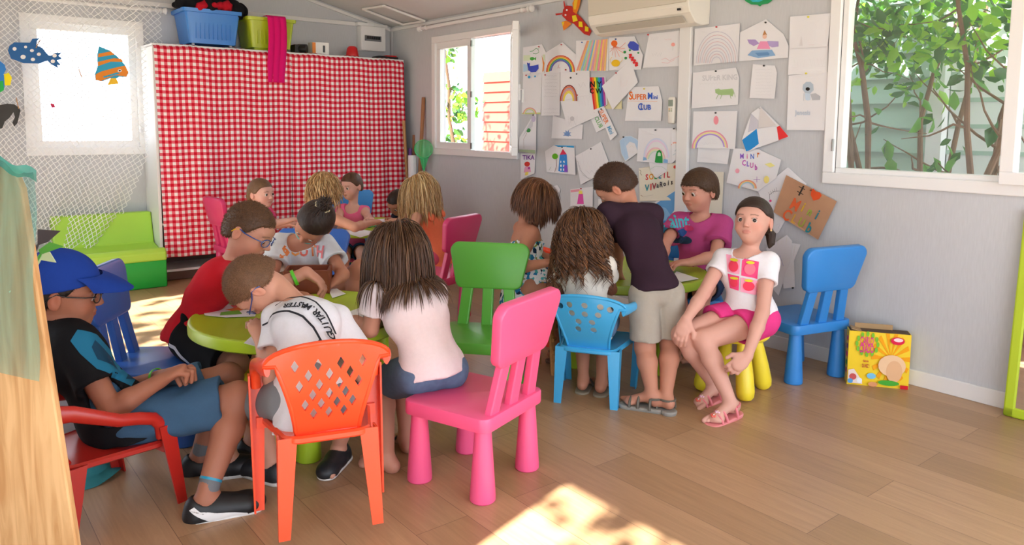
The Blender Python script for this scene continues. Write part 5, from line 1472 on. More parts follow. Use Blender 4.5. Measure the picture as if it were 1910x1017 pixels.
# ------------------------------------------------------------------ paper on the wall of drawings
Z3 = (750, 0, 3.39); Z4 = (1150, 0, 3.39); Z8 = (950, 200, 3.1833); Z7 = (1400, 280, 2.0333)
PAPER = mat('drawing_paper', '#e6e7ec', rough=.85); CREAM = mat('cream_paper', '#e6e2d2', rough=.85); YELP = mat('pale_yellow_paper', '#e0d8ae', rough=.85); KRAFT = mat('brown_card', '#b98d6d', rough=.85, var=.12)
PAP_N = [0]
def yz(Z, pt, X): 
    p = atx(Z[0]+pt[0]/Z[2], Z[1]+pt[1]/Z[2], X); return np.array([p[1], p[2]])
def drawing(Z, poly, label, marks=(), m=PAPER, lift=0, pin='#c8343c', pinat=None, cat='drawing', name='drawing', group=None, curl=.006, fold=None):
    """a sheet pinned to the wall; marks are given in the same picture frame as the outline"""
    k = PAP_N[0]; PAP_N[0] += 1
    X = XW-.004-.0032*lift-.0004*(k % 4)
    P = [yz(Z, p, X) for p in poly]; c = np.mean(P, axis=0); hi = max(P, key=lambda q: q[1]); zmax = hi[1]; zmin = min(q[1] for q in P); L = max(.05, zmax-zmin)
    def dx(q):      # the lower edge stands off the wall a little
        t = (zmax-q[1])/L; return -curl*(t*t)*(1+.7*sin(k*2.1+(q[0]-c[0])*9))-.0015*sin(q[0]*23+k)
    mb = MB()
    out = [(q[0]-c[0], q[1]-c[1]) for q in P]
    ar = sum(out[i][0]*out[(i+1) % len(out)][1]-out[(i+1) % len(out)][0]*out[i][1] for i in range(len(out)))
    if ar > 0: out = out[::-1]
    panel(mb, out, [], .05, lambda u, v: (X+dx((u+c[0], v+c[1]))-X, u, v), m, .0012)
    lay = 0
    B3 = [(X-.0012)]
    for mk in marks:
        lay += 1; off = -.0012-.00035*min(lay, 9)
        kind = mk[0]; items = []
        cv = lambda pts: [tuple(yz(Z, p, X)-c) for p in pts]
        if kind == 'l':       # line: width in mm, colour, points
            V, F = ribbon(cv(mk[3]), mk[1]/1000); items.append((V, F, paint(mk[2])))
        elif kind == 'f': q = cv(mk[2]); items.append((q, [tuple(range(len(q)))], paint(mk[1])))
        elif kind == 'o': q = cv([(mk[2]+mk[4]*cos(2*pi*j/18), mk[3]+(mk[5] if len(mk) > 5 else mk[4])*sin(2*pi*j/18)) for j in range(18)]); items.append((q, [tuple(range(18))], paint(mk[1])))
        elif kind == 'rb':    # rainbow arcs: cx, cy, r outer, r inner, colours, squash
            cx_, cy_, ro, ri, cols = mk[1:6]; sq = mk[6] if len(mk) > 6 else 1.0; n = len(cols)
            for j, col_ in enumerate(cols):
                r0 = ro+(ri-ro)*j/n; r1 = ro+(ri-ro)*(j+(.85 if len(mk) < 8 else mk[7]))/n; V = []; F = []
                for t in range(17):
                    a = pi-pi*t/16
                    for rr in (r0, r1): V.append((cx_+rr*cos(a), cy_-rr*sq*sin(a)))
                    if t: F.append((2*t-2, 2*t-1, 2*t+1, 2*t))
                items.append((cv(V), F, paint(col_)))
        elif kind == 't':     # text, size (picture px of this frame), colour, x, y (centre), tilt in degrees
            V, F, w = text_polys(mk[1], True); sz = mk[2]; a = radians(mk[6]) if len(mk) > 6 else 0; sx = mk[7] if len(mk) > 7 else (.74 if len(mk[1]) < 3 else .86)
            pts = []
            for (x, y) in V:
                x = (x-w/2)*sz*sx; y = (y-.5)*sz; pts.append((mk[4]+x*cos(a)-(-y)*sin(a)*-1*-1 if False else mk[4]+x*cos(a)+y*sin(a), mk[5]-y*cos(a)+x*sin(a)))
            items.append((cv(pts), F, paint(mk[3])))
        for V, F, mm in items:
            # subdivide long flat shapes so they follow the bend of the sheet
            vv = [(off+dx((u+c[0], v+c[1])), u, v) for u, v in V]
            mb.add(vv, F, mm)
    o = mb.build(name, smooth=False); o.location = (X, c[0], c[1]); tag(o, label, cat, group)
    pq = yz(Z, pinat, X) if pinat else np.array([hi[0]*.6+c[0]*.4, zmax-.016])
    if pin:
        mb = MB(); mb.lathe([(.0, 0), (.0045, .0), (.005, .002), (.003, .004), (.003, .007), (.0045, .008), (.0, .009)], plastic('pin_'+pin[1:], pin), n=12, c=(X-.003+dx(pq), pq[0], pq[1]), R=np.array([[0, 0, -1.0], [0, 1, 0], [1, 0, 0]])); mb.build('pushpin', o, world=True)
    return o
rb7 = ['#d84a35', '#ee8a2a', '#f2d433', '#4aa84a', '#3f74c8', '#6a4fb0']; rbs = ['#e59aa0', '#f0c49a', '#efe6a0', '#a8d4a8', '#a8bce6', '#c4a8dc']
def sc(x, y, w, h, c, mm=.9, n=9, ang=0):       # loose scribble
    r = random.Random(int(x*7+y)); pts = []
    for i in range(n): pts.append((x-w/2+w*i/(n-1)+r.uniform(-2, 2), y+h/2*(1 if i % 2 else -1)+r.uniform(-3, 3)))
    return ('l', mm, c, pts)
def lines(x, y0, y1, w, n, c, mm=.7): return [sc(x+(i % 3)*3, y0+(y1-y0)*i/max(1, n-1), w, 5, c, mm, 16) for i in range(n)]
drawing(Z3, [(765, 465), (885, 462), (878, 722), (762, 724)], 'narrow drawing of a small pale rainbow pinned left of the handwritten list', [('rb', 812, 722, 42, 26, rbs[:4]), ('f', '#c8d48a', [(765, 714), (876, 712), (877, 722), (763, 723)])], lift=0)
drawing(Z3, [(765, 300), (885, 280), (912, 335), (905, 462), (765, 465)], 'sea drawing with a green dinosaur, a green fish and a blue whale',
        [('f', '#d8e6c8', [(768, 350), (905, 345), (905, 380), (768, 385)]), ('l', 4, '#2f9a4a', [(808, 325), (830, 322), (850, 305), (862, 312), (868, 330), (850, 342), (830, 338)]), ('l', 2, '#2f9a4a', [(862, 312), (872, 295)]), ('o', '#4fae4a', 825, 372, 15, 11), ('f', '#4fae4a', [(838, 372), (852, 360), (850, 384)]),
         ('f', '#4455c4', [(800, 420), (840, 415), (868, 408), (870, 435), (855, 455), (825, 458), (803, 445)]), ('f', '#4455c4', [(800, 428), (792, 395), (806, 402), (812, 395), (812, 420)]), ('l', 2.5, '#4455c4', [(822, 455), (815, 472)]), ('f', '#e0893a', [(895, 375), (905, 400), (902, 450), (895, 455), (897, 410), (886, 350)]), ('o', '#3aa0d8', 812, 488, 9), ('o', '#3aa0d8', 852, 484, 6), ('f', '#b8d8ee', [(770, 405), (796, 410), (800, 450), (770, 455)])], lift=1)
drawing(Z3, [(912, 330), (1015, 268), (1100, 345), (1105, 455), (905, 462)], 'drawing of a bold rainbow on a pointed sheet beside the sea drawing', [('rb', 1005, 455, 92, 58, rb7[::1], 1.15), ('l', 2, '#d04a5a', [(985, 432), (995, 408), (992, 428), (1003, 430)])], lift=1)
st = ['#e6a08c', '#f0c07c', '#9cc8e0', '#b4d8a4', '#e8a8b8', '#7cc0dc', '#f0d890', '#d8a0c0', '#f2b08a', '#c8d890', '#e890a8', '#f4c870']
drawing(Z3, [(1100, 258), (1305, 245), (1305, 450), (1105, 452)], 'sheet coloured all over with slanting pastel stripes', [('f', st[i % 12], [(1108+i*13.5+max(0, 60-i*4), 258-i*.8), (1118+i*13.5+max(0, 60-i*4), 258-i*.8), (1118+i*13.2, 448), (1107+i*13.2, 448)]) for i in range(14)], lift=2, pin='#3a6ab0')
drawing(Z3, [(1308, 238), (1470, 230), (1525, 350), (1515, 440), (1310, 445)], 'sea life drawing with orange octopus, blue shape and red fish', [('o', '#ee7433', 1342, 275, 20, 20)]+[('l', 2.2, '#ee7433', [(1342, 290), (1342+a*.5, 310+b*.2), (1342+a, 300+b)]) for a, b in ((-28, 30), (-12, 50), (10, 62), (35, 58), (60, 35), (72, 5), (75, -30), (-20, 5))]+
        [('f', '#4a58c0', [(1430, 285), (1445, 262), (1470, 262), (1500, 285), (1500, 320), (1470, 322), (1438, 305)]), ('o', '#f0c52e', 1355, 400, 28, 22), ('l', 3, '#f0c52e', [(1325, 400), (1318, 378), (1330, 362)]), ('l', 3, '#f0c52e', [(1385, 395), (1398, 380), (1395, 362)])]+[('f', '#d8383c', [(1438+i*13, 345+i*17+j*14), (1455+i*13, 340+i*17+j*14), (1462+i*13, 352+i*17+j*14), (1445+i*13, 358+i*17+j*14)]) for i in range(4) for j in range(2)]+[('o', '#3f9a58', 1412, 330, 9), ('o', '#3f9a58', 1420, 368, 9), ('o', '#3f9a58', 1445, 318, 7), ('o', '#3f9a58', 1498, 335, 6)], lift=1, pin='#2a4a8a')
drawing(Z3, [(955, 730), (1145, 790), (1143, 880), (948, 875)], 'white sheet with a spiky blue splash at its lower edge', [('f', '#7a9cd0', [(1045+30*(1 if i % 2 else .5)*cos(i*pi/8), 848+28*(1 if i % 2 else .5)*sin(i*pi/8)) for i in range(16)])], lift=0, pin=None)
drawing(Z3, [(885, 462), (1000, 458), (998, 730), (885, 732)], 'tall sheet with a faint handwritten pencil list', lines(940, 480, 610, 80, 7, '#8c8f98')+lines(945, 690, 715, 90, 2, '#a4a7ae'), lift=1)
drawing(Z3, [(1003, 430), (1185, 430), (1190, 600), (1003, 640)], 'sheet with a heading, two small faces and a half rainbow', [('l', 1.3, '#3a3a40', [(1030+i*8, 446+(2 if i % 2 else -3)) for i in range(19)]), ('rb', 1058, 640, 56, 26, ['#8c3a34', '#e8703a', '#a8a8b4', '#e89a9a', '#f0d84a', '#f2e04a'], 1.85), ('o', '#3c3c3c', 1067, 492, 6), ('o', '#3c3c3c', 1105, 468, 5), ('l', 1, '#8c8c90', [(1120, 530), (1135, 555), (1150, 520), (1165, 545)])], lift=2)
drawing(Z3, [(1255, 490), (1390, 600), (1395, 690), (1270, 688)], 'pale yellow sheet half hidden by the tilted white one', [('o', '#e0883a', 1275, 640, 10), ('o', '#5a8a4a', 1290, 660, 9), ('o', '#c04a3a', 1282, 672, 6)], m=YELP, lift=0, pin=None)
drawing(Z3, [(1185, 488), (1285, 485), (1300, 660), (1225, 715)], 'narrow sheet of rainbow stripes with black letters N Y C W', [('f', c_, [(1188+i*13, 489), (1201+i*13, 489), (1228+i*10.5, 690-i*4), (1218+i*10.5, 695-i*4)]) for i, c_ in enumerate(['#d8383c', '#ee7a2e', '#f2dc3a', '#4aa84a', '#2f9ac0', '#3f58b8', '#b04a9a'])]+[('t', 'N Y', 36, '#1c1c1e', 1228, 532), ('t', 'C W', 32, '#1c1c1e', 1230, 575)], lift=2, pin=None)
drawing(Z3, [(1265, 545), (1445, 378), (1492, 520), (1335, 695)], 'tilted nearly blank white sheet with a faint red scribble', [sc(1405, 530, 40, 40, '#e0a8a8', .8)], lift=3, pinat=(1357, 462))
drawing(Z3, [(1000, 635), (1185, 560), (1250, 730), (1050, 820)], 'tilted sheet with pencil figures below the half rainbow', [sc(1150, 640, 70, 60, '#a8a8ae', .8), sc(1080, 765, 60, 60, '#8e8e96', .9), ('o', '#c8c8ce', 1078, 750, 14), ('l', 1, '#808088', [(1060, 790), (1070, 760), (1090, 760), (1100, 790)])], lift=3, pinat=(1112, 602))
drawing(Z3, [(1195, 755), (1228, 702), (1292, 805), (1232, 838)], 'small tilted slip with green letters CLUB', [('t', 'CLUB', 26, '#7ab87a', 1245, 772, 62)], lift=1, pinat=(1222, 712), pin='#303030')
drawing(Z3, [(1238, 690), (1280, 678), (1364, 850), (1325, 890)], 'long tilted slip with coloured letters running down it', [('t', 'SUPER', 28, '#e6885a', 1278, 738, 62), ('t', 'Mini', 26, '#6aa8d0', 1322, 822, 62)], lift=2, pinat=(1262, 690), pin='#303030')
drawing(Z3, [(1435, 550), (1622, 545), (1645, 640), (1640, 765), (1412, 765)], 'sheet lettered SUPER Mini CLUB in orange and blue', [('t', 'S', 50, '#e8762e', 1446, 604), ('t', 'UPER', 34, '#e8762e', 1502, 612), ('t', 'M', 42, '#3a62c8', 1570, 606), ('t', 'ini', 26, '#3a62c8', 1604, 614), ('l', 1.6, '#f0b48a', [(1430, 640), (1615, 642)]), ('t', 'C', 44, '#3a62c8', 1508, 674), ('t', 'LUB', 32, '#3a62c8', 1544, 678)], lift=1, pin='#d8c83a', pinat=(1535, 562))
drawing(Z3, [(745, 870), (830, 725), (850, 722), (848, 975), (745, 958)], 'folded sheet with a palm tree on an island', [('f', '#cfd2da', [(762, 868), (832, 730), (826, 800), (790, 830)]), ('l', 2.2, '#8a6a5a', [(775, 940), (772, 880), (795, 832)]), ('o', '#4a9a58', 800, 824, 14, 13), ('f', '#b8d0b0', [(748, 945), (846, 950), (846, 972), (748, 958)]), ('o', '#c8c0dc', 832, 752, 14, 20)], lift=2, pinat=(832, 728), pin='#303030')
drawing(Z8, [(68, 275), (155, 270), (152, 392), (72, 430)], 'narrow sheet with a red haired princess under purple letters TIKA', [('t', 'TIKA', 26, '#7a3a9a', 115, 298), ('o', '#d8453c', 108, 338, 16, 15), ('f', '#e8a8c8', [(95, 355), (125, 352), (132, 385), (90, 388)]), ('f', '#f0dc6a', [(100, 385), (118, 384), (116, 402), (98, 405)]), ('o', '#b84a9a', 120, 362, 7)], lift=1, pin=None)
drawing(Z8, [(212, 262), (268, 225), (388, 228), (398, 402), (225, 385)], 'drawing of a blue checked tower with a red roof beside a tree', [('f', '#3aa0d8', [(265, 226), (386, 229), (386, 242), (330, 236), (290, 236)]), ('f', '#d83a5c', [(300, 283), (318, 248), (342, 280)]), ('f', '#3f8fe0', [(300, 283), (342, 280), (350, 386), (292, 384)])]+[('f', '#e8f0f8', [(304+j*18, 296+i*23), (313+j*18, 295+i*23), (314+j*18, 308+i*23), (304+j*18, 309+i*23)]) for i in range(4) for j in range(2)]+[('o', '#6ab82e', 274, 292, 17, 17), ('l', 3, '#8a3a3a', [(280, 308), (284, 345), (272, 385)]), ('l', 2, '#4a9a4a', [(240, 375), (252, 355)]), ('f', '#8a5ad0', [(328, 345), (348, 345), (352, 386), (330, 386)])], lift=1, pin='#2a2a2a', pinat=(316, 238))
drawing(Z8, [(395, 290), (545, 205), (605, 365), (430, 460)], 'tilted sheet with a faint pencil sketch and dark scribbles', [sc(500, 300, 130, 70, '#c0bcd0', 1.0, 14), sc(470, 350, 100, 60, '#d4b8c0', .9), ('l', 1.6, '#7a7c88', [(410, 320), (425, 375), (470, 420), (500, 425)]), ('l', 1.3, '#8a8c98', [(420, 345), (440, 400), (485, 432)]), sc(520, 385, 110, 16, '#8a8ca0', 1.0)], lift=1, pin='#2a2a2a', pinat=(487, 248))
drawing(Z8, [(362, 488), (495, 472), (498, 590), (365, 590)], 'drawing of a girl in a pink dress under a pink band', [('f', '#f0a8b8', [(364, 492), (420, 486), (420, 500), (365, 506)]), ('o', '#ecc8a0', 425, 505, 8), ('f', '#f0e070', [(416, 495), (434, 495), (438, 515), (414, 515)]), ('f', '#e05ab0', [(415, 515), (440, 515), (448, 575), (408, 575)]), sc(388, 525, 30, 20, '#e89ac0', .9)], lift=1, pinat=(430, 484))
drawing(Z8, [(528, 545), (600, 555), (606, 650), (530, 655)], 'small blank white sheet beside the drawing of the girl in pink', [], lift=0, pin=None)
drawing(Z8, [(1455*0+655, 200), (682, 172), (720, 170), (760, 190), (792, 248), (740, 288), (695, 322), (668, 275)], 'egg shaped cut out coloured light blue round a white cave', [('f', '#b4d0ec', [(657, 200), (684, 175), (720, 172), (758, 192), (788, 246), (764, 264), (745, 215), (715, 205), (695, 230), (712, 300), (695, 318), (670, 275)]), ('l', .8, '#d8c890', [(712, 240), (728, 228), (742, 240)]), sc(728, 265, 30, 14, '#c8c8b0', .7)], lift=2, pin='#2a2a2a', pinat=(682, 177))
drawing(Z8, [(830, 322), (940, 325), (935, 382), (878, 422), (838, 375)], 'lower sheet with a pale green curve showing under the rainbow house drawing', [('l', 1.6, '#9cc8b0', [(838, 370), (870, 350), (910, 355), (934, 372)]), ('l', 1.2, '#d8b8b8', [(880, 415), (912, 385)])], lift=1, pin=None)
drawing(Z8, [(768, 125), (985, 125), (1000, 150), (968, 335), (760, 322)], 'drawing of a green arched door under pale rainbow arches', [('rb', 875, 300, 78, 62, ['#d4dcf0', '#e8d4ec'], 1.5), ('rb', 870, 322, 62, 40, ['#f0c4cc', '#f0e8c0', '#c8e0d0'], 1.35), ('f', '#2f9a4a', [(866, 330), (872, 282), (880, 260), (895, 253), (906, 262), (912, 290), (914, 332)]), ('f', '#cfe8d4', [(884, 275), (892, 266), (902, 275), (903, 290), (884, 290)]), ('f', '#8ab8e4', [(795, 322), (798, 296), (815, 300), (822, 323)]), ('f', '#8ab8e4', [(918, 330), (922, 308), (945, 312), (945, 332)])], lift=2, pin='#2a2a2a', pinat=(872, 136))
drawing(Z8, [(962, 132), (988, 130), (1042, 262), (972, 332)], 'small sheet with a red arc and teal marks overlapping the green door drawing', [('rb', 985, 225, 22, 12, ['#e88a7a', '#f0c0a0'], .8), ('l', 1.4, '#4a9aa8', [(985, 262), (998, 245)]), ('l', 1.4, '#4a9aa8', [(975, 285), (990, 275)]), ('o', '#7ab0a0', 1010, 240, 4)], lift=3, pin='#2a2a2a', pinat=(981, 128))
drawing(Z8, [(770, 362), (1000, 328), (997, 555), (778, 557)], 'cream poster lettered SOLEIL VIVAROIS in coloured letters', [('t', c_, 34, k_, 818+i*26, 415-i*3, 0) for i, (c_, k_) in enumerate((('S', '#d8384a'), ('O', '#e89a2a'), ('L', '#3a9a58'), ('E', '#2a8ab0'), ('I', '#d83a5a'), ('L', '#c0383c')))]+[('t', c_, 38 if i < 3 else 30, k_, 822+i*21, 478-i*5.0, 0) for i, (c_, k_) in enumerate((('V', '#2a8a9a'), ('I', '#d83a3a'), ('V', '#9a3a4a'), ('a', '#3a3a4a'), ('R', '#3a3a4a'), ('o', '#3a3a4a'), ('i', '#2a2a30'), ('s', '#2a2a30')))]+
        [('l', 2.5, '#3a2a2a', [(775, 372), (786, 380), (780, 392), (790, 404)]), ('o', '#d8483a', 988, 355, 10), ('l', 2, '#8a2a2a', [(785, 522), (798, 530)]), ('l', .9, '#a8a8a8', [(800, 532), (860, 520)])], m=CREAM, lift=1, pin=None)
drawing(Z8, [(830, 600), (870, 560), (995, 490), (995, 640), (960, 690), (850, 690)], 'drawing of blue water with a yellow starfish below the cream poster', [('f', '#6aa8e0', [(868, 575), (990, 495), (992, 600), (960, 640), (930, 600)]), ('f', '#8cc0ec', [(850, 620), (868, 575), (930, 600), (960, 640), (930, 680)]), ('f', '#f0c030', [(918+17*(1 if i % 2 else .45)*cos(i*pi/5), 628+20*(1 if i % 2 else .45)*sin(i*pi/5)) for i in range(10)]), ('f', '#4a84cc', [(925, 690), (945, 650), (975, 640), (990, 690)])], lift=3, pin=None)
drawing(Z8, [(1182, 382), (1275, 385), (1262, 690), (1182, 690)], 'tall cream sheet behind the boy in the pink shirt', [], m=CREAM, lift=0, pin=None)
drawing(Z8, [(1122, 240), (1310, 245), (1302, 338), (1118, 325)], 'lower part of a blank sheet below the pink heart rainbow', [sc(1220, 255, 40, 10, '#c8cad0', .6)], lift=0, pin=None)
drawing(Z8, [(1095, 25), (1355, 22), (1345, 248), (1088, 240)], 'drawing of a pastel rainbow under a pink heart', [('rb', 1195, 245, 108, 78, ['#e8a0b4', '#f2e4a0', '#b49ae0'], 1.0), ('o', '#f09aa8', 1228, 78, 15, 26), sc(1150, 82, 80, 30, '#e0dce4', .7), sc(1190, 215, 90, 14, '#d4d4da', .7)], lift=2, pin='#2a2a2a', pinat=(1228, 34))
drawing(Z8, [(1385, 195), (1437, 35), (1490, -4), (1600, 105), (1662, 175), (1412, 265)], 'folded paper flag painted blue, white and red', [('f', '#2f8fd8', [(1387, 195), (1470, 128), (1488, 240), (1413, 262)]), ('f', '#e23a3c', [(1590, 118), (1606, 110), (1660, 174), (1602, 196)]), ('f', '#c8c8d4', [(1437, 38), (1478, 78), (1478, 125), (1420, 150)]), ('f', '#dcd8d8', [(1490, 0), (1588, 108), (1480, 128)]), ('l', 1.0, '#a8a8b0', [(1437, 38), (1478, 78), (1478, 125), (1590, 112)])], lift=3, pin='#c8c8c8', pinat=(1490, 6))
drawing(Z8, [(1332, 245), (1480, 250), (1615, 312), (1588, 420), (1480, 500), (1290, 448)], 'drawing lettered MiNi CLUB in violet above a small rainbow', [('t', 'M', 30, '#8a5ac8', 1382, 290), ('t', 'i', 30, '#d86aa8', 1414, 290), ('t', 'N', 30, '#5a7ad0', 1444, 292), ('t', 'i', 30, '#e8a03a', 1475, 282), ('t', 'C', 32, '#c85ac0', 1396, 330), ('t', 'L', 30, '#8a6ad0', 1420, 336), ('t', 'U', 30, '#d06ab8', 1442, 344), ('t', 'b', 32, '#c85ac0', 1468, 356), ('f', '#f2ec9a', [(1518, 338), (1555, 330), (1580, 348), (1550, 358)]), ('o', '#f0a8b8', 1358, 378, 13, 14), ('l', 2.4, '#b88ad0', [(1455, 430), (1495, 428)]), ('l', 2.4, '#b88ad0', [(1475, 412), (1476, 446)]), ('o', '#f4e68a', 1532, 430, 16, 22), ('rb', 1420, 482, 56, 34, ['#f0987a', '#f4d48a', '#a8d0e8'], .9)], lift=2, pin='#c85a1a', pinat=(1482, 275))
drawing(Z8, [(1478, 500), (1655, 356), (1765, 455), (1600, 742), (1580, 755)], 'large sheet with a dark spiky line drawing behind the brown card', [('l', 1.8, '#3a3c48', [(1548, 560), (1545, 520), (1570, 500), (1605, 498)])]+[('l', 1.2, '#3a3c48', [(1550+i*10, 522-i*5), (1538+i*12, 505-i*7)]) for i in range(5)]+[('o', '#d84a8a', 1552, 556, 7), ('l', 1, '#b8a8d0', [(1590, 700), (1610, 690), (1600, 720)])], lift=1, pin=None)
drawing(Z7, [(60, 372), (138, 322), (158, 345), (150, 420), (128, 492), (108, 552), (82, 520)], 'crumpled drawing with violet and yellow scribbles beside the seated girl', [('l', 2, '#8a8cd0', [(82, 418), (100, 425), (112, 400), (125, 440)]), sc(92, 445, 24, 10, '#e8c84a', 2), sc(92, 475, 14, 22, '#7a8cd0', 2), sc(120, 345, 40, 30, '#d8dcc0', 1.6)], lift=2, pin=None)
drawing(Z7, [(108, 345), (190, 358), (165, 420), (172, 520), (128, 525)], 'crumpled grey green sheet behind the blue chair', [sc(150, 380, 40, 40, '#c8ccb8', 1.2)], lift=1, pin='#2a2a2a', pinat=(166, 522))
drawing(Z7, [(135, 95), (327, 195), (258, 340), (88, 235)], 'brown cardboard sign lettered I heart Mini CLUB', [('t', 'I', 40, '#3a3430', 192, 153, 28), ('l', 4, '#3a3430', [(183, 138), (207, 150)]), ('l', 4, '#3a3430', [(177, 156), (201, 169)]), ('f', '#e0582e', [(233, 150), (240, 146), (250, 158), (264, 160), (271, 172), (262, 186), (240, 192), (229, 170)]), ('t', 'M', 44, '#e0663a', 170, 206, 28), ('t', 'i', 38, '#d8b03a', 202, 215, 28), ('t', 'n', 34, '#9ab04a', 228, 232, 28), ('t', 'i', 40, '#3a7a8a', 257, 243, 28), ('t', 'C', 42, '#e0663a', 140, 245, 28), ('t', 'L', 34, '#d8a84a', 168, 260, 28), ('t', 'U', 34, '#a8b04a', 195, 274, 28), ('t', 'b', 40, '#2f8a94', 226, 294, 28)], m=KRAFT, lift=4, pin='#8a4a2a', pinat=(232, 152), cat='cardboard sign', name='cardboard_sign')
drawing(Z4, [(205, 216), (425, 190), (412, 418), (172, 430)], 'sheet with faint handwriting and a red flower left of the wall duct', [sc(240, 245, 45, 18, '#b8bac4', .8), sc(328, 250, 44, 10, '#e8a8a8', 1), ('o', '#f0a8a0', 360, 282, 12), ('l', 1, '#8ab89a', [(360, 295), (358, 320)]), sc(258, 345, 60, 20, '#a8aab4', .9), ('l', 1.5, '#e89aa0', [(290, 378), (315, 368), (340, 385), (398, 355)]), ('l', 1.5, '#e89aa0', [(292, 395), (330, 400), (370, 378)])], lift=1, pin='#d83a3a', pinat=(203, 220))
drawing(Z4, [(495, 182), (780, 148), (775, 388), (490, 415)], 'wide sheet with a faint pencil rainbow of many arcs', [('rb', 640, 400, 135-i*13, 132-i*13, ['#dcc0c8' if i % 2 else '#c8c8d8'], 1.5-.02*i, .99) for i in range(9)], lift=2, pinat=(636, 171))
drawing(Z4, [(780, 205), (945, 122), (1055, 215), (1090, 290), (1088, 365), (775, 388)], 'drawing of a fairy in a pink top and a blue skirt', [('f', '#b09ad0', [(828, 250), (880, 250), (905, 275), (870, 292), (840, 275)]), ('f', '#b4a4d4', [(955, 260), (1025, 262), (1025, 295), (985, 300), (955, 285)]), ('o', '#ecc4b0', 938, 232, 13, 14), ('f', '#c08a5a', [(925, 225), (938, 190), (955, 225), (945, 218)]), ('f', '#ec9ac0', [(912, 262), (955, 262), (975, 310), (890, 310)]), ('f', '#8ab0d8', [(860, 320), (985, 315), (1008, 352), (900, 368), (832, 350)]), ('f', '#6a94c4', [(880, 335), (960, 330), (980, 350), (900, 355)])], lift=1, pin='#2a2a2a', pinat=(947, 143))
drawing(Z4, [(1092, 300), (1337, 290), (1333, 462), (1090, 475)], 'sheet with faint pencil shapes, middle one of three hung in a column', [sc(1160, 400, 70, 50, '#d4d8d8', .9), sc(1270, 395, 90, 50, '#d4d8d8', .9), ('l', .8, '#dcdce0', [(1110, 430), (1320, 420)])], lift=1, pin='#d8d03a', pinat=(1208, 465))
drawing(Z4, [(1097, 105), (1357, 83), (1340, 295), (1095, 308)], 'sheet with a faint pencil tower, topmost of three hung in a column', [('f', '#dcdce0', [(1160, 290), (1172, 225), (1182, 290)]), sc(1285, 170, 40, 30, '#dcdce4', .8), ('l', 1, '#e0c8c8', [(1222, 285), (1258, 285)])], lift=2, pin='#d8d03a', pinat=(1217, 108))
drawing(Z4, [(1088, 478), (1337, 455), (1318, 825), (1078, 822)], 'drawing of a grey dog with a black nose, lowest of three hung in a column', [('f', '#b4c4d4', [(1180, 535), (1200, 518), (1228, 518), (1245, 535), (1248, 570), (1225, 592), (1192, 588), (1176, 565)]), ('o', '#2a2626', 1210, 563, 14, 11), ('f', '#c4d8ec', [(1192, 590), (1226, 592), (1228, 632), (1212, 636), (1196, 632)]), ('f', '#b8bcc4', [(1228, 595), (1262, 590), (1292, 610), (1290, 632), (1240, 634)]), ('l', 2, '#a8b4c0', [(1186, 590), (1184, 638)]), ('t', 'Jenesis', 30, '#c4d0e0', 1180, 712, 0)], lift=2, pin=None)
drawing(Z4, [(485, 460), (755, 428), (775, 490), (770, 662), (482, 685)], 'drawing of a green panther under faint pencil letters', [('t', 'SUPER KING', 34, '#d0d2d8', 655, 490, -2), sc(600, 530, 150, 12, '#c8ccc8', .8, 18), ('f', '#a4c48a', [(625, 565), (648, 560), (660, 568), (735, 560), (745, 590), (735, 612), (720, 600), (668, 602), (650, 600), (628, 588)]), ('l', 3, '#8ab070', [(648, 595), (632, 628)]), ('l', 3, '#8ab070', [(668, 600), (660, 626)]), ('l', 3, '#8ab070', [(722, 600), (728, 625)]), ('l', 2, '#8ab070', [(740, 565), (752, 600), (755, 615)])], lift=1, pin='#2a2a2a', pinat=(631, 450))
drawing(Z4, [(863, 405), (1000, 415), (1015, 460), (1005, 625), (845, 620)], 'small handwritten pencil letter below the fairy drawing', lines(930, 440, 600, 100, 9, '#c4c6cc', .6), lift=1, pin='#2a2a2a', pinat=(935, 416))
drawing(Z8, [(262, 470), (288, 462), (303, 490), (275, 600), (258, 640)], 'narrow white sheet behind the bobbed hair of the girl in the flowered dress', [], lift=1, pin=None)
drawing(Z8, [(138, 668), (150, 648), (165, 722), (140, 705)], 'small white corner of paper beside the flowered dress girl\'s neck', [], lift=0, pin=None)
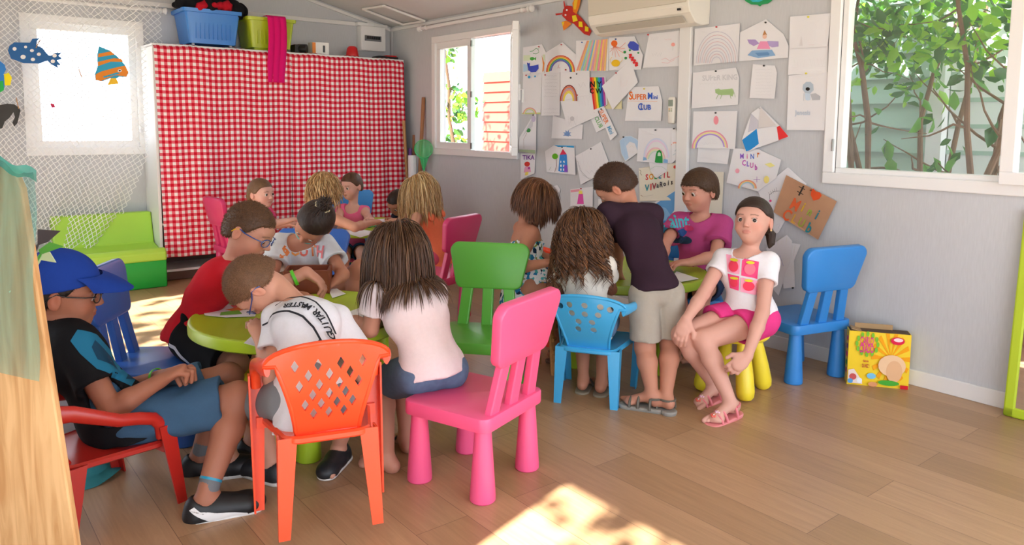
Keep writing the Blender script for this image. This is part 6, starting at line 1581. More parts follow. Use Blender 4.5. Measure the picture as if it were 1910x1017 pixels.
# the card butterfly (caterpillar body) and the green card fish at the top
mb = MB(); CR = mat('card_red', '#c32a1e', rough=.7)
def wall_card(name, Z, poly, m, label, cat, extra=(), X=XW-.012, th=.004):
    mb = MB(); P = [yz(Z, p, X) for p in poly]; n = len(P); mb.add([(X, *p) for p in P]+[(X+th, *p) for p in P], [tuple(range(n)), tuple(reversed(range(n, 2*n)))]+[(i, n+i, n+(i+1) % n, (i+1) % n) for i in range(n)], m)
    for k, (pl, mm) in enumerate(extra): q = [yz(Z, p, X) for p in pl]; mb.add([(X-.001-.0005*k, *p) for p in q], [tuple(range(len(q)))], mm)
    return tag(mb.build(name, smooth=False), label, cat)
rb_ = lambda x, y, r, n=12: [(x+r*cos(2*pi*k/n), y+r*sin(2*pi*k/n)) for k in range(n)]
wall_card('paper_butterfly', Z3, [(1018, 60), (1040, 35), (1070, 38), (1092, 75), (1130, 110), (1195, 195), (1182, 226), (1150, 215), (1085, 150), (1040, 128), (1012, 100)], CR, 'red card butterfly with yellow squares on its body beside the air conditioner', 'paper butterfly',
          [(rb_(1042, 64, 6), PW), (rb_(1034, 95, 6), PW), ([(1075, 100), (1100, 95), (1112, 130), (1082, 140)], paint('#f2dc2e')), ([(1118, 135), (1140, 138), (1144, 172), (1118, 168)], paint('#f2dc2e')), ([(1158, 165), (1180, 172), (1180, 200), (1158, 198)], paint('#f2dc2e')),
           ([(1028, 60), (1022, 8), (1028, 6), (1038, 45)], CR), ([(1015, 92), (975, 98), (972, 86), (1015, 82)], CR), ([(1085, 75), (1080, 20), (1100, -20), (1135, -20), (1125, 40), (1105, 90)], paint('#f08a2a')), ([(1088, 60), (1090, 10), (1105, -20), (1118, -20), (1102, 60)], paint('#f4c83a')), ([(1040, 130), (1012, 140), (1025, 195), (1060, 165), (1075, 148)], paint('#ee8a34')), ([(1030, 138), (1014, 142), (1020, 170)], paint('#f4d83a'))])
wall_card('paper_fish', Z4, [(800, -20), (815, 8), (850, 28), (890, 30), (905, 40), (918, 28), (955, 22), (975, 8), (1000, -20)], mat('card_green', '#1f9a5a', rough=.7), 'green card fish cut off by the top edge right of the air conditioner', 'paper fish', [([(830, -10), (860, 12), (900, 14), (950, -10)], paint('#3fb8c8'))])
# ------------------------------------------------------------------ air conditioner, remote, game box, mirror
AY1, AY0 = float(atx(1096, 60, XW-.20)[1]), float(atx(1284, 30, XW-.20)[1]); zb = float(atx(1110, 62, XW-.19)[2])
AY0w = float(atx(1318, 40, XW-.03)[1])
ac = empty('air_conditioner', (XW-.1, (AY0+AY1)/2, zb), 0, 'white wall mounted air conditioner above the drawings', 'air conditioner')
ACM = mat('ac_white', '#e6e3da', rough=.4)
prof = [(0, .0), (-.07, -.012), (-.13, .0), (-.185, .055), (-.20, .09), (-.205, .25), (-.17, .275), (0, .28)]
mb = MB(); mb.loft([[(XW+x, y, zb+z) for x, z in prof] for y in (AY0, AY1)], ACM); mb.build('housing', ac, world=True, smooth=False, bevel=.006)
mb = MB(); mb.box((XW-.207, (AY0+AY1)/2, zb+.175), (.008, AY1-AY0-.03, .125), mat('ac_grille', '#cfc9bb', rough=.6)); 
mb.build('grille', ac, world=True, smooth=False)
mb = MB(); mb.box((XW-.165, (AY0+AY1)/2, zb+.022), (.05, AY1-AY0-.12, .006), mat('ac_slot', '#b9b4a8', rough=.7), R=[[.75, 0, .66], [0, 1, 0], [-.66, 0, .75]]); mb.build('louvre', ac, world=True, smooth=False)
mb = MB(); mb.box((XW-.200, AY0+.07, zb+.075), (.012, .02, .012), mat('black_plastic', '#17171a')); mb.build('sensor', ac, world=True, smooth=False)
p = atx(1256, 206); rc = empty('remote_control', (XW-.02, p[1], p[2]-.07), 0, 'white air conditioner remote control in its wall holder', 'remote control')
mb = MB(); mb.rbox((XW-.014, p[1], p[2]), (.028, .052, .165), .012, ACM); mb.build('holder', rc, world=True)
mb = MB(); mb.box((XW-.029, p[1], p[2]+.045), (.003, .034, .040), paint('#8f9c90')); mb.build('display', rc, world=True, smooth=False)
for k in range(4): mb = MB(); mb.box((XW-.029, p[1]+(-.008 if k % 2 else .008), p[2]+.008-.012*(k//2)), (.003, .010, .006), paint('#9aa58a' if k else '#d8a04a')); mb.build('button', rc, world=True, smooth=False)
# game box on the floor
a, b = atz(1579, 716), atz(1694, 727); w = float(np.linalg.norm(b-a)); d = nrm(b-a); n_ = np.array([d[1], -d[0], 0]) 
if n_@AWY > 0: n_ = -n_
GBY = mat('box_yellow', '#f0cd1c', rough=.45, var=.05); BRN = mat('cardboard', '#a98a62', rough=.85)
hh = .265; th_ = .075; R = np.array([d, -n_, [0, 0, 1.0]]).T; c = (a+b)/2-n_*th_/2
gb = empty('game_box', (c[0], c[1], 0), 0, 'torn yellow board game box standing on the floor by the wall', 'game box')
mb = MB(); mb.box(c+np.array([0, 0, hh/2]), (w, th_, hh), GBY, R=R); mb.build('carton', gb, world=True, smooth=False)
mb = MB(); mb.box(c+np.array([0, 0, hh+.012])-n_*.025-d*.02, (w*.62, .004, .03), BRN, R=R); mb.box(c+np.array([0, 0, hh+.004])+d*w*-.36, (w*.22, th_*.9, .004), BRN, R=R@np.array([[.97, 0, .2], [0, 1, 0], [-.2, 0, .97]])); mb.box(c+np.array([0, 0, hh+.001]), (w*.97, th_*.9, .003), mat('box_inside', '#5e4a35', rough=.9), R=R); mb.build('torn_flap', gb, world=True, smooth=False)
def onbox(mb, items, off=.001):
    for i, (V, F, m) in enumerate(items):
        mb.add([c+n_*(th_/2+off+.0003*i)+d*(u*w/2)+np.array([0, 0, hh*v]) for u, v in V], F, m)
def tx(t, sz, x, y, col, sx=.62):
    V, F, ww = text_polys(t, True); return ([(x+(u-ww/2)*sz*sx, y+(v-.5)*sz) for u, v in V], F, paint(col))
mb = MB(); it = []
import itertools
for k in range(14):
    a_ = k*2*pi/14; it.append(poly2([(.38+.62*cos(a_-.1), .55+.48*sin(a_-.1)), (.38+.62*cos(a_+.1), .55+.48*sin(a_+.1)), (.38, .55)], paint('#f2a51c')))
it = [([(max(-1, min(1, x)), max(0, min(1, y))) for x, y in V], F, m) for V, F, m in it]
for k in range(12):
    a_ = k*2*pi/12; it.append(disc2(-.40+.34*cos(a_), .78+.19*sin(a_), .05, paint('#7cbf3a'), .05))
it += [tx('CARLO', .15, -.42, .845, '#d83a8a'), tx('CRADO', .15, -.42, .70, '#d83a8a'), tx('Fais lui des', .045, -.42, .47, '#b0283a'), tx('DU NEZ !', .065, -.42, .38, '#b0283a'),
       disc2(.56, .88, .22, paint('#d8284a'), .07), disc2(.58, .90, .15, paint('#f4d8dc'), .035), disc2(-.22, .20, .15, paint('#7cc4e8'), .055),
       poly2([(-.98, .04), (-.98, .28), (-.80, .31), (-.52, .10), (-.50, .04)], paint('#e8d8d0')), disc2(-.82, .16, .12, paint('#c85a5a'), .06), disc2(-.60, .10, .09, paint('#e8eef4'), .05), disc2(-.9, .08, .09, paint('#5aa0d8'), .045), disc2(-.16, .05, .15, paint('#d8986a'), .045), poly2([(.72, .01), (.97, .01), (.97, .08), (.72, .08)], paint('#c8202a')),
       disc2(.42, .42, .44, paint('#ecc79e'), .20), disc2(.50, .32, .26, paint('#e2b489'), .20), disc2(.34, .10, .34, paint('#4aa83a'), .05)]
onbox(mb, it); o = mb.build('printed_front', gb, world=True, smooth=False)
mb = MB()
for k in range(5): mb.box(c-d*(w/2+.0008)+np.array([0, 0, .06+.04*k]), (.001, .03, .022), paint(['#d83a8a', '#3a9a4a', '#d83a8a', '#7a3a9a', '#d83a8a'][k]), R=R)
mb.build('printed_side', gb, world=True, smooth=False)
# mirror leaning at the right edge
mr = empty('standing_mirror', (XW-.03, .8, 0), 0, 'tall mirror with a lime green frame leaning against the wall at the right edge', 'mirror')
p0 = atz(1880, 765); y1 = float(p0[1])-.008; y0 = y1-.5; x0 = float(p0[0])-.03; ht = float(atx(1906, 500, XW-.06)[2])+.25
LG = plastic('lime_frame', '#b4cc2c'); an = atan2(.07, ht); R = np.array([[cos(an), 0, sin(an)], [0, 1, 0], [-sin(an), 0, cos(an)]])
R = R@np.eye(3); o_ = np.array([XW-.085, (y0+y1)/2, 0.0])
P = lambda x, y, z: o_+R@np.array([x, y, z])
mb = MB(); W_ = .045
for yy, zz, sy, sz in ((0, W_/2, .5, W_), (0, ht-W_/2, .5, W_), (-.25+W_/2, ht/2, W_, ht), (.25-W_/2, ht/2, W_, ht)): mb.box(P(0, yy, zz), (.025, sy, sz), LG, R=R)
mb.build('frame', mr, world=True, smooth=False, bevel=.008)
mb = MB(); mb.box(P(.0, 0, ht/2), (.012, .42, ht-.08), mat('mirror_glass', '#e8ecee', rough=.03, metal=1.0), R=R); mb.build('mirror_glass', mr, world=True, smooth=False)
# ------------------------------------------------------------------ near left: wooden board with the teal cloth, box, hat
WB = mat('beech_board', '#d6a975', rough=.5)
m, nt, b = node_mat('beech_grain', .45, .4); tc = nt.nodes.new('ShaderNodeTexCoord'); mp = nt.nodes.new('ShaderNodeMapping'); mp.inputs['Scale'].default_value = (14, 14, 1.2); nn = nt.nodes.new('ShaderNodeTexNoise'); nn.inputs['Scale'].default_value = 2.5; nn.inputs['Detail'].default_value = 6; nn.inputs['Distortion'].default_value = 1.2
nt.links.new(tc.outputs['Object'], mp.inputs[0]); nt.links.new(mp.outputs[0], nn.inputs['Vector']); cr = nt.nodes.new('ShaderNodeValToRGB'); cr.color_ramp.elements[0].color = (*hexc('#c2935f'), 1); cr.color_ramp.elements[1].color = (*hexc('#e0b884'), 1); cr.color_ramp.elements[0].position = .35; cr.color_ramp.elements[1].position = .65
nt.links.new(nn.outputs[0], cr.inputs[0]); nt.links.new(cr.outputs[0], b.inputs['Base Color']); BEECH = m
DB = 1.75
def bpt(px, py, dd=0): return dep(px, py, DB+dd)
q = [bpt(-75, 318), bpt(8, 308), bpt(24, 316), bpt(30, 330), bpt(38, 352), bpt(96, 1040), bpt(112, 1220), bpt(-60, 1220)]
zb_ = q[-1][2]
ub = nrm(RGT); P2 = [((p-q[0])@ub, p[2]) for p in q]
P2[-1] = (P2[-1][0], .0); P2[-2] = (P2[-2][0]+.0, 0.0)
wbd = empty('wooden_shelf_unit', (float(q[0][0]), float(q[0][1]), 0), 0, 'pale wooden shelf end at the left edge nearest the camera', 'shelf unit')
mb = MB(); n = len(P2); fr_ = [np.array([q[0][0], q[0][1], 0])+ub*u+np.array([0, 0, z]) for u, z in P2]; bk = [p+AWY*.022 for p in fr_]
mb.add(fr_+bk, [tuple(range(n)), tuple(reversed(range(n, 2*n)))]+[(i, n+i, n+(i+1) % n, (i+1) % n) for i in range(n)], BEECH); mb.build('end_panel', wbd, world=True, smooth=False, bevel=.004)
mb = MB(); o0 = np.array([q[0][0], q[0][1], 0])
for z in (.25, .55):
    mb = MB(); mb.box(o0-ub*.22+AWY*.16+np.array([0, 0, z]), (.4, .28, .02), BEECH, R=np.array([ub, AWY, [0, 0, 1]]).T); mb.build('shelf', wbd, world=True, smooth=False)
TUL = mat('teal_tulle', '#3f9488', rough=.7, alpha=.46, var=.1, bscale=300)
def ft(u, v):      # cloth lying over the top of the board and hanging down in front
    xa, xb = -60, 62+9*v+5*sin(v*9)
    x = xa+(xb-xa)*u; y = (288+30*u)*(1-v)+(712-30*(1-u))*v; y += 8*sin(u*9)*(1-v)
    return dep(x, y, DB-.02-.012*sin(u*14+v*3)-.01*v)
o = sheet('tulle_cloth', 30, 40, ft, TUL, lambda u, v: (u, v), thick=0); tag(o, 'sheer teal cloth hanging over the wooden shelf end', 'cloth'); cloth_ = o
TUL2 = mat('teal_tulle_fold', '#38b3ac', rough=.7, alpha=.8)
o = sheet('tulle_edge', 20, 6, lambda u, v: dep(-60+128*u, 286+22*v+36*u*u+6*sin(u*12), DB-.045+.05*v), TUL2, lambda u, v: (u, v), thick=0, parent=cloth_)
# craft leaves poking out behind the cloth
for nm, pl, col_, lab in (('craft_leaf', [(70, 428), (112, 431), (88, 452), (70, 458)], '#4a474c', 'dark grey card triangle sticking out beside the blue cap'), ('craft_leaf', [(72, 466), (92, 452), (118, 460), (96, 468), (75, 476)], '#5cae46', 'green paper leaf sticking out above the blue cap'), ('craft_leaf', [(74, 474), (92, 470), (104, 490), (74, 485)], '#c9dcb4', 'pale green paper leaf sticking out beside the blue cap')):
    mb = MB(); Pq = [dep(x, y, 2.0) for x, y in pl]; n = len(Pq); mb.add(Pq+[p+AWY*.003 for p in Pq], [tuple(range(n)), tuple(reversed(range(n, 2*n)))]+[(i, n+i, n+(i+1) % n, (i+1) % n) for i in range(n)], mat('craft_'+col_[1:], col_, rough=.8))
    # their stems go down to the board
    mb.tube([Pq[-1], dep(60, pl[-1][1]+25, 1.9), dep(20, pl[-1][1]+60, DB+.03)], .004, mat('craft_'+col_[1:], col_), n=5); tag(mb.build(nm, smooth=False), lab, 'craft')
# white box behind the cap boy
p = atz(110, 838); mb = MB(); mb.rbox((p[0]+.02, p[1]+.20, .14), (.30, .26, .28), .04, plastic('white_tub', '#c4c6cc')); tag(mb.build('white_crate'), 'white plastic crate on the floor behind the red armchair', 'crate')
# sun hat on the floor
p = atz(150, 885); HATM = fabric('teal_hat', '#3f8f94'); ht_ = empty('sun_hat', (p[0], p[1], 0), .4, 'teal sun hat lying on the floor under the red armchair', 'hat')
mb = MB(); rings = []
for r_, z in ((.135, .004), (.138, .008), (.12, .013), (.09, .018), (.078, .03), (.072, .06), (.05, .075), (.001, .08)):
    rings.append([(r_*cos(a)*(1+.04*sin(3*a)), r_*sin(a)*(1+.05*sin(2*a)), z+.006*sin(a*4)*(r_ > .09)) for a in [2*pi*k/36 for k in range(36)]])
mb.loft(rings, HATM); mb.build('hat_body', ht_)
# ------------------------------------------------------------------ table things
def flat_paper(pxs, z, m, label, marks=(), name='paper', cat='paper', up=0.0):
    P = [atz(x, y, z) for x, y in pxs]; c = np.mean(P, axis=0); n = len(P); mb = MB()
    mb.add(P+[p-np.array([0, 0, .0008]) for p in P], [tuple(range(n)), tuple(reversed(range(n, 2*n)))]+[(i, n+i, n+(i+1) % n, (i+1) % n) for i in range(n)], m)
    if up: 
        for i in range(n): mb.v[i] = (mb.v[i][0], mb.v[i][1], mb.v[i][2]+up*(1 if i in (0, 1) else 0)); mb.v[n+i] = (mb.v[n+i][0], mb.v[n+i][1], mb.v[n+i][2]+up*(1 if i in (0, 1) else 0))
    for k, (pl, col_) in enumerate(marks): mb.add([atz(x, y, z)+np.array([0, 0, .0006+.0003*k]) for x, y in pl], [tuple(range(len(pl)))], paint(col_))
    return tag(mb.build(name, smooth=False), label, cat)
TZ = .4785
flat_paper([(374, 572), (380, 562), (414, 566), (480, 575), (476, 590), (420, 592), (382, 588)], TZ+.002, PAPER, 'worksheet with coloured pictures in front of the boy in red', [([(420, 578), (452, 572), (470, 574), (440, 582)], '#e07a3a'), ([(412, 583), (445, 579), (452, 586), (410, 589)], '#7ab84a'), ([(430, 570), (445, 568), (452, 572), (436, 575)], '#c83a3a')])
flat_paper([(398, 560), (428, 545), (452, 552), (420, 570)], TZ+.006, PAPER, 'black and white comic picture under the arm of the boy in red', [([(402, 560), (428, 548), (440, 552), (414, 567)], '#1c1c20'), ([(415, 558), (424, 554), (430, 558), (420, 563)], '#e8e8e8')])
flat_paper([(455, 640), (468, 628), (500, 640), (492, 650)], TZ+.002, PAPER, 'corner of white paper under the bent boy in white')
flat_paper([(612, 540), (628, 538), (645, 548), (620, 556)], TZ+.002, PAPER, 'white paper beside the brown box on the front table')
flat_paper([(636, 586), (700, 565), (735, 585), (690, 605), (650, 596)], TZ+.002, PAPER, 'white paper in front of the long haired girl')
flat_paper([(1262, 506), (1304, 520), (1270, 526), (1250, 520)], TZ+.002, PAPER, 'white paper at the right of the wall side table')
flat_paper([(1008, 525), (1020, 500), (1045, 508), (1038, 528)], TZ+.002, PAPER, 'white paper at the left of the wall side table')
flat_paper([(628, 430), (660, 426), (706, 433), (672, 443)], TZ+.002, PAPER, 'white drawing paper at the near edge of the back table')
flat_paper([(628, 418), (650, 415), (662, 422), (630, 426)], TZ+.002, PAPER, 'small white paper at the left of the back table')
flat_paper([(700, 409), (735, 407), (742, 413), (705, 416)], TZ+.002, PAPER, 'white paper in front of the dark haired small boy')
PEN = ['#2f9a4a', '#2a5ad0', '#e8c82a', '#d83a3a', '#e88a2a', '#1c1c20', '#3ab0d8', '#8a4ac0']
rp = random.Random(8)
pen0 = None
for k in range(8):
    p = atz(705+rp.uniform(-18, 18), 420+rp.uniform(-4, 4), TZ); a_ = rp.uniform(0, pi); mb = MB(); m_ = plastic('pen_'+PEN[k % 8][1:], PEN[k % 8])
    mb.tube([(-.055, 0, .0045), (.04, 0, .0045), (.055, 0, .0045)], [.0045, .0045, .001], m_, n=6); o = mb.build('crayon'); o.location = (p[0], p[1], TZ); o.rotation_euler = (0, 0, a_); tag(o, ['green', 'dark blue', 'yellow', 'red', 'orange', 'black', 'light blue', 'violet'][k]+' coloured pencil lying among others on the back table', 'pencil', 'coloured pencils on the back table')
p = atz(652, 600, TZ); mb = MB(); mb.tube([(-.012, 0, .008), (.012, 0, .008)], [.007, .007], plastic('pen_3ab0d8', '#3ab0d8'), n=8); o = mb.build('pen_cap'); o.location = (p[0]-.05, p[1]-.05, TZ); tag(o, 'small light blue pen cap on the front table', 'pen cap')
# brown box on the front table
BBX = mat('brown_leather', '#7d3c22', rough=.45, var=.2, bscale=60)
p = atz(576, 545, TZ); bb = empty('brown_box', (p[0]+.015, p[1]+.035, TZ), radians(-30), 'reddish brown open box in the middle of the front table', 'box')
mb = MB(); mb.box((0, 0, .006), (.20, .15, .012), BBX); mb.build('bottom', bb)
for (x, y, sx, sy) in ((-.095, 0, .012, .15), (.095, 0, .012, .15), (0, -.07, .20, .012), (0, .07, .20, .012)): mb = MB(); mb.box((x, y, .055), (sx, sy, .10), BBX); mb.build('side_wall', bb, smooth=False, bevel=.002)
# ------------------------------------------------------------------ the children
p_ = dep
def zdep(z, py, px=955.0):     # depth at which a sight line through the pixel meets height z
    r = ray(px, py); return (z-HC)/r[2]
def hips(J, c, F, s, w=.062):
    F = nrm(F); R_ = nrm(np.cross(F, [0, 0, 1])); J['hR'] = np.array(c)+R_*w*s; J['hL'] = np.array(c)-R_*w*s
def shoulders(J, n, F, s, w=.102, drop=.018, tilt=0.0):
    F = nrm(F); R_ = nrm(np.cross(F, [0, 0, 1])); n = np.array(n); J['neck'] = n; dn = np.array([0, 0, -drop*s])
    J['sR'] = n+R_*w*s+dn+np.array([0, 0, tilt]); J['sL'] = n-R_*w*s+dn-np.array([0, 0, tilt])
SK = {'tan': '#c08765', 'brown': '#a3684a', 'fair': '#d3a083', 'mid': '#b97f60'}
def hairm(name, c, rough=.55): return mat(name, c, rough=rough, spec=.35, var=.3, bscale=300, sheen=.0)
HV = mat('hair_strands', '#5a3a22', rough=.42, spec=.4, vcol=True)
def cols(*h): return [list(hexc(x)) for x in h]

# ---- boy in the blue cap on the red armchair
F = nrm([.95, .30, 0]); s = 1.2; J = {}; c = p_(218, 782, 2.50); hips(J, c, F, s); shoulders(J, p_(103, 618, 2.50), F, s)
J['H'] = p_(118, 541, 2.52); J['eR'] = p_(208, 764, 2.40); J['wR'] = p_(298, 711, 2.44)
J['eL'] = reach(J['sL'], 215, 735, .25*s, False); J['wL'] = reach(J['eL'], 300, 703, .19*s, True)
J['kR'] = p_(445, 742, 2.53); J['kL'] = p_(425, 705, 2.72); J['aR'] = p_(383, 925, zdep(.075, 925)); J['aL'] = p_(372, 848, zdep(.07, 848))
J['tR'] = atz(460, 950)+[0, 0, .075]; J['tL'] = atz(445, 868)+[0, 0, .07]
P1 = Person('child in a blue cap, black tee shirt and blue shorts seated in the red armchair', J, imdir(.88, -.12, -.38), imdir(.12, .95, 0), s, '#a2694b', eyes='#2a1a12', h=.005, hf=.003,
            hands={'R': dict(palm=(0, 0, -1), curl=.75), 'L': dict(palm=(0, 0, -1), curl=.6)}, brow='#20140e', mouth='#9a5548')
P1.scalp(hairm('hair_black', '#1d1512'), tuft=1980, tlen=.008, seed=1)
BT = fabric('black_tee', '#17181b'); o = P1.shirt(BT, sleeve=.62, hem=.05, seed=11, flare=.016, amp=.005)
nn_ = imdir(.45, .45, .75); rt_ = nrm(np.cross([0, 0, 1.0], nn_)); rt_ = nrm(rt_*.7-np.cross(nn_, rt_)*.7); cc = p_(190, 668, 2.45)+nn_*.1; mB = paint('#1f6f94'); mD = paint('#173f5a')
project(o, [poly2([(-.11, .02), (-.06, .045), (0, .04), (.06, .045), (.12, .02), (.13, -.02), (.07, -.03), (.02, -.045), (-.05, -.035), (-.10, -.02)], mB), poly2([(-.05, .025), (.02, .02), (.06, .0), (.0, -.02), (-.04, -.0)], mD), poly2([(.09, .02), (.13, .015), (.10, -.01)], mD)], cc, rt_, np.cross(nn_, rt_), 'print', dist=.6)
P1.shorts(fabric('blue_cotton', '#3c5b78'), leg=.86, loose=.013, seed=4, flare=.010, amp=.006, legL=.80)
CAP = fabric('cap_blue', '#1f3f96'); h = P1.hl
capd = nrm(P1.fr[1]*1.0+P1.fr[2]*.0)
def cap_post(A, X, Y, Z):
    x, y, z = X-P1.H[0], Y-P1.H[1], Z-P1.H[2]; f = x*P1.fr[1][0]+y*P1.fr[1][1]+z*P1.fr[1][2]; u = x*P1.fr[2][0]+y*P1.fr[2][1]+z*P1.fr[2][2]
    return smax(A, (.016+.24*f-u)*1.0, .003)
o = net('cap', [E_(h(0, -.012, .018), np.array([.087, .104, .099])*s, P1.fr)], CAP, h=.005, post=cap_post, parent=P1.o)
bm = MB(); rings = []
for off in (.0, .0035):
    pass
V = []; NU_, NV_ = 16, 6
for t in (0, 1):
    for j in range(NV_+1):
        for i in range(NU_+1):
            a = -1.25+2.5*i/NU_; v = j/NV_; rx = .082; fy = .085*cos(a*.95)+v*.082*cos(a)**.6
            V.append(h(rx*sin(a)*(1-.04*v), .008+fy, .050-.014*v-.10*(rx*sin(a))**2*18*.12-.022*v*v+.0035*t))
K = (NU_+1)*(NV_+1); Fc = []
for j in range(NV_):
    for i in range(NU_):
        a = j*(NU_+1)+i; Fc += [(a, a+1, a+NU_+2, a+NU_+1), (K+a, K+a+NU_+1, K+a+NU_+2, K+a+1)]
for j in range(NV_): 
    for a, b in ((j*(NU_+1), (j+1)*(NU_+1)), ((j+1)*(NU_+1)+NU_, j*(NU_+1)+NU_)): Fc.append((a, b, b+K, a+K))
for i in range(NU_):
    a = NV_*(NU_+1)+i; Fc.append((a, a+K, a+1+K, a+1))
bm.add(V, Fc, CAP); bm.build('brim', o, world=True)
bm = MB(); bm.sphere(h(0, -.012, .112), .007*s, CAP); bm.build('cap_button', o, world=True)
P1.glasses('#17171a')
for S in 'RL':
    sh_ = P1.shoe(S, mat('shoe_black', '#17181a', rough=.5), mat('sole_white', '#d9d8d4', rough=.6), sock=fabric('sock_grey', '#6f7275'))
    c_, d_, u_, s_d = P1.limbs['foot'+S]
    if S == 'R':
        W = paint('#e4e4e2'); org = c_-AWY*.15-u_*.052
        rt = nrm(d_-AWY*np.dot(d_, AWY))
        project(sh_, [poly2([(-.045, .030), (-.03, .038), (.0, .012), (.06, .004), (.118, -.012), (.12, -.020), (.055, -.020), (.01, -.012), (-.03, .018)], W)], org+rt*.01, rt, (0, 0, 1), 'stripe', dist=.4, off=.002)
P1.band(J['kR'], J['aR'], .84, .0275*s, plastic('ankle_teal', '#1f8fb0'), 'ankle_band', .004)
P1.band(J['eL'], J['wL'], .93, .026*s, plastic('bracelet_green', '#5ac52e'), 'bracelet')

# ---- boy in red with glasses leaning over the front table
s = 1.08; F = imdir(.88, 0, -.45); J = {}; c = p_(352, 628, 3.12); hips(J, c, F, s); shoulders(J, p_(436, 492, 3.10), F, s)
J['H'] = p_(467, 428, 3.05); J['eR'] = reach(J['sR'], 455, 560, .22*s); J['wR'] = reach(J['eR'], 572, 508, .21*s, True)
J['eL'] = p_(500, 555, 3.28); J['wL'] = p_(540, 552, 3.30); J['kR'] = reach(J['hR'], 440, 678, .28*s, True); J['kL'] = reach(J['hL'], 455, 668, .30*s, False)
J['aR'] = p_(425, 850, zdep(.08, 850)); J['aL'] = p_(470, 820, zdep(.08, 820)); J['tR'] = J['aR']+imdir(.9, 0, -.3)*.1; J['tL'] = J['aL']+imdir(.9, 0, -.3)*.1
J['bend'] = imdir(-.8, .6, 0)*.025
P2 = Person('child in a red shirt and blue and yellow glasses leaning over the front table', J, imdir(.84, -.44, .12), imdir(.42, .85, 0), s, SK['tan'], eyes='#3a2a1c', look=imdir(.6, -.75, .1), lid=.7,
            hands={'R': dict(dir=imdir(.8, -.6, -.1), curl=.5), 'L': dict(curl=.4)})
hb = hairm('hair_brown', '#4f3624'); P2.scalp(hb, tuft=5720, tlen=.010, seed=2, col2=hairm('hair_brown2', '#6a4a31'), comb=(0, .25, -.05))
P2.shirt(fabric('red_tee', '#bf1f2c'), sleeve=.72, hem=.0, seed=2, flare=.018, amp=.006)
o = P2.shorts(fabric('black_shorts', '#141417'), leg=.9, loose=.018, seed=6, flare=.02, amp=.004)
org = p_(366, 654, 3.05)
project(o, [strip2([(-.09, .035), (-.055, .030), (-.02, .0), (.03, -.03), (.09, -.045)], .016, paint('#d9d9dc'))], org, RGT, (0, 0, 1), 'stripe', dist=.8)
P2.glasses('#2b4f8f', '#e6b52a')
P2.band(J['eR'], J['wR'], .80, .027*s, plastic('bracelet_green', '#5ac52e'), 'bracelet', .006)
for S in 'RL': P2.shoe(S, mat('shoe_black', '#17181a'), mat('sole_white', '#d9d8d4'))

# ---- boy in white bent over the table, back to the camera
s = 1.0; F = imdir(.05, 0, -1); J = {}; c = p_(574, 748, 2.40); hips(J, c, F, s); shoulders(J, p_(574, 578, 2.56), imdir(-.06, 0, -1), s, w=.096, drop=.03)
J['H'] = p_(474, 532, 2.60); J['bend'] = imdir(.1, .75, .45)*.045
J['eL'] = reach(J['sL'], 506, 706, .205*s, True); J['wL'] = reach(J['eL'], 484, 628, .18*s, False); J['eR'] = reach(J['sR'], 678, 700, .205*s, True); J['wR'] = reach(J['eR'], 650, 640, .19*s, False)
J['kL'] = reach(J['hL'], 478, 745, .29*s, False); J['kR'] = reach(J['hR'], 655, 745, .29*s, False); J['aL'] = p_(505, 862, zdep(.075, 862)); J['aR'] = p_(632, 832, zdep(.075, 832))
J['tL'] = atz(440, 878)+[0, 0, .07]; J['tR'] = J['aR']+imdir(-.1, 0, .6)*.1
P3 = Person('child in a white lettered tee shirt bent over the front table from the orange armchair', J, imdir(-.25, -.93, -.1), imdir(-.88, .22, .30), s, '#c9926f', eyes='#2a1a12', lid=.5,
            hands={'L': dict(palm=(0, 0, -1), curl=.5)})
P3.scalp(hairm('hair_light_brown', '#6b4c33'), tuft=9240, tlen=.010, seed=3, col2=hairm('hair_light_brown2', '#86634a'), comb=(0, .1, -.05), line=((.09, .052), (.05, .045), (.02, .005), (-.005, .0), (-.02, -.025), (-.05, -.045), (-.1, -.05)))
WT = fabric('white_tee', '#dcdde4'); o = P3.shirt(WT, sleeve=.55, hem=.09, seed=3, flare=.018, amp=.005, loose=.013)
BK = paint('#26282e'); UPV = imdir(.12, .62, -.78); NNV = nrm(np.cross(imdir(.98, -.12, 0), UPV)); org = p_(570, 612, 2.46)+NNV*.12
def arc(pts, y): return pts
lt = []
tw = "GUITAR.MASTER"
path = [(-.085, .050), (-.03, .046), (.02, .028), (.06, -.0), (.10, -.045)]
def onpath(t):
    n_ = len(path)-1; k = min(int(t*n_), n_-1); f = t*n_-k; a, b = np.array(path[k]), np.array(path[k+1]); return a*(1-f)+b*f, b-a
for i, ch in enumerate(tw[::-1]):
    pt, dr = onpath(.03+.92*i/(len(tw)-1)); lt.append(word(ch, .021, pt[0], pt[1], BK, rot=atan2(dr[1], dr[0])+pi))
up_ = [(a, b+.026) for a, b in path]; dn_ = [(a-.02, b-.032) for a, b in path]
lt += [strip2([(-.118, .066)]+up_, .0055, BK), strip2([(-.145, .012)]+dn_, .0065, BK), strip2([(.065, -.07), (.10, -.085), (.105, -.05)], .009, BK)]
project(o, lt, org, imdir(.98, -.12, 0), UPV, 'print', dist=1.0)
P3.shorts(fabric('grey_shorts', '#7d8288'), leg=.8, loose=.016, seed=7, flare=.02, amp=.004)
P3.glasses('#27417f')
for S in 'RL': P3.shoe(S, mat('shoe_dark', '#22262b', rough=.5), mat('sole_white', '#d9d8d4'))

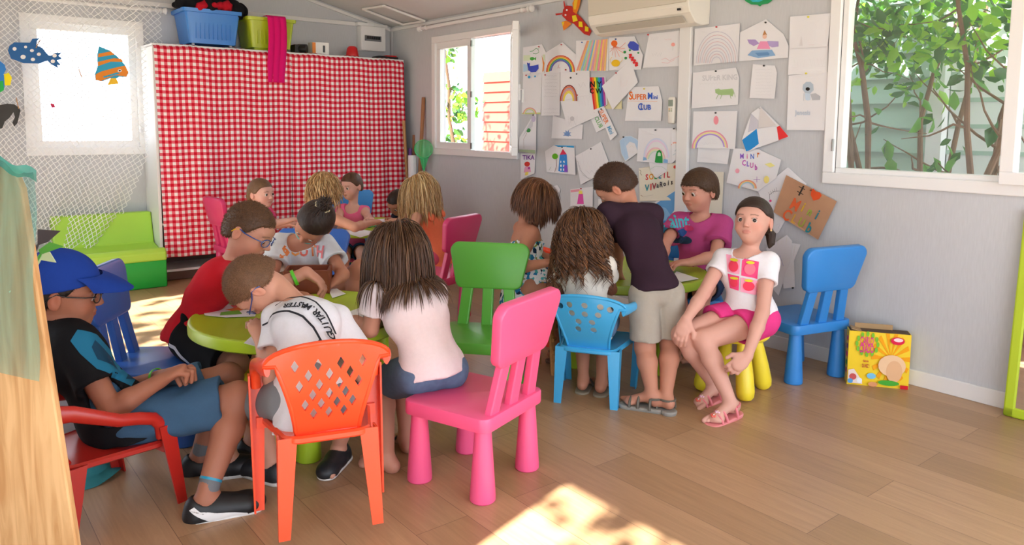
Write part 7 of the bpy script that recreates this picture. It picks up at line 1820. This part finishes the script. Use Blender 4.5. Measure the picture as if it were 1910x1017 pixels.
# ---- girl with the bun behind the front table
s = 1.04; F = imdir(-.25, 0, .95); J = {}; c = p_(590, 555, 3.82); hips(J, c, F, s); shoulders(J, p_(563, 447, 3.66), imdir(-.05, 0, 1), s, w=.104, drop=.02)
J['H'] = p_(586, 415, 3.52); J['eR'] = reach(J['sR'], 506, 520, .2*s); J['wR'] = p_(545, 548, 3.40); J['eL'] = reach(J['sL'], 640, 512, .2*s); J['wL'] = p_(627, 524, 3.50)
J['kL'] = reach(J['hL'], 672, 502, .28*s, True); J['aL'] = p_(650, 590, 3.72); J['kR'] = p_(545, 560, 3.55); J['aR'] = p_(555, 690, 3.7)
P4 = Person('child with a dark hair bun and white printed tee shirt bending over the front table', J, imdir(-.42, -.72, .55), imdir(.45, .62, .62), s, '#b87c5b', eyes='#20140e', lid=.45, look=imdir(-.4, -.9, .3),
            hands={'L': dict(dir=imdir(-.7, -.45, .5), curl=.4), 'R': dict(curl=.4)}, brow='#2a1a12')
hd = hairm('hair_dark', '#2e201a'); P4.scalp(hd, thick=.010, line=((.09, .058), (.05, .040), (.02, .012), (-.005, .008), (-.02, -.02), (-.05, -.06), (-.1, -.07)), tuft=0)
P4.strands(HV, n=900, length=.13, seed=4, stiff=.6, target=P4.hl(0, -.055, .115), dirs=lambda R_: ((np.array([0, -.5, 1.0])-R_)@P4.fr), off=.004, width=.0022, colors=cols('#2e201a', '#3d2b22'), tips=.2, region=lambda v: v[2] > -.6 and not (v[1] > .40 and v[2] < .55))
mb = MB(); bc = P4.hl(0, -.055, .112)
for k in range(5): mb.tube([bc+(P4.fr[0]*cos(a)+P4.fr[1]*sin(a))*(.024-.003*k)*s+P4.fr[2]*(.006*k+.003*sin(a*3+k)) for a in [2*pi*j/20 for j in range(21)]], .011*s, hd, n=8)
mb.sphere(bc+P4.fr[2]*.02, .022*s, hd); mb.build('hair_bun', P4.hair, world=True)
mb = MB(); RW = fabric('cream_tie', '#d8c9a4')
for k in range(7): a = -1.2+k*.42; mb.sphere(bc+(P4.fr[0]*sin(a)+P4.fr[1]*cos(a))*.030*s-P4.fr[2]*.010, .0085*s, RW)
mb.build('hair_tie', P4.hair, world=True)
P4.band(J['neck'], P4.hl(0, -.018, -.07), .35, .052*s, plastic('teal_ribbon', '#58b5ac'), 'neck_ribbon', .003)
o = P4.shirt(fabric('white_tee2', '#d3d8e0'), sleeve=.60, hem=.08, seed=8, flare=.028, amp=.005, loose=.012, neck=.058)
org = p_(532, 489, 3.3); OC = ['#e5894f', '#e9a25a', '#e2766a', '#e58a5f', '#dd7a80']
project(o, [word(ch, .052, -.088+.042*i, 0, paint(OC[i % 5]), sx=.85) for i, ch in enumerate('SOUTH')], org, RGT, (0, 0, 1), 'print', dist=.8)
P4.shorts(fabric('dark_shorts', '#25272c'), leg=.35, seed=8)

# ---- long haired girl on the pink chair
s = 1.06; F = imdir(-.45, 0, -.9); J = {}; c = p_(806, 695, 2.74); hips(J, c, F, s); shoulders(J, p_(757, 543, 2.80), imdir(-.35, 0, -.94), s, w=.102)
J['H'] = p_(741, 470, 2.86); J['eL'] = p_(691, 615, 2.78); J['wL'] = p_(664, 598, 2.90); J['eR'] = p_(800, 610, 3.02); J['wR'] = p_(740, 585, 3.12)
J['kL'] = reach(J['hL'], 712, 712, .29*s, False); J['kR'] = reach(J['hR'], 755, 695, .29*s, False); J['aL'] = p_(722, 850, zdep(.06, 850)); J['aR'] = p_(757, 812, zdep(.06, 812))
J['tL'] = atz(668, 862)+[0, 0, .06]; J['tR'] = atz(728, 790)+[0, 0, .06]; J['bend'] = imdir(.6, .0, .6)*.02
P5 = Person('child with long straight brown hair sitting on the pink chair nearest the camera', J, imdir(-.5, -.45, -.74), imdir(-.1, .9, -.2), s, '#c9916f', face=False,
            hands={'L': dict(dir=imdir(-.85, -.1, -.5), curl=.3, palm=(0, 0, -1))})
P5.scalp(hairm('hair_brown3', '#4a3122'), thick=.012, line=((.1, .05), (.05, .03), (.02, -.02), (-.1, -.09)))
o = P5.shirt(fabric('pale_pink_tee', '#e6dade'), sleeve=.50, hem=.005, seed=5, flare=.014, amp=.004, loose=.012, low=-.01)
P5.strands(HV, n=2600, clump=6, cl=.22, length=.30, seed=5, part=0, back=.35, stiff=.78, off=.011, width=.0017, tips=.10, colors=cols('#452c1c', '#4f3422', '#5a3e2b', '#664a34', '#3f291c'), vary=.07,
           collide=[E_(P5.chest, np.array([.125, .095, .12])*s, frame(P5.front, P5.spine)), E_(J['sL'], (.056,)*3), E_(J['sR'], (.056,)*3)], g=nrm([0, 0, -1]), region=lambda v: v[2] > -.15 and not (v[1] > .7 and v[2] < .3))
o = P5.shorts(mat('denim', '#566e8c', rough=.9, var=.25, bscale=250, bump=.3), leg=.62, loose=.012, seed=5, flare=.006, amp=.003, waist=.10)
for S in 'RL':
    a, b = J['h'+S], J['k'+S]; d = nrm(b-a)
    net('cuff', [clip(clip(C_(a+(b-a)*.5, a+(b-a)*.75, .066*s, .062*s), a+(b-a)*.625, d), a+(b-a)*.55, -d)], mat('denim_light', '#8396ac', rough=.9, bump=.3, bscale=250), cuts=[C_(a+(b-a)*.55, a+(b-a)*.8, .056*s, .053*s, k=.002)], parent=o)
FF = mat('flipflop', '#22262e', rough=.6)
for S in 'RL': P5.sandal(S, FF, FF, 'flip_flop', straps=((.055, .036),), thick=.014, heel=False, w=.007)

# ---- smiling girl in pink by the curtain
s = 1.0; F = imdir(.9, 0, .3); J = {}; c = p_(478, 478, 5.35); hips(J, c, F, s); shoulders(J, p_(481, 397, 5.32), F, s)
J['H'] = p_(487, 360, 5.28); J['eR'] = p_(497, 420, 5.15); J['wR'] = p_(535, 412, 5.2); J['eL'] = p_(510, 420, 5.4); J['wL'] = p_(540, 418, 5.4); J['kR'] = p_(545, 480, 5.3); J['kL'] = p_(548, 478, 5.45); J['aR'] = p_(545, 560, 5.35); J['aL'] = p_(550, 558, 5.5)
P6 = Person('child with tied back light brown hair and pink top looking right by the checked curtain', J, imdir(.88, .0, .42), imdir(0, 1, 0), s, SK['fair'], eyes='#3a2a1c', lid=.7, h=.007, hf=.0045)
h6 = hairm('hair_mid', '#6b4f38'); P6.scalp(h6, thick=.008); mb = MB(); mb.tube([P6.hl(0, -.09, .0), P6.hl(0, -.115, -.03), P6.hl(0, -.11, -.08)], [.02, .022, .008], h6); mb.build('ponytail', P6.hair, world=True)
P6.shirt(fabric('hot_pink', '#d9467c'), sleeve=.5, seed=6, h=.008)
P6.shorts(fabric('blue_shorts', '#34557c'), leg=.5, h=.008)

# ---- blond girl with braids
s = 1.05; F = imdir(.5, 0, -.85); J = {}; c = p_(592, 480, 4.92); hips(J, c, F, s); shoulders(J, p_(600, 400, 4.98), F, s)
J['H'] = p_(606, 352, 5.0); J['eR'] = reach(J['sR'], 662, 424, .22*s); J['wR'] = reach(J['eR'], 694, 415, .19*s, False); J['eL'] = p_(610, 425, 5.25); J['wL'] = p_(640, 420, 5.45); J['kR'] = p_(640, 480, 5.2); J['kL'] = p_(620, 480, 5.25); J['aR'] = p_(640, 560, 5.2); J['aL'] = p_(620, 560, 5.25)
P7 = Person('child with blond braided hair reaching over the back table, seen from behind', J, imdir(.55, -.2, -.8), imdir(0, 1, 0), s, '#c9906c', h=.0065, face=False, hands={'R': dict(curl=.4)})
hbl = hairm('hair_blond', '#b08a5c'); P7.scalp(hbl, thick=.012, line=((.1, .05), (.05, .03), (.02, -.02), (-.1, -.08)))
P7.strands(HV, n=1200, length=.16, seed=7, off=.010, width=.0026, colors=cols('#a8804f', '#c7a06d', '#8f6a42', '#d8b684'), curl=60, crad=.004, tips=.5)
mb = MB()
for sx in (-1, 1):
    pr = [P7.hl(sx*.055, -.05, .07), P7.hl(sx*.066, -.065, .02), P7.hl(sx*.055, -.075, -.03), P7.hl(sx*.045, -.07, -.085), P7.hl(sx*.045, -.075, -.13)]
    n_ = 12
    for k in range(n_):
        t = k/(n_-1)*(len(pr)-1.001); i = int(t); c_ = lerp(pr[i], pr[i+1], t-i)
        for q in (-1, 1): mb.sphere(c_+P7.fr[0]*q*.006+P7.fr[2]*q*.003, (.011, .010, .012), hbl, n=8)
    mb.build('braid', P7.hair, world=True); mb = MB()
P7.tank(fabric('grey_top', '#8b8490'), top=.82); P7.shorts(fabric('dark_shorts', '#25272c'), leg=.4, h=.008)

# ---- ponytailed girl in the pink strap top
s = 1.0; F = imdir(-.2, 0, 1); J = {}; c = p_(658, 470, 6.02); hips(J, c, F, s); shoulders(J, p_(658, 388, 5.98), F, s)
J['H'] = p_(655, 346, 5.95); J['eR'] = p_(632, 408, 5.85); J['wR'] = p_(645, 420, 5.65); J['eL'] = p_(686, 405, 5.85); J['wL'] = p_(690, 408, 5.62); J['kR'] = p_(640, 470, 5.7); J['kL'] = p_(675, 470, 5.7); J['aR'] = p_(640, 540, 5.75); J['aL'] = p_(675, 540, 5.75)
P8 = Person('child with a brown ponytail and pink strap top behind the back table', J, imdir(-.5, -.15, .85), imdir(0, 1, 0), s, SK['fair'], eyes='#3a2a1c', lid=.7, h=.007, hf=.0045)
h8 = hairm('hair_brown', '#4f3624'); P8.scalp(h8, thick=.007); mb = MB(); mb.tube([P8.hl(.03, -.085, -.01), P8.hl(.06, -.10, -.05), P8.hl(.065, -.085, -.10)], [.02, .022, .008], h8); mb.build('ponytail', P8.hair, world=True)
P8.shirt(fabric('pink_top', '#e56a96'), sleeve=0, neck=.062, h=.007); P8.shorts(fabric('blue_shorts', '#34557c'), leg=.4, h=.008)

# ---- small dark haired boy, head low
s = .95; F = imdir(-.5, 0, .8); J = {}; c = p_(770, 465, 6.12); hips(J, c, F, s); shoulders(J, p_(757, 402, 6.0), F, s)
J['H'] = p_(741, 377, 5.92); J['eR'] = p_(735, 425, 5.9); J['wR'] = p_(728, 412, 5.75); J['eL'] = p_(780, 425, 5.9); J['wL'] = p_(755, 418, 5.75); J['kR'] = p_(735, 470, 5.9); J['kL'] = p_(765, 470, 5.85); J['aR'] = p_(735, 540, 5.9); J['aL'] = p_(765, 540, 5.9)
P9 = Person('small child with short dark hair drawing with lowered head behind the back table', J, imdir(-.45, -.65, .6), imdir(-.15, .8, .5), s, '#a97052', eyes='#20140e', lid=.5, h=.007, hf=.0045)
P9.scalp(hd, tuft=1980, tlen=.008, seed=9); P9.shirt(fabric('navy_tee', '#23283a'), h=.008, seed=9); P9.shorts(fabric('dark_shorts', '#25272c'), h=.008)

# ---- blond girl in orange on the magenta chair
s = 1.06; F = imdir(-.75, 0, -.5); J = {}; c = p_(816, 478, 5.42); hips(J, c, F, s); shoulders(J, p_(797, 392, 5.40), F, s)
J['H'] = p_(782, 354, 5.38); J['eL'] = reach(J['sL'], 772, 425, .2*s); J['wL'] = p_(742, 420, 5.38); J['eR'] = p_(775, 415, 5.6); J['wR'] = p_(745, 412, 5.62); J['kR'] = p_(770, 475, 5.55); J['kL'] = p_(762, 480, 5.4); J['aR'] = p_(765, 555, 5.5); J['aL'] = p_(757, 560, 5.4)
P10 = Person('child with long blond hair and an orange top sitting on the magenta chair', J, imdir(-.88, -.35, -.1), imdir(-.1, 1, 0), s, '#d09a78', eyes='#3a2a1c', lid=.7, h=.0065, hf=.0045)
P10.scalp(hairm('hair_blond2', '#bf9868'), thick=.010, line=((.09, .050), (.05, .035), (.02, .0), (-.1, -.09)))
P10.strands(HV, n=1700, clump=8, cl=.6, length=.30, seed=10, off=.010, width=.0020, colors=cols('#b8905c', '#d6b684', '#e2c99c', '#a07a4c', '#c7a472'), back=.9, stiff=.8, tips=.3, curl=14, crad=.008, region=lambda v: v[2] > -.15 and not (v[1] > .35 and v[2] < .55))
P10.tank(fabric('orange_top', '#f4805c'), top=.88, strap=.04); P10.shorts(fabric('pink_shorts', '#d95a7a'), leg=.4, h=.008)
for S in 'RL': 
    mb = MB(); a = J['s'+S]; mb.tube([a+P10.spine*.01+P10.side*(.0)+(P10.front*cos(t)+P10.spine*sin(t))*.048*s-(P10.side if S == 'R' else -P10.side)*.012 for t in [2*pi*k/16 for k in range(17)]], .006, plastic('yellow_trim', '#e9e04a'), n=6); mb.build('armhole_trim', P10.o, world=True)

# ---- bobbed girl in the flowered dress
fm, nt, b = node_mat('flower_print', .9, .15); tc = nt.nodes.new('ShaderNodeTexCoord'); vo = nt.nodes.new('ShaderNodeTexVoronoi'); vo.inputs['Scale'].default_value = 62; vo.inputs['Randomness'].default_value = 1; nt.links.new(tc.outputs['Object'], vo.inputs['Vector'])
sp_ = nt.nodes.new('ShaderNodeSeparateColor'); nt.links.new(vo.outputs['Color'], sp_.inputs[0]); cr = nt.nodes.new('ShaderNodeValToRGB'); cr.color_ramp.interpolation = 'CONSTANT'
for i, (ps, cl) in enumerate(((0, '#e3e8ee'), (.3, '#2f7fb0'), (.45, '#1f3550'), (.6, '#e3e8ee'), (.72, '#4fb0b8'), (.84, '#8a9a50'), (.92, '#dfe5ea'))):
    e = cr.color_ramp.elements[i] if i < 2 else cr.color_ramp.elements.new(ps); e.position = ps; e.color = (*hexc(cl), 1)
nt.links.new(sp_.outputs[0], cr.inputs[0]); nt.links.new(cr.outputs[0], b.inputs['Base Color'])
s = 1.02; F = imdir(.92, 0, -.25); J = {}; c = p_(982, 530, 3.84); hips(J, c, F, s); shoulders(J, p_(981, 424, 3.90), F, s, w=.095)
J['H'] = p_(1000, 372, 3.88); J['eR'] = reach(J['sR'], 962, 500, .2*s); J['wR'] = reach(J['eR'], 1018, 491, .18*s, True); J['eL'] = p_(1010, 480, 4.05); J['wL'] = p_(1040, 490, 4.05); J['kR'] = p_(1045, 545, 3.78); J['kL'] = p_(1050, 542, 3.95); J['aR'] = p_(1040, 650, zdep(.06, 655)); J['aL'] = p_(1048, 640, zdep(.06, 640))
P11 = Person('child with bobbed brown hair in a flowered strap dress beside the wall side table', J, imdir(.80, -.52, .05), imdir(.38, .85, 0), s, '#b57a59', eyes='#2a1a12', lid=.5, hands={'R': dict(curl=.35, dir=imdir(.95, .0, -.1))})
P11.scalp(hairm('hair_auburn', '#5e3a22'), thick=.010, line=((.09, .055), (.05, .045), (.02, -.03), (-.1, -.07)))
P11.strands(HV, n=2200, clump=6, cl=.4, length=.150, seed=11, off=.007, width=.0017, colors=cols('#5a3620', '#6e452a', '#7d5234', '#4a2c1a'), tips=.10, stiff=.80, back=.1, region=lambda v: v[2] > -.2 and not (v[1] > .72 and v[2] < .35))
P11.tank(fm, name='dress_top', top=.70, strap=.010, hem=.05)
net('dress_skirt', [C_(c+[0, 0, .05], lerp((J['hR']+J['hL'])/2, (J['kR']+J['kL'])/2, .7), .105, .11, k=.03), C_(c+[0, 0, .05], c-[0, 0, .08], .10, .13)], fm, h=.006, post=folds(.008, 40, 8), parent=P11.o)
for S in 'RL': P11.sandal(S, mat('sandal_brown', '#6a4a38'), mat('sandal_brown', '#6a4a38'))

# ---- curly girl on the sky blue armchair
s = 1.0; F = imdir(.30, 0, -.95); J = {}; c = p_(1098, 604, 3.47); hips(J, c, F, s); shoulders(J, p_(1090, 488, 3.46), imdir(.15, 0, -.98), s, w=.096)
J['H'] = p_(1086, 430, 3.50); J['eL'] = reach(J['sL'], 1042, 540, .2*s, False); J['wL'] = p_(1034, 517, 3.80); J['eR'] = p_(1140, 540, 3.62); J['wR'] = p_(1135, 520, 3.85)
J['kL'] = p_(1085, 590, 3.72); J['kR'] = p_(1130, 588, 3.70); J['aL'] = p_(1088, 703, zdep(.065, 703)); J['aR'] = p_(1122, 708, zdep(.065, 708)); J['tL'] = J['aL']+imdir(.25, 0, -.9)*.1; J['tR'] = J['aR']+imdir(.3, 0, -.9)*.1
P12 = Person('child with long curly brown hair sitting on the sky blue armchair, seen from behind', J, imdir(.05, -.45, -.88), imdir(0, .9, -.3), s, '#b67b5a', face=False, hands={'L': dict(dir=imdir(-.9, -.1, -.3), curl=.4)})
P12.scalp(hairm('hair_brown4', '#4b3224'), thick=.012, line=((.1, .05), (.05, .03), (.02, -.03), (-.1, -.09)))
P12.shirt(fabric('cream_tee', '#d6d1c8'), sleeve=.42, seed=12, hem=.06, amp=.004, h=.006)
def ccol(): return cols('#3f291c', '#523523', '#67442c', '#7d5434')
P12.strands(HV, n=2000, clump=18, cl=.85, length=.36, seed=12, off=.010, width=.0018, colors=ccol(), curl=46, crad=.017, tips=.42, back=.35, stiff=.8, region=lambda v: v[2] > -.15 and not (v[1] > .7 and v[2] < .3), collide=[E_(P12.chest, np.array([.13, .10, .12])*s, frame(P12.front, P12.spine))])
P12.shorts(mat('denim', '#566e8c'), leg=.5, seed=12)
for S in 'RL': P12.sandal(S, mat('strap_brown', '#4e443c'), mat('sole_tan', '#8f8674', rough=.8), 'flip_flop', straps=((.055, .036),), thick=.024, heel=False, w=.010)

# ---- boy in the plum tee shirt, standing
s = 1.06; F = imdir(-.30, 0, -.95); J = {}; c = p_(1226, 548, 3.44); hips(J, c, F, s); shoulders(J, p_(1176, 392, 3.60), imdir(-.22, 0, -.97), s, w=.108)
J['H'] = p_(1146, 346, 3.66); J['eL'] = reach(J['sL'], 1150, 462, .2*s, False); J['wL'] = p_(1153, 512, 3.78); J['eR'] = p_(1212, 470, 3.85); J['wR'] = p_(1195, 500, 3.95)
J['kL'] = p_(1203, 648, 3.42); J['kR'] = p_(1250, 642, 3.46); J['aL'] = p_(1216, 733, zdep(.075, 733)); J['aR'] = p_(1243, 735, zdep(.075, 735)); J['tL'] = J['aL']+imdir(-.85, 0, -.35)*.1; J['tR'] = J['aR']+imdir(-.25, 0, -.95)*.1; J['bend'] = imdir(.3, .2, .8)*.015
P13 = Person('child in a plum tee shirt and beige shorts standing bent over the wall side table', J, imdir(-.62, -.62, -.25), imdir(-.25, .85, .1), s, '#b87f5e', eyes='#2a1a12', lid=.5, fat=.9, hands={'L': dict(dir=imdir(.3, -.8, -.3), palm=imdir(.6, 0, -.7), curl=.3)})
P13.scalp(hairm('hair_dark2', '#3b271c'), tuft=7920, tlen=.010, seed=13, col2=hairm('hair_dark3', '#54392a'), comb=(0, .15, -.1))
P13.shirt(fabric('plum_tee', '#33222e'), sleeve=.60, hem=-.025, seed=13, flare=.018, amp=.005, loose=.014)
P13.shorts(fabric('beige_shorts', '#a39c91'), leg=.86, loose=.010, seed=14, flare=.012, amp=.005, waist=.085)
for S in 'RL': P13.sandal(S, mat('sandal_grey', '#5f5a50'), mat('sandal_sole', '#8f8d86', rough=.8), straps=((.0, .040), (.05, .035), (.085, .036)), thick=.022)

# ---- boy in the pink tee shirt by the wall
s = 1.12; F = imdir(-.5, 0, .85); J = {}; c = p_(1306, 520, 4.22); hips(J, c, F, s); shoulders(J, p_(1306, 410, 4.20), imdir(-.35, 0, .93), s, w=.105)
J['H'] = p_(1304, 353, 4.15); J['eR'] = reach(J['sR'], 1240, 455, .2*s); J['wR'] = p_(1235, 490, 3.95); J['eL'] = reach(J['sL'], 1334, 478, .2*s); J['wL'] = p_(1285, 490, 3.98)
J['kR'] = p_(1265, 540, 4.0); J['kL'] = p_(1310, 545, 3.95); J['aR'] = p_(1270, 640, 4.0); J['aL'] = p_(1300, 645, 4.0)
P14 = Person('child in a pink printed tee shirt sitting between the wall side table and the wall', J, imdir(-.80, -.14, .55), imdir(0, 1, 0), s, '#c98f70', eyes='#3a281a', lid=.8, look=imdir(-.8, -.4, .4), hf=.003, hands={'L': dict(dir=imdir(-.9, 0, .2))}, mouth='#b06458')
P14.scalp(hairm('hair_brown5', '#45301f'), thick=.011, tuft=4840, tlen=.011, seed=15, col2=hairm('hair_brown6', '#5f4430'), comb=(0, .5, -.5), line=((.1, .032), (.06, .028), (.03, -.0), (.0, -.008), (-.02, -.035), (-.05, -.055), (-.1, -.062)))
o = P14.shirt(fabric('pink_tee', '#b64a84'), sleeve=.62, hem=.07, seed=15, flare=.020, amp=.005, loose=.014)
org = p_(1288, 436, 3.8)
it = [word('Paint', .062, 0, .02, paint('#4fb8cc'), sx=.9)]
for k, (x, y, r_, c_) in enumerate(((-.06, -.03, .022, '#2f6f8f'), (-.02, -.035, .024, '#8a2a6a'), (.03, -.04, .026, '#2a4f8a'), (.07, -.02, .02, '#c03a6a'), (0, -.075, .03, '#23304a'), (.05, -.085, .028, '#2a3f5a'), (-.05, -.08, .026, '#3a2a4a'))): it.append(disc2(x, y, r_*1.3, paint(c_), r_*.8))
project(o, it, org, RGT, (0, 0, 1), 'print', dist=.8)
P14.shorts(fabric('navy_shorts', '#2d3d5c'), leg=.7)

# ---- girl on the yellow stool
s = 1.05; F = imdir(-.62, 0, .78); J = {}; c = p_(1398, 592, 3.45); hips(J, c, F, s); shoulders(J, p_(1391, 478, 3.47), imdir(-.5, 0, .86), s, w=.097)
J['H'] = p_(1405, 410, 3.46); J['eR'] = reach(J['sR'], 1312, 548, .205*s); J['wR'] = reach(J['eR'], 1280, 596, .17*s, True); J['eL'] = p_(1422, 583, 3.30); J['wL'] = p_(1394, 664, 3.19)
J['kR'] = reach(J['hR'], 1272, 625, .30*s, True); J['kL'] = reach(J['hL'], 1312, 634, .30*s, True); J['aR'] = p_(1331, 718, zdep(.07, 718)); J['aL'] = p_(1362, 748, zdep(.07, 748))
J['tR'] = atz(1303, 757)+[0, 0, .06]; J['tL'] = atz(1310, 797)+[0, 0, .06]
P15 = Person('child in a white tee shirt with pink squares sitting on the yellow stool', J, imdir(-.58, .20, .79), imdir(.10, .97, -.2), s, '#cf9b7e', eyes='#33231a', look=imdir(-.42, .02, .9), lid=.72, h=.0042, hf=.0022,
             hands={'R': dict(dir=imdir(-.35, -.85, .3), palm=imdir(.3, -.3, -.9), curl=.35), 'L': dict(dir=imdir(-.75, -.65, .2), palm=imdir(-.2, -.5, -.6), curl=.5)}, brow='#33241a', mouth='#c47a70')
hh_ = hairm('hair_dark4', '#32231c'); P15.scalp(hh_, thick=.008, line=((.09, .052), (.060, .046), (.03, .016), (.0, .012), (-.02, -.02), (-.05, -.05), (-.1, -.06)), rough=.0006, h=.0035)
P15.strands(HV, n=1100, length=.16, seed=16, stiff=.62, target=P15.hl(0, -.095, -.04), dirs=lambda R_: np.tile(-P15.fr[1]*1.0, (len(R_), 1)), off=.0045, width=.0018, colors=cols('#2c1f19', '#3c2b23', '#473329'), tips=.15, region=lambda v: v[2] > -.35 and not (v[1] > .55 and v[2] < .60) and not (v[1] > .1 and v[2] < .12))
mb = MB()
for sx in (-1, 1): mb.tube([P15.hl(sx*.03, -.085, -.03), P15.hl(sx*.05, -.10, -.055), P15.hl(sx*.055, -.09, -.095), P15.hl(sx*.05, -.085, -.115)], [.018, .024, .018, .004], hh_, n=10)
mb.build('pigtail', P15.hair, world=True)
for sx in (-1, 1): mb = MB(); mb.sphere(P15.hl(sx*.078, -.006, -.042), .0045, mat('gold_pearl', '#e0c08a', rough=.25)); mb.build('earring', P15.o, world=True)
o = P15.shirt(fabric('white_tee3', '#e3e1e7'), sleeve=.42, hem=.03, seed=16, flare=.008, amp=.003, loose=.008, neck=.054, h=.005)
org = p_(1371, 542, 3.1); K1, K2, K3 = paint('#ee4f86'), paint('#f5a3c0'), paint('#e8425e')
it = [poly2([(-.075, .085), (-.008, .080), (-.008, .008), (-.062, .012)], K2), poly2([(.0, .078), (.072, .068), (.070, -.004), (.0, .004)], K1), poly2([(-.060, .004), (-.008, .0), (-.008, -.066), (-.048, -.060)], K1), poly2([(.0, -.004), (.068, -.012), (.066, -.078), (.0, -.068)], K2),
      disc2(-.036, .040, .022, K3, .024), disc2(.036, .035, .024, paint('#f2768c'), .024), disc2(-.030, -.032, .017, K3, .02), disc2(.034, -.040, .024, K3, .022)]
for x, y in ((-.034, .066), (.036, .062), (-.028, -.010), (.034, -.014)): it.append(disc2(x, y, .018, paint('#d9d23a'), .006))
project(o, it, org, imdir(.93, 0, .36), (0, 0, 1), 'print', dist=.8)
P15.shorts(fabric('pink_shorts2', '#dd3f88'), leg=.42, legL=.40, loose=.012, seed=17, flare=.010, amp=.004, waist=.085)
SO_, ST_ = mat('sandal_pink_sole', '#e08a8c', rough=.5), plastic('sandal_pink', '#e0808a')
for S in 'RL':
    o = P15.sandal(S, ST_, SO_, straps=((.0, .036), (.060, .034), (.088, .034)), thick=.018, w=.010)
    c_, d_, u_, sd_ = P15.limbs['foot'+S]
    for i, (y, col_) in enumerate(((.045, '#f08a8a'), (.075, '#f0c0d8'), (.10, '#e86a5a'))):
        mb = MB(); q0 = c_-u_*(.012+.28*(y-.03))*s+d_*y*s
        for k in range(5): a = k*2*pi/5; mb.sphere(q0+(d_*cos(a)+sd_*sin(a))*.008, .006, plastic('petal_'+col_[1:], col_), n=8)
        mb.sphere(q0+u_*.004, .004, plastic('petal_c', '#f4e8e0'), n=8); mb.build('flower_trim', o, world=True)
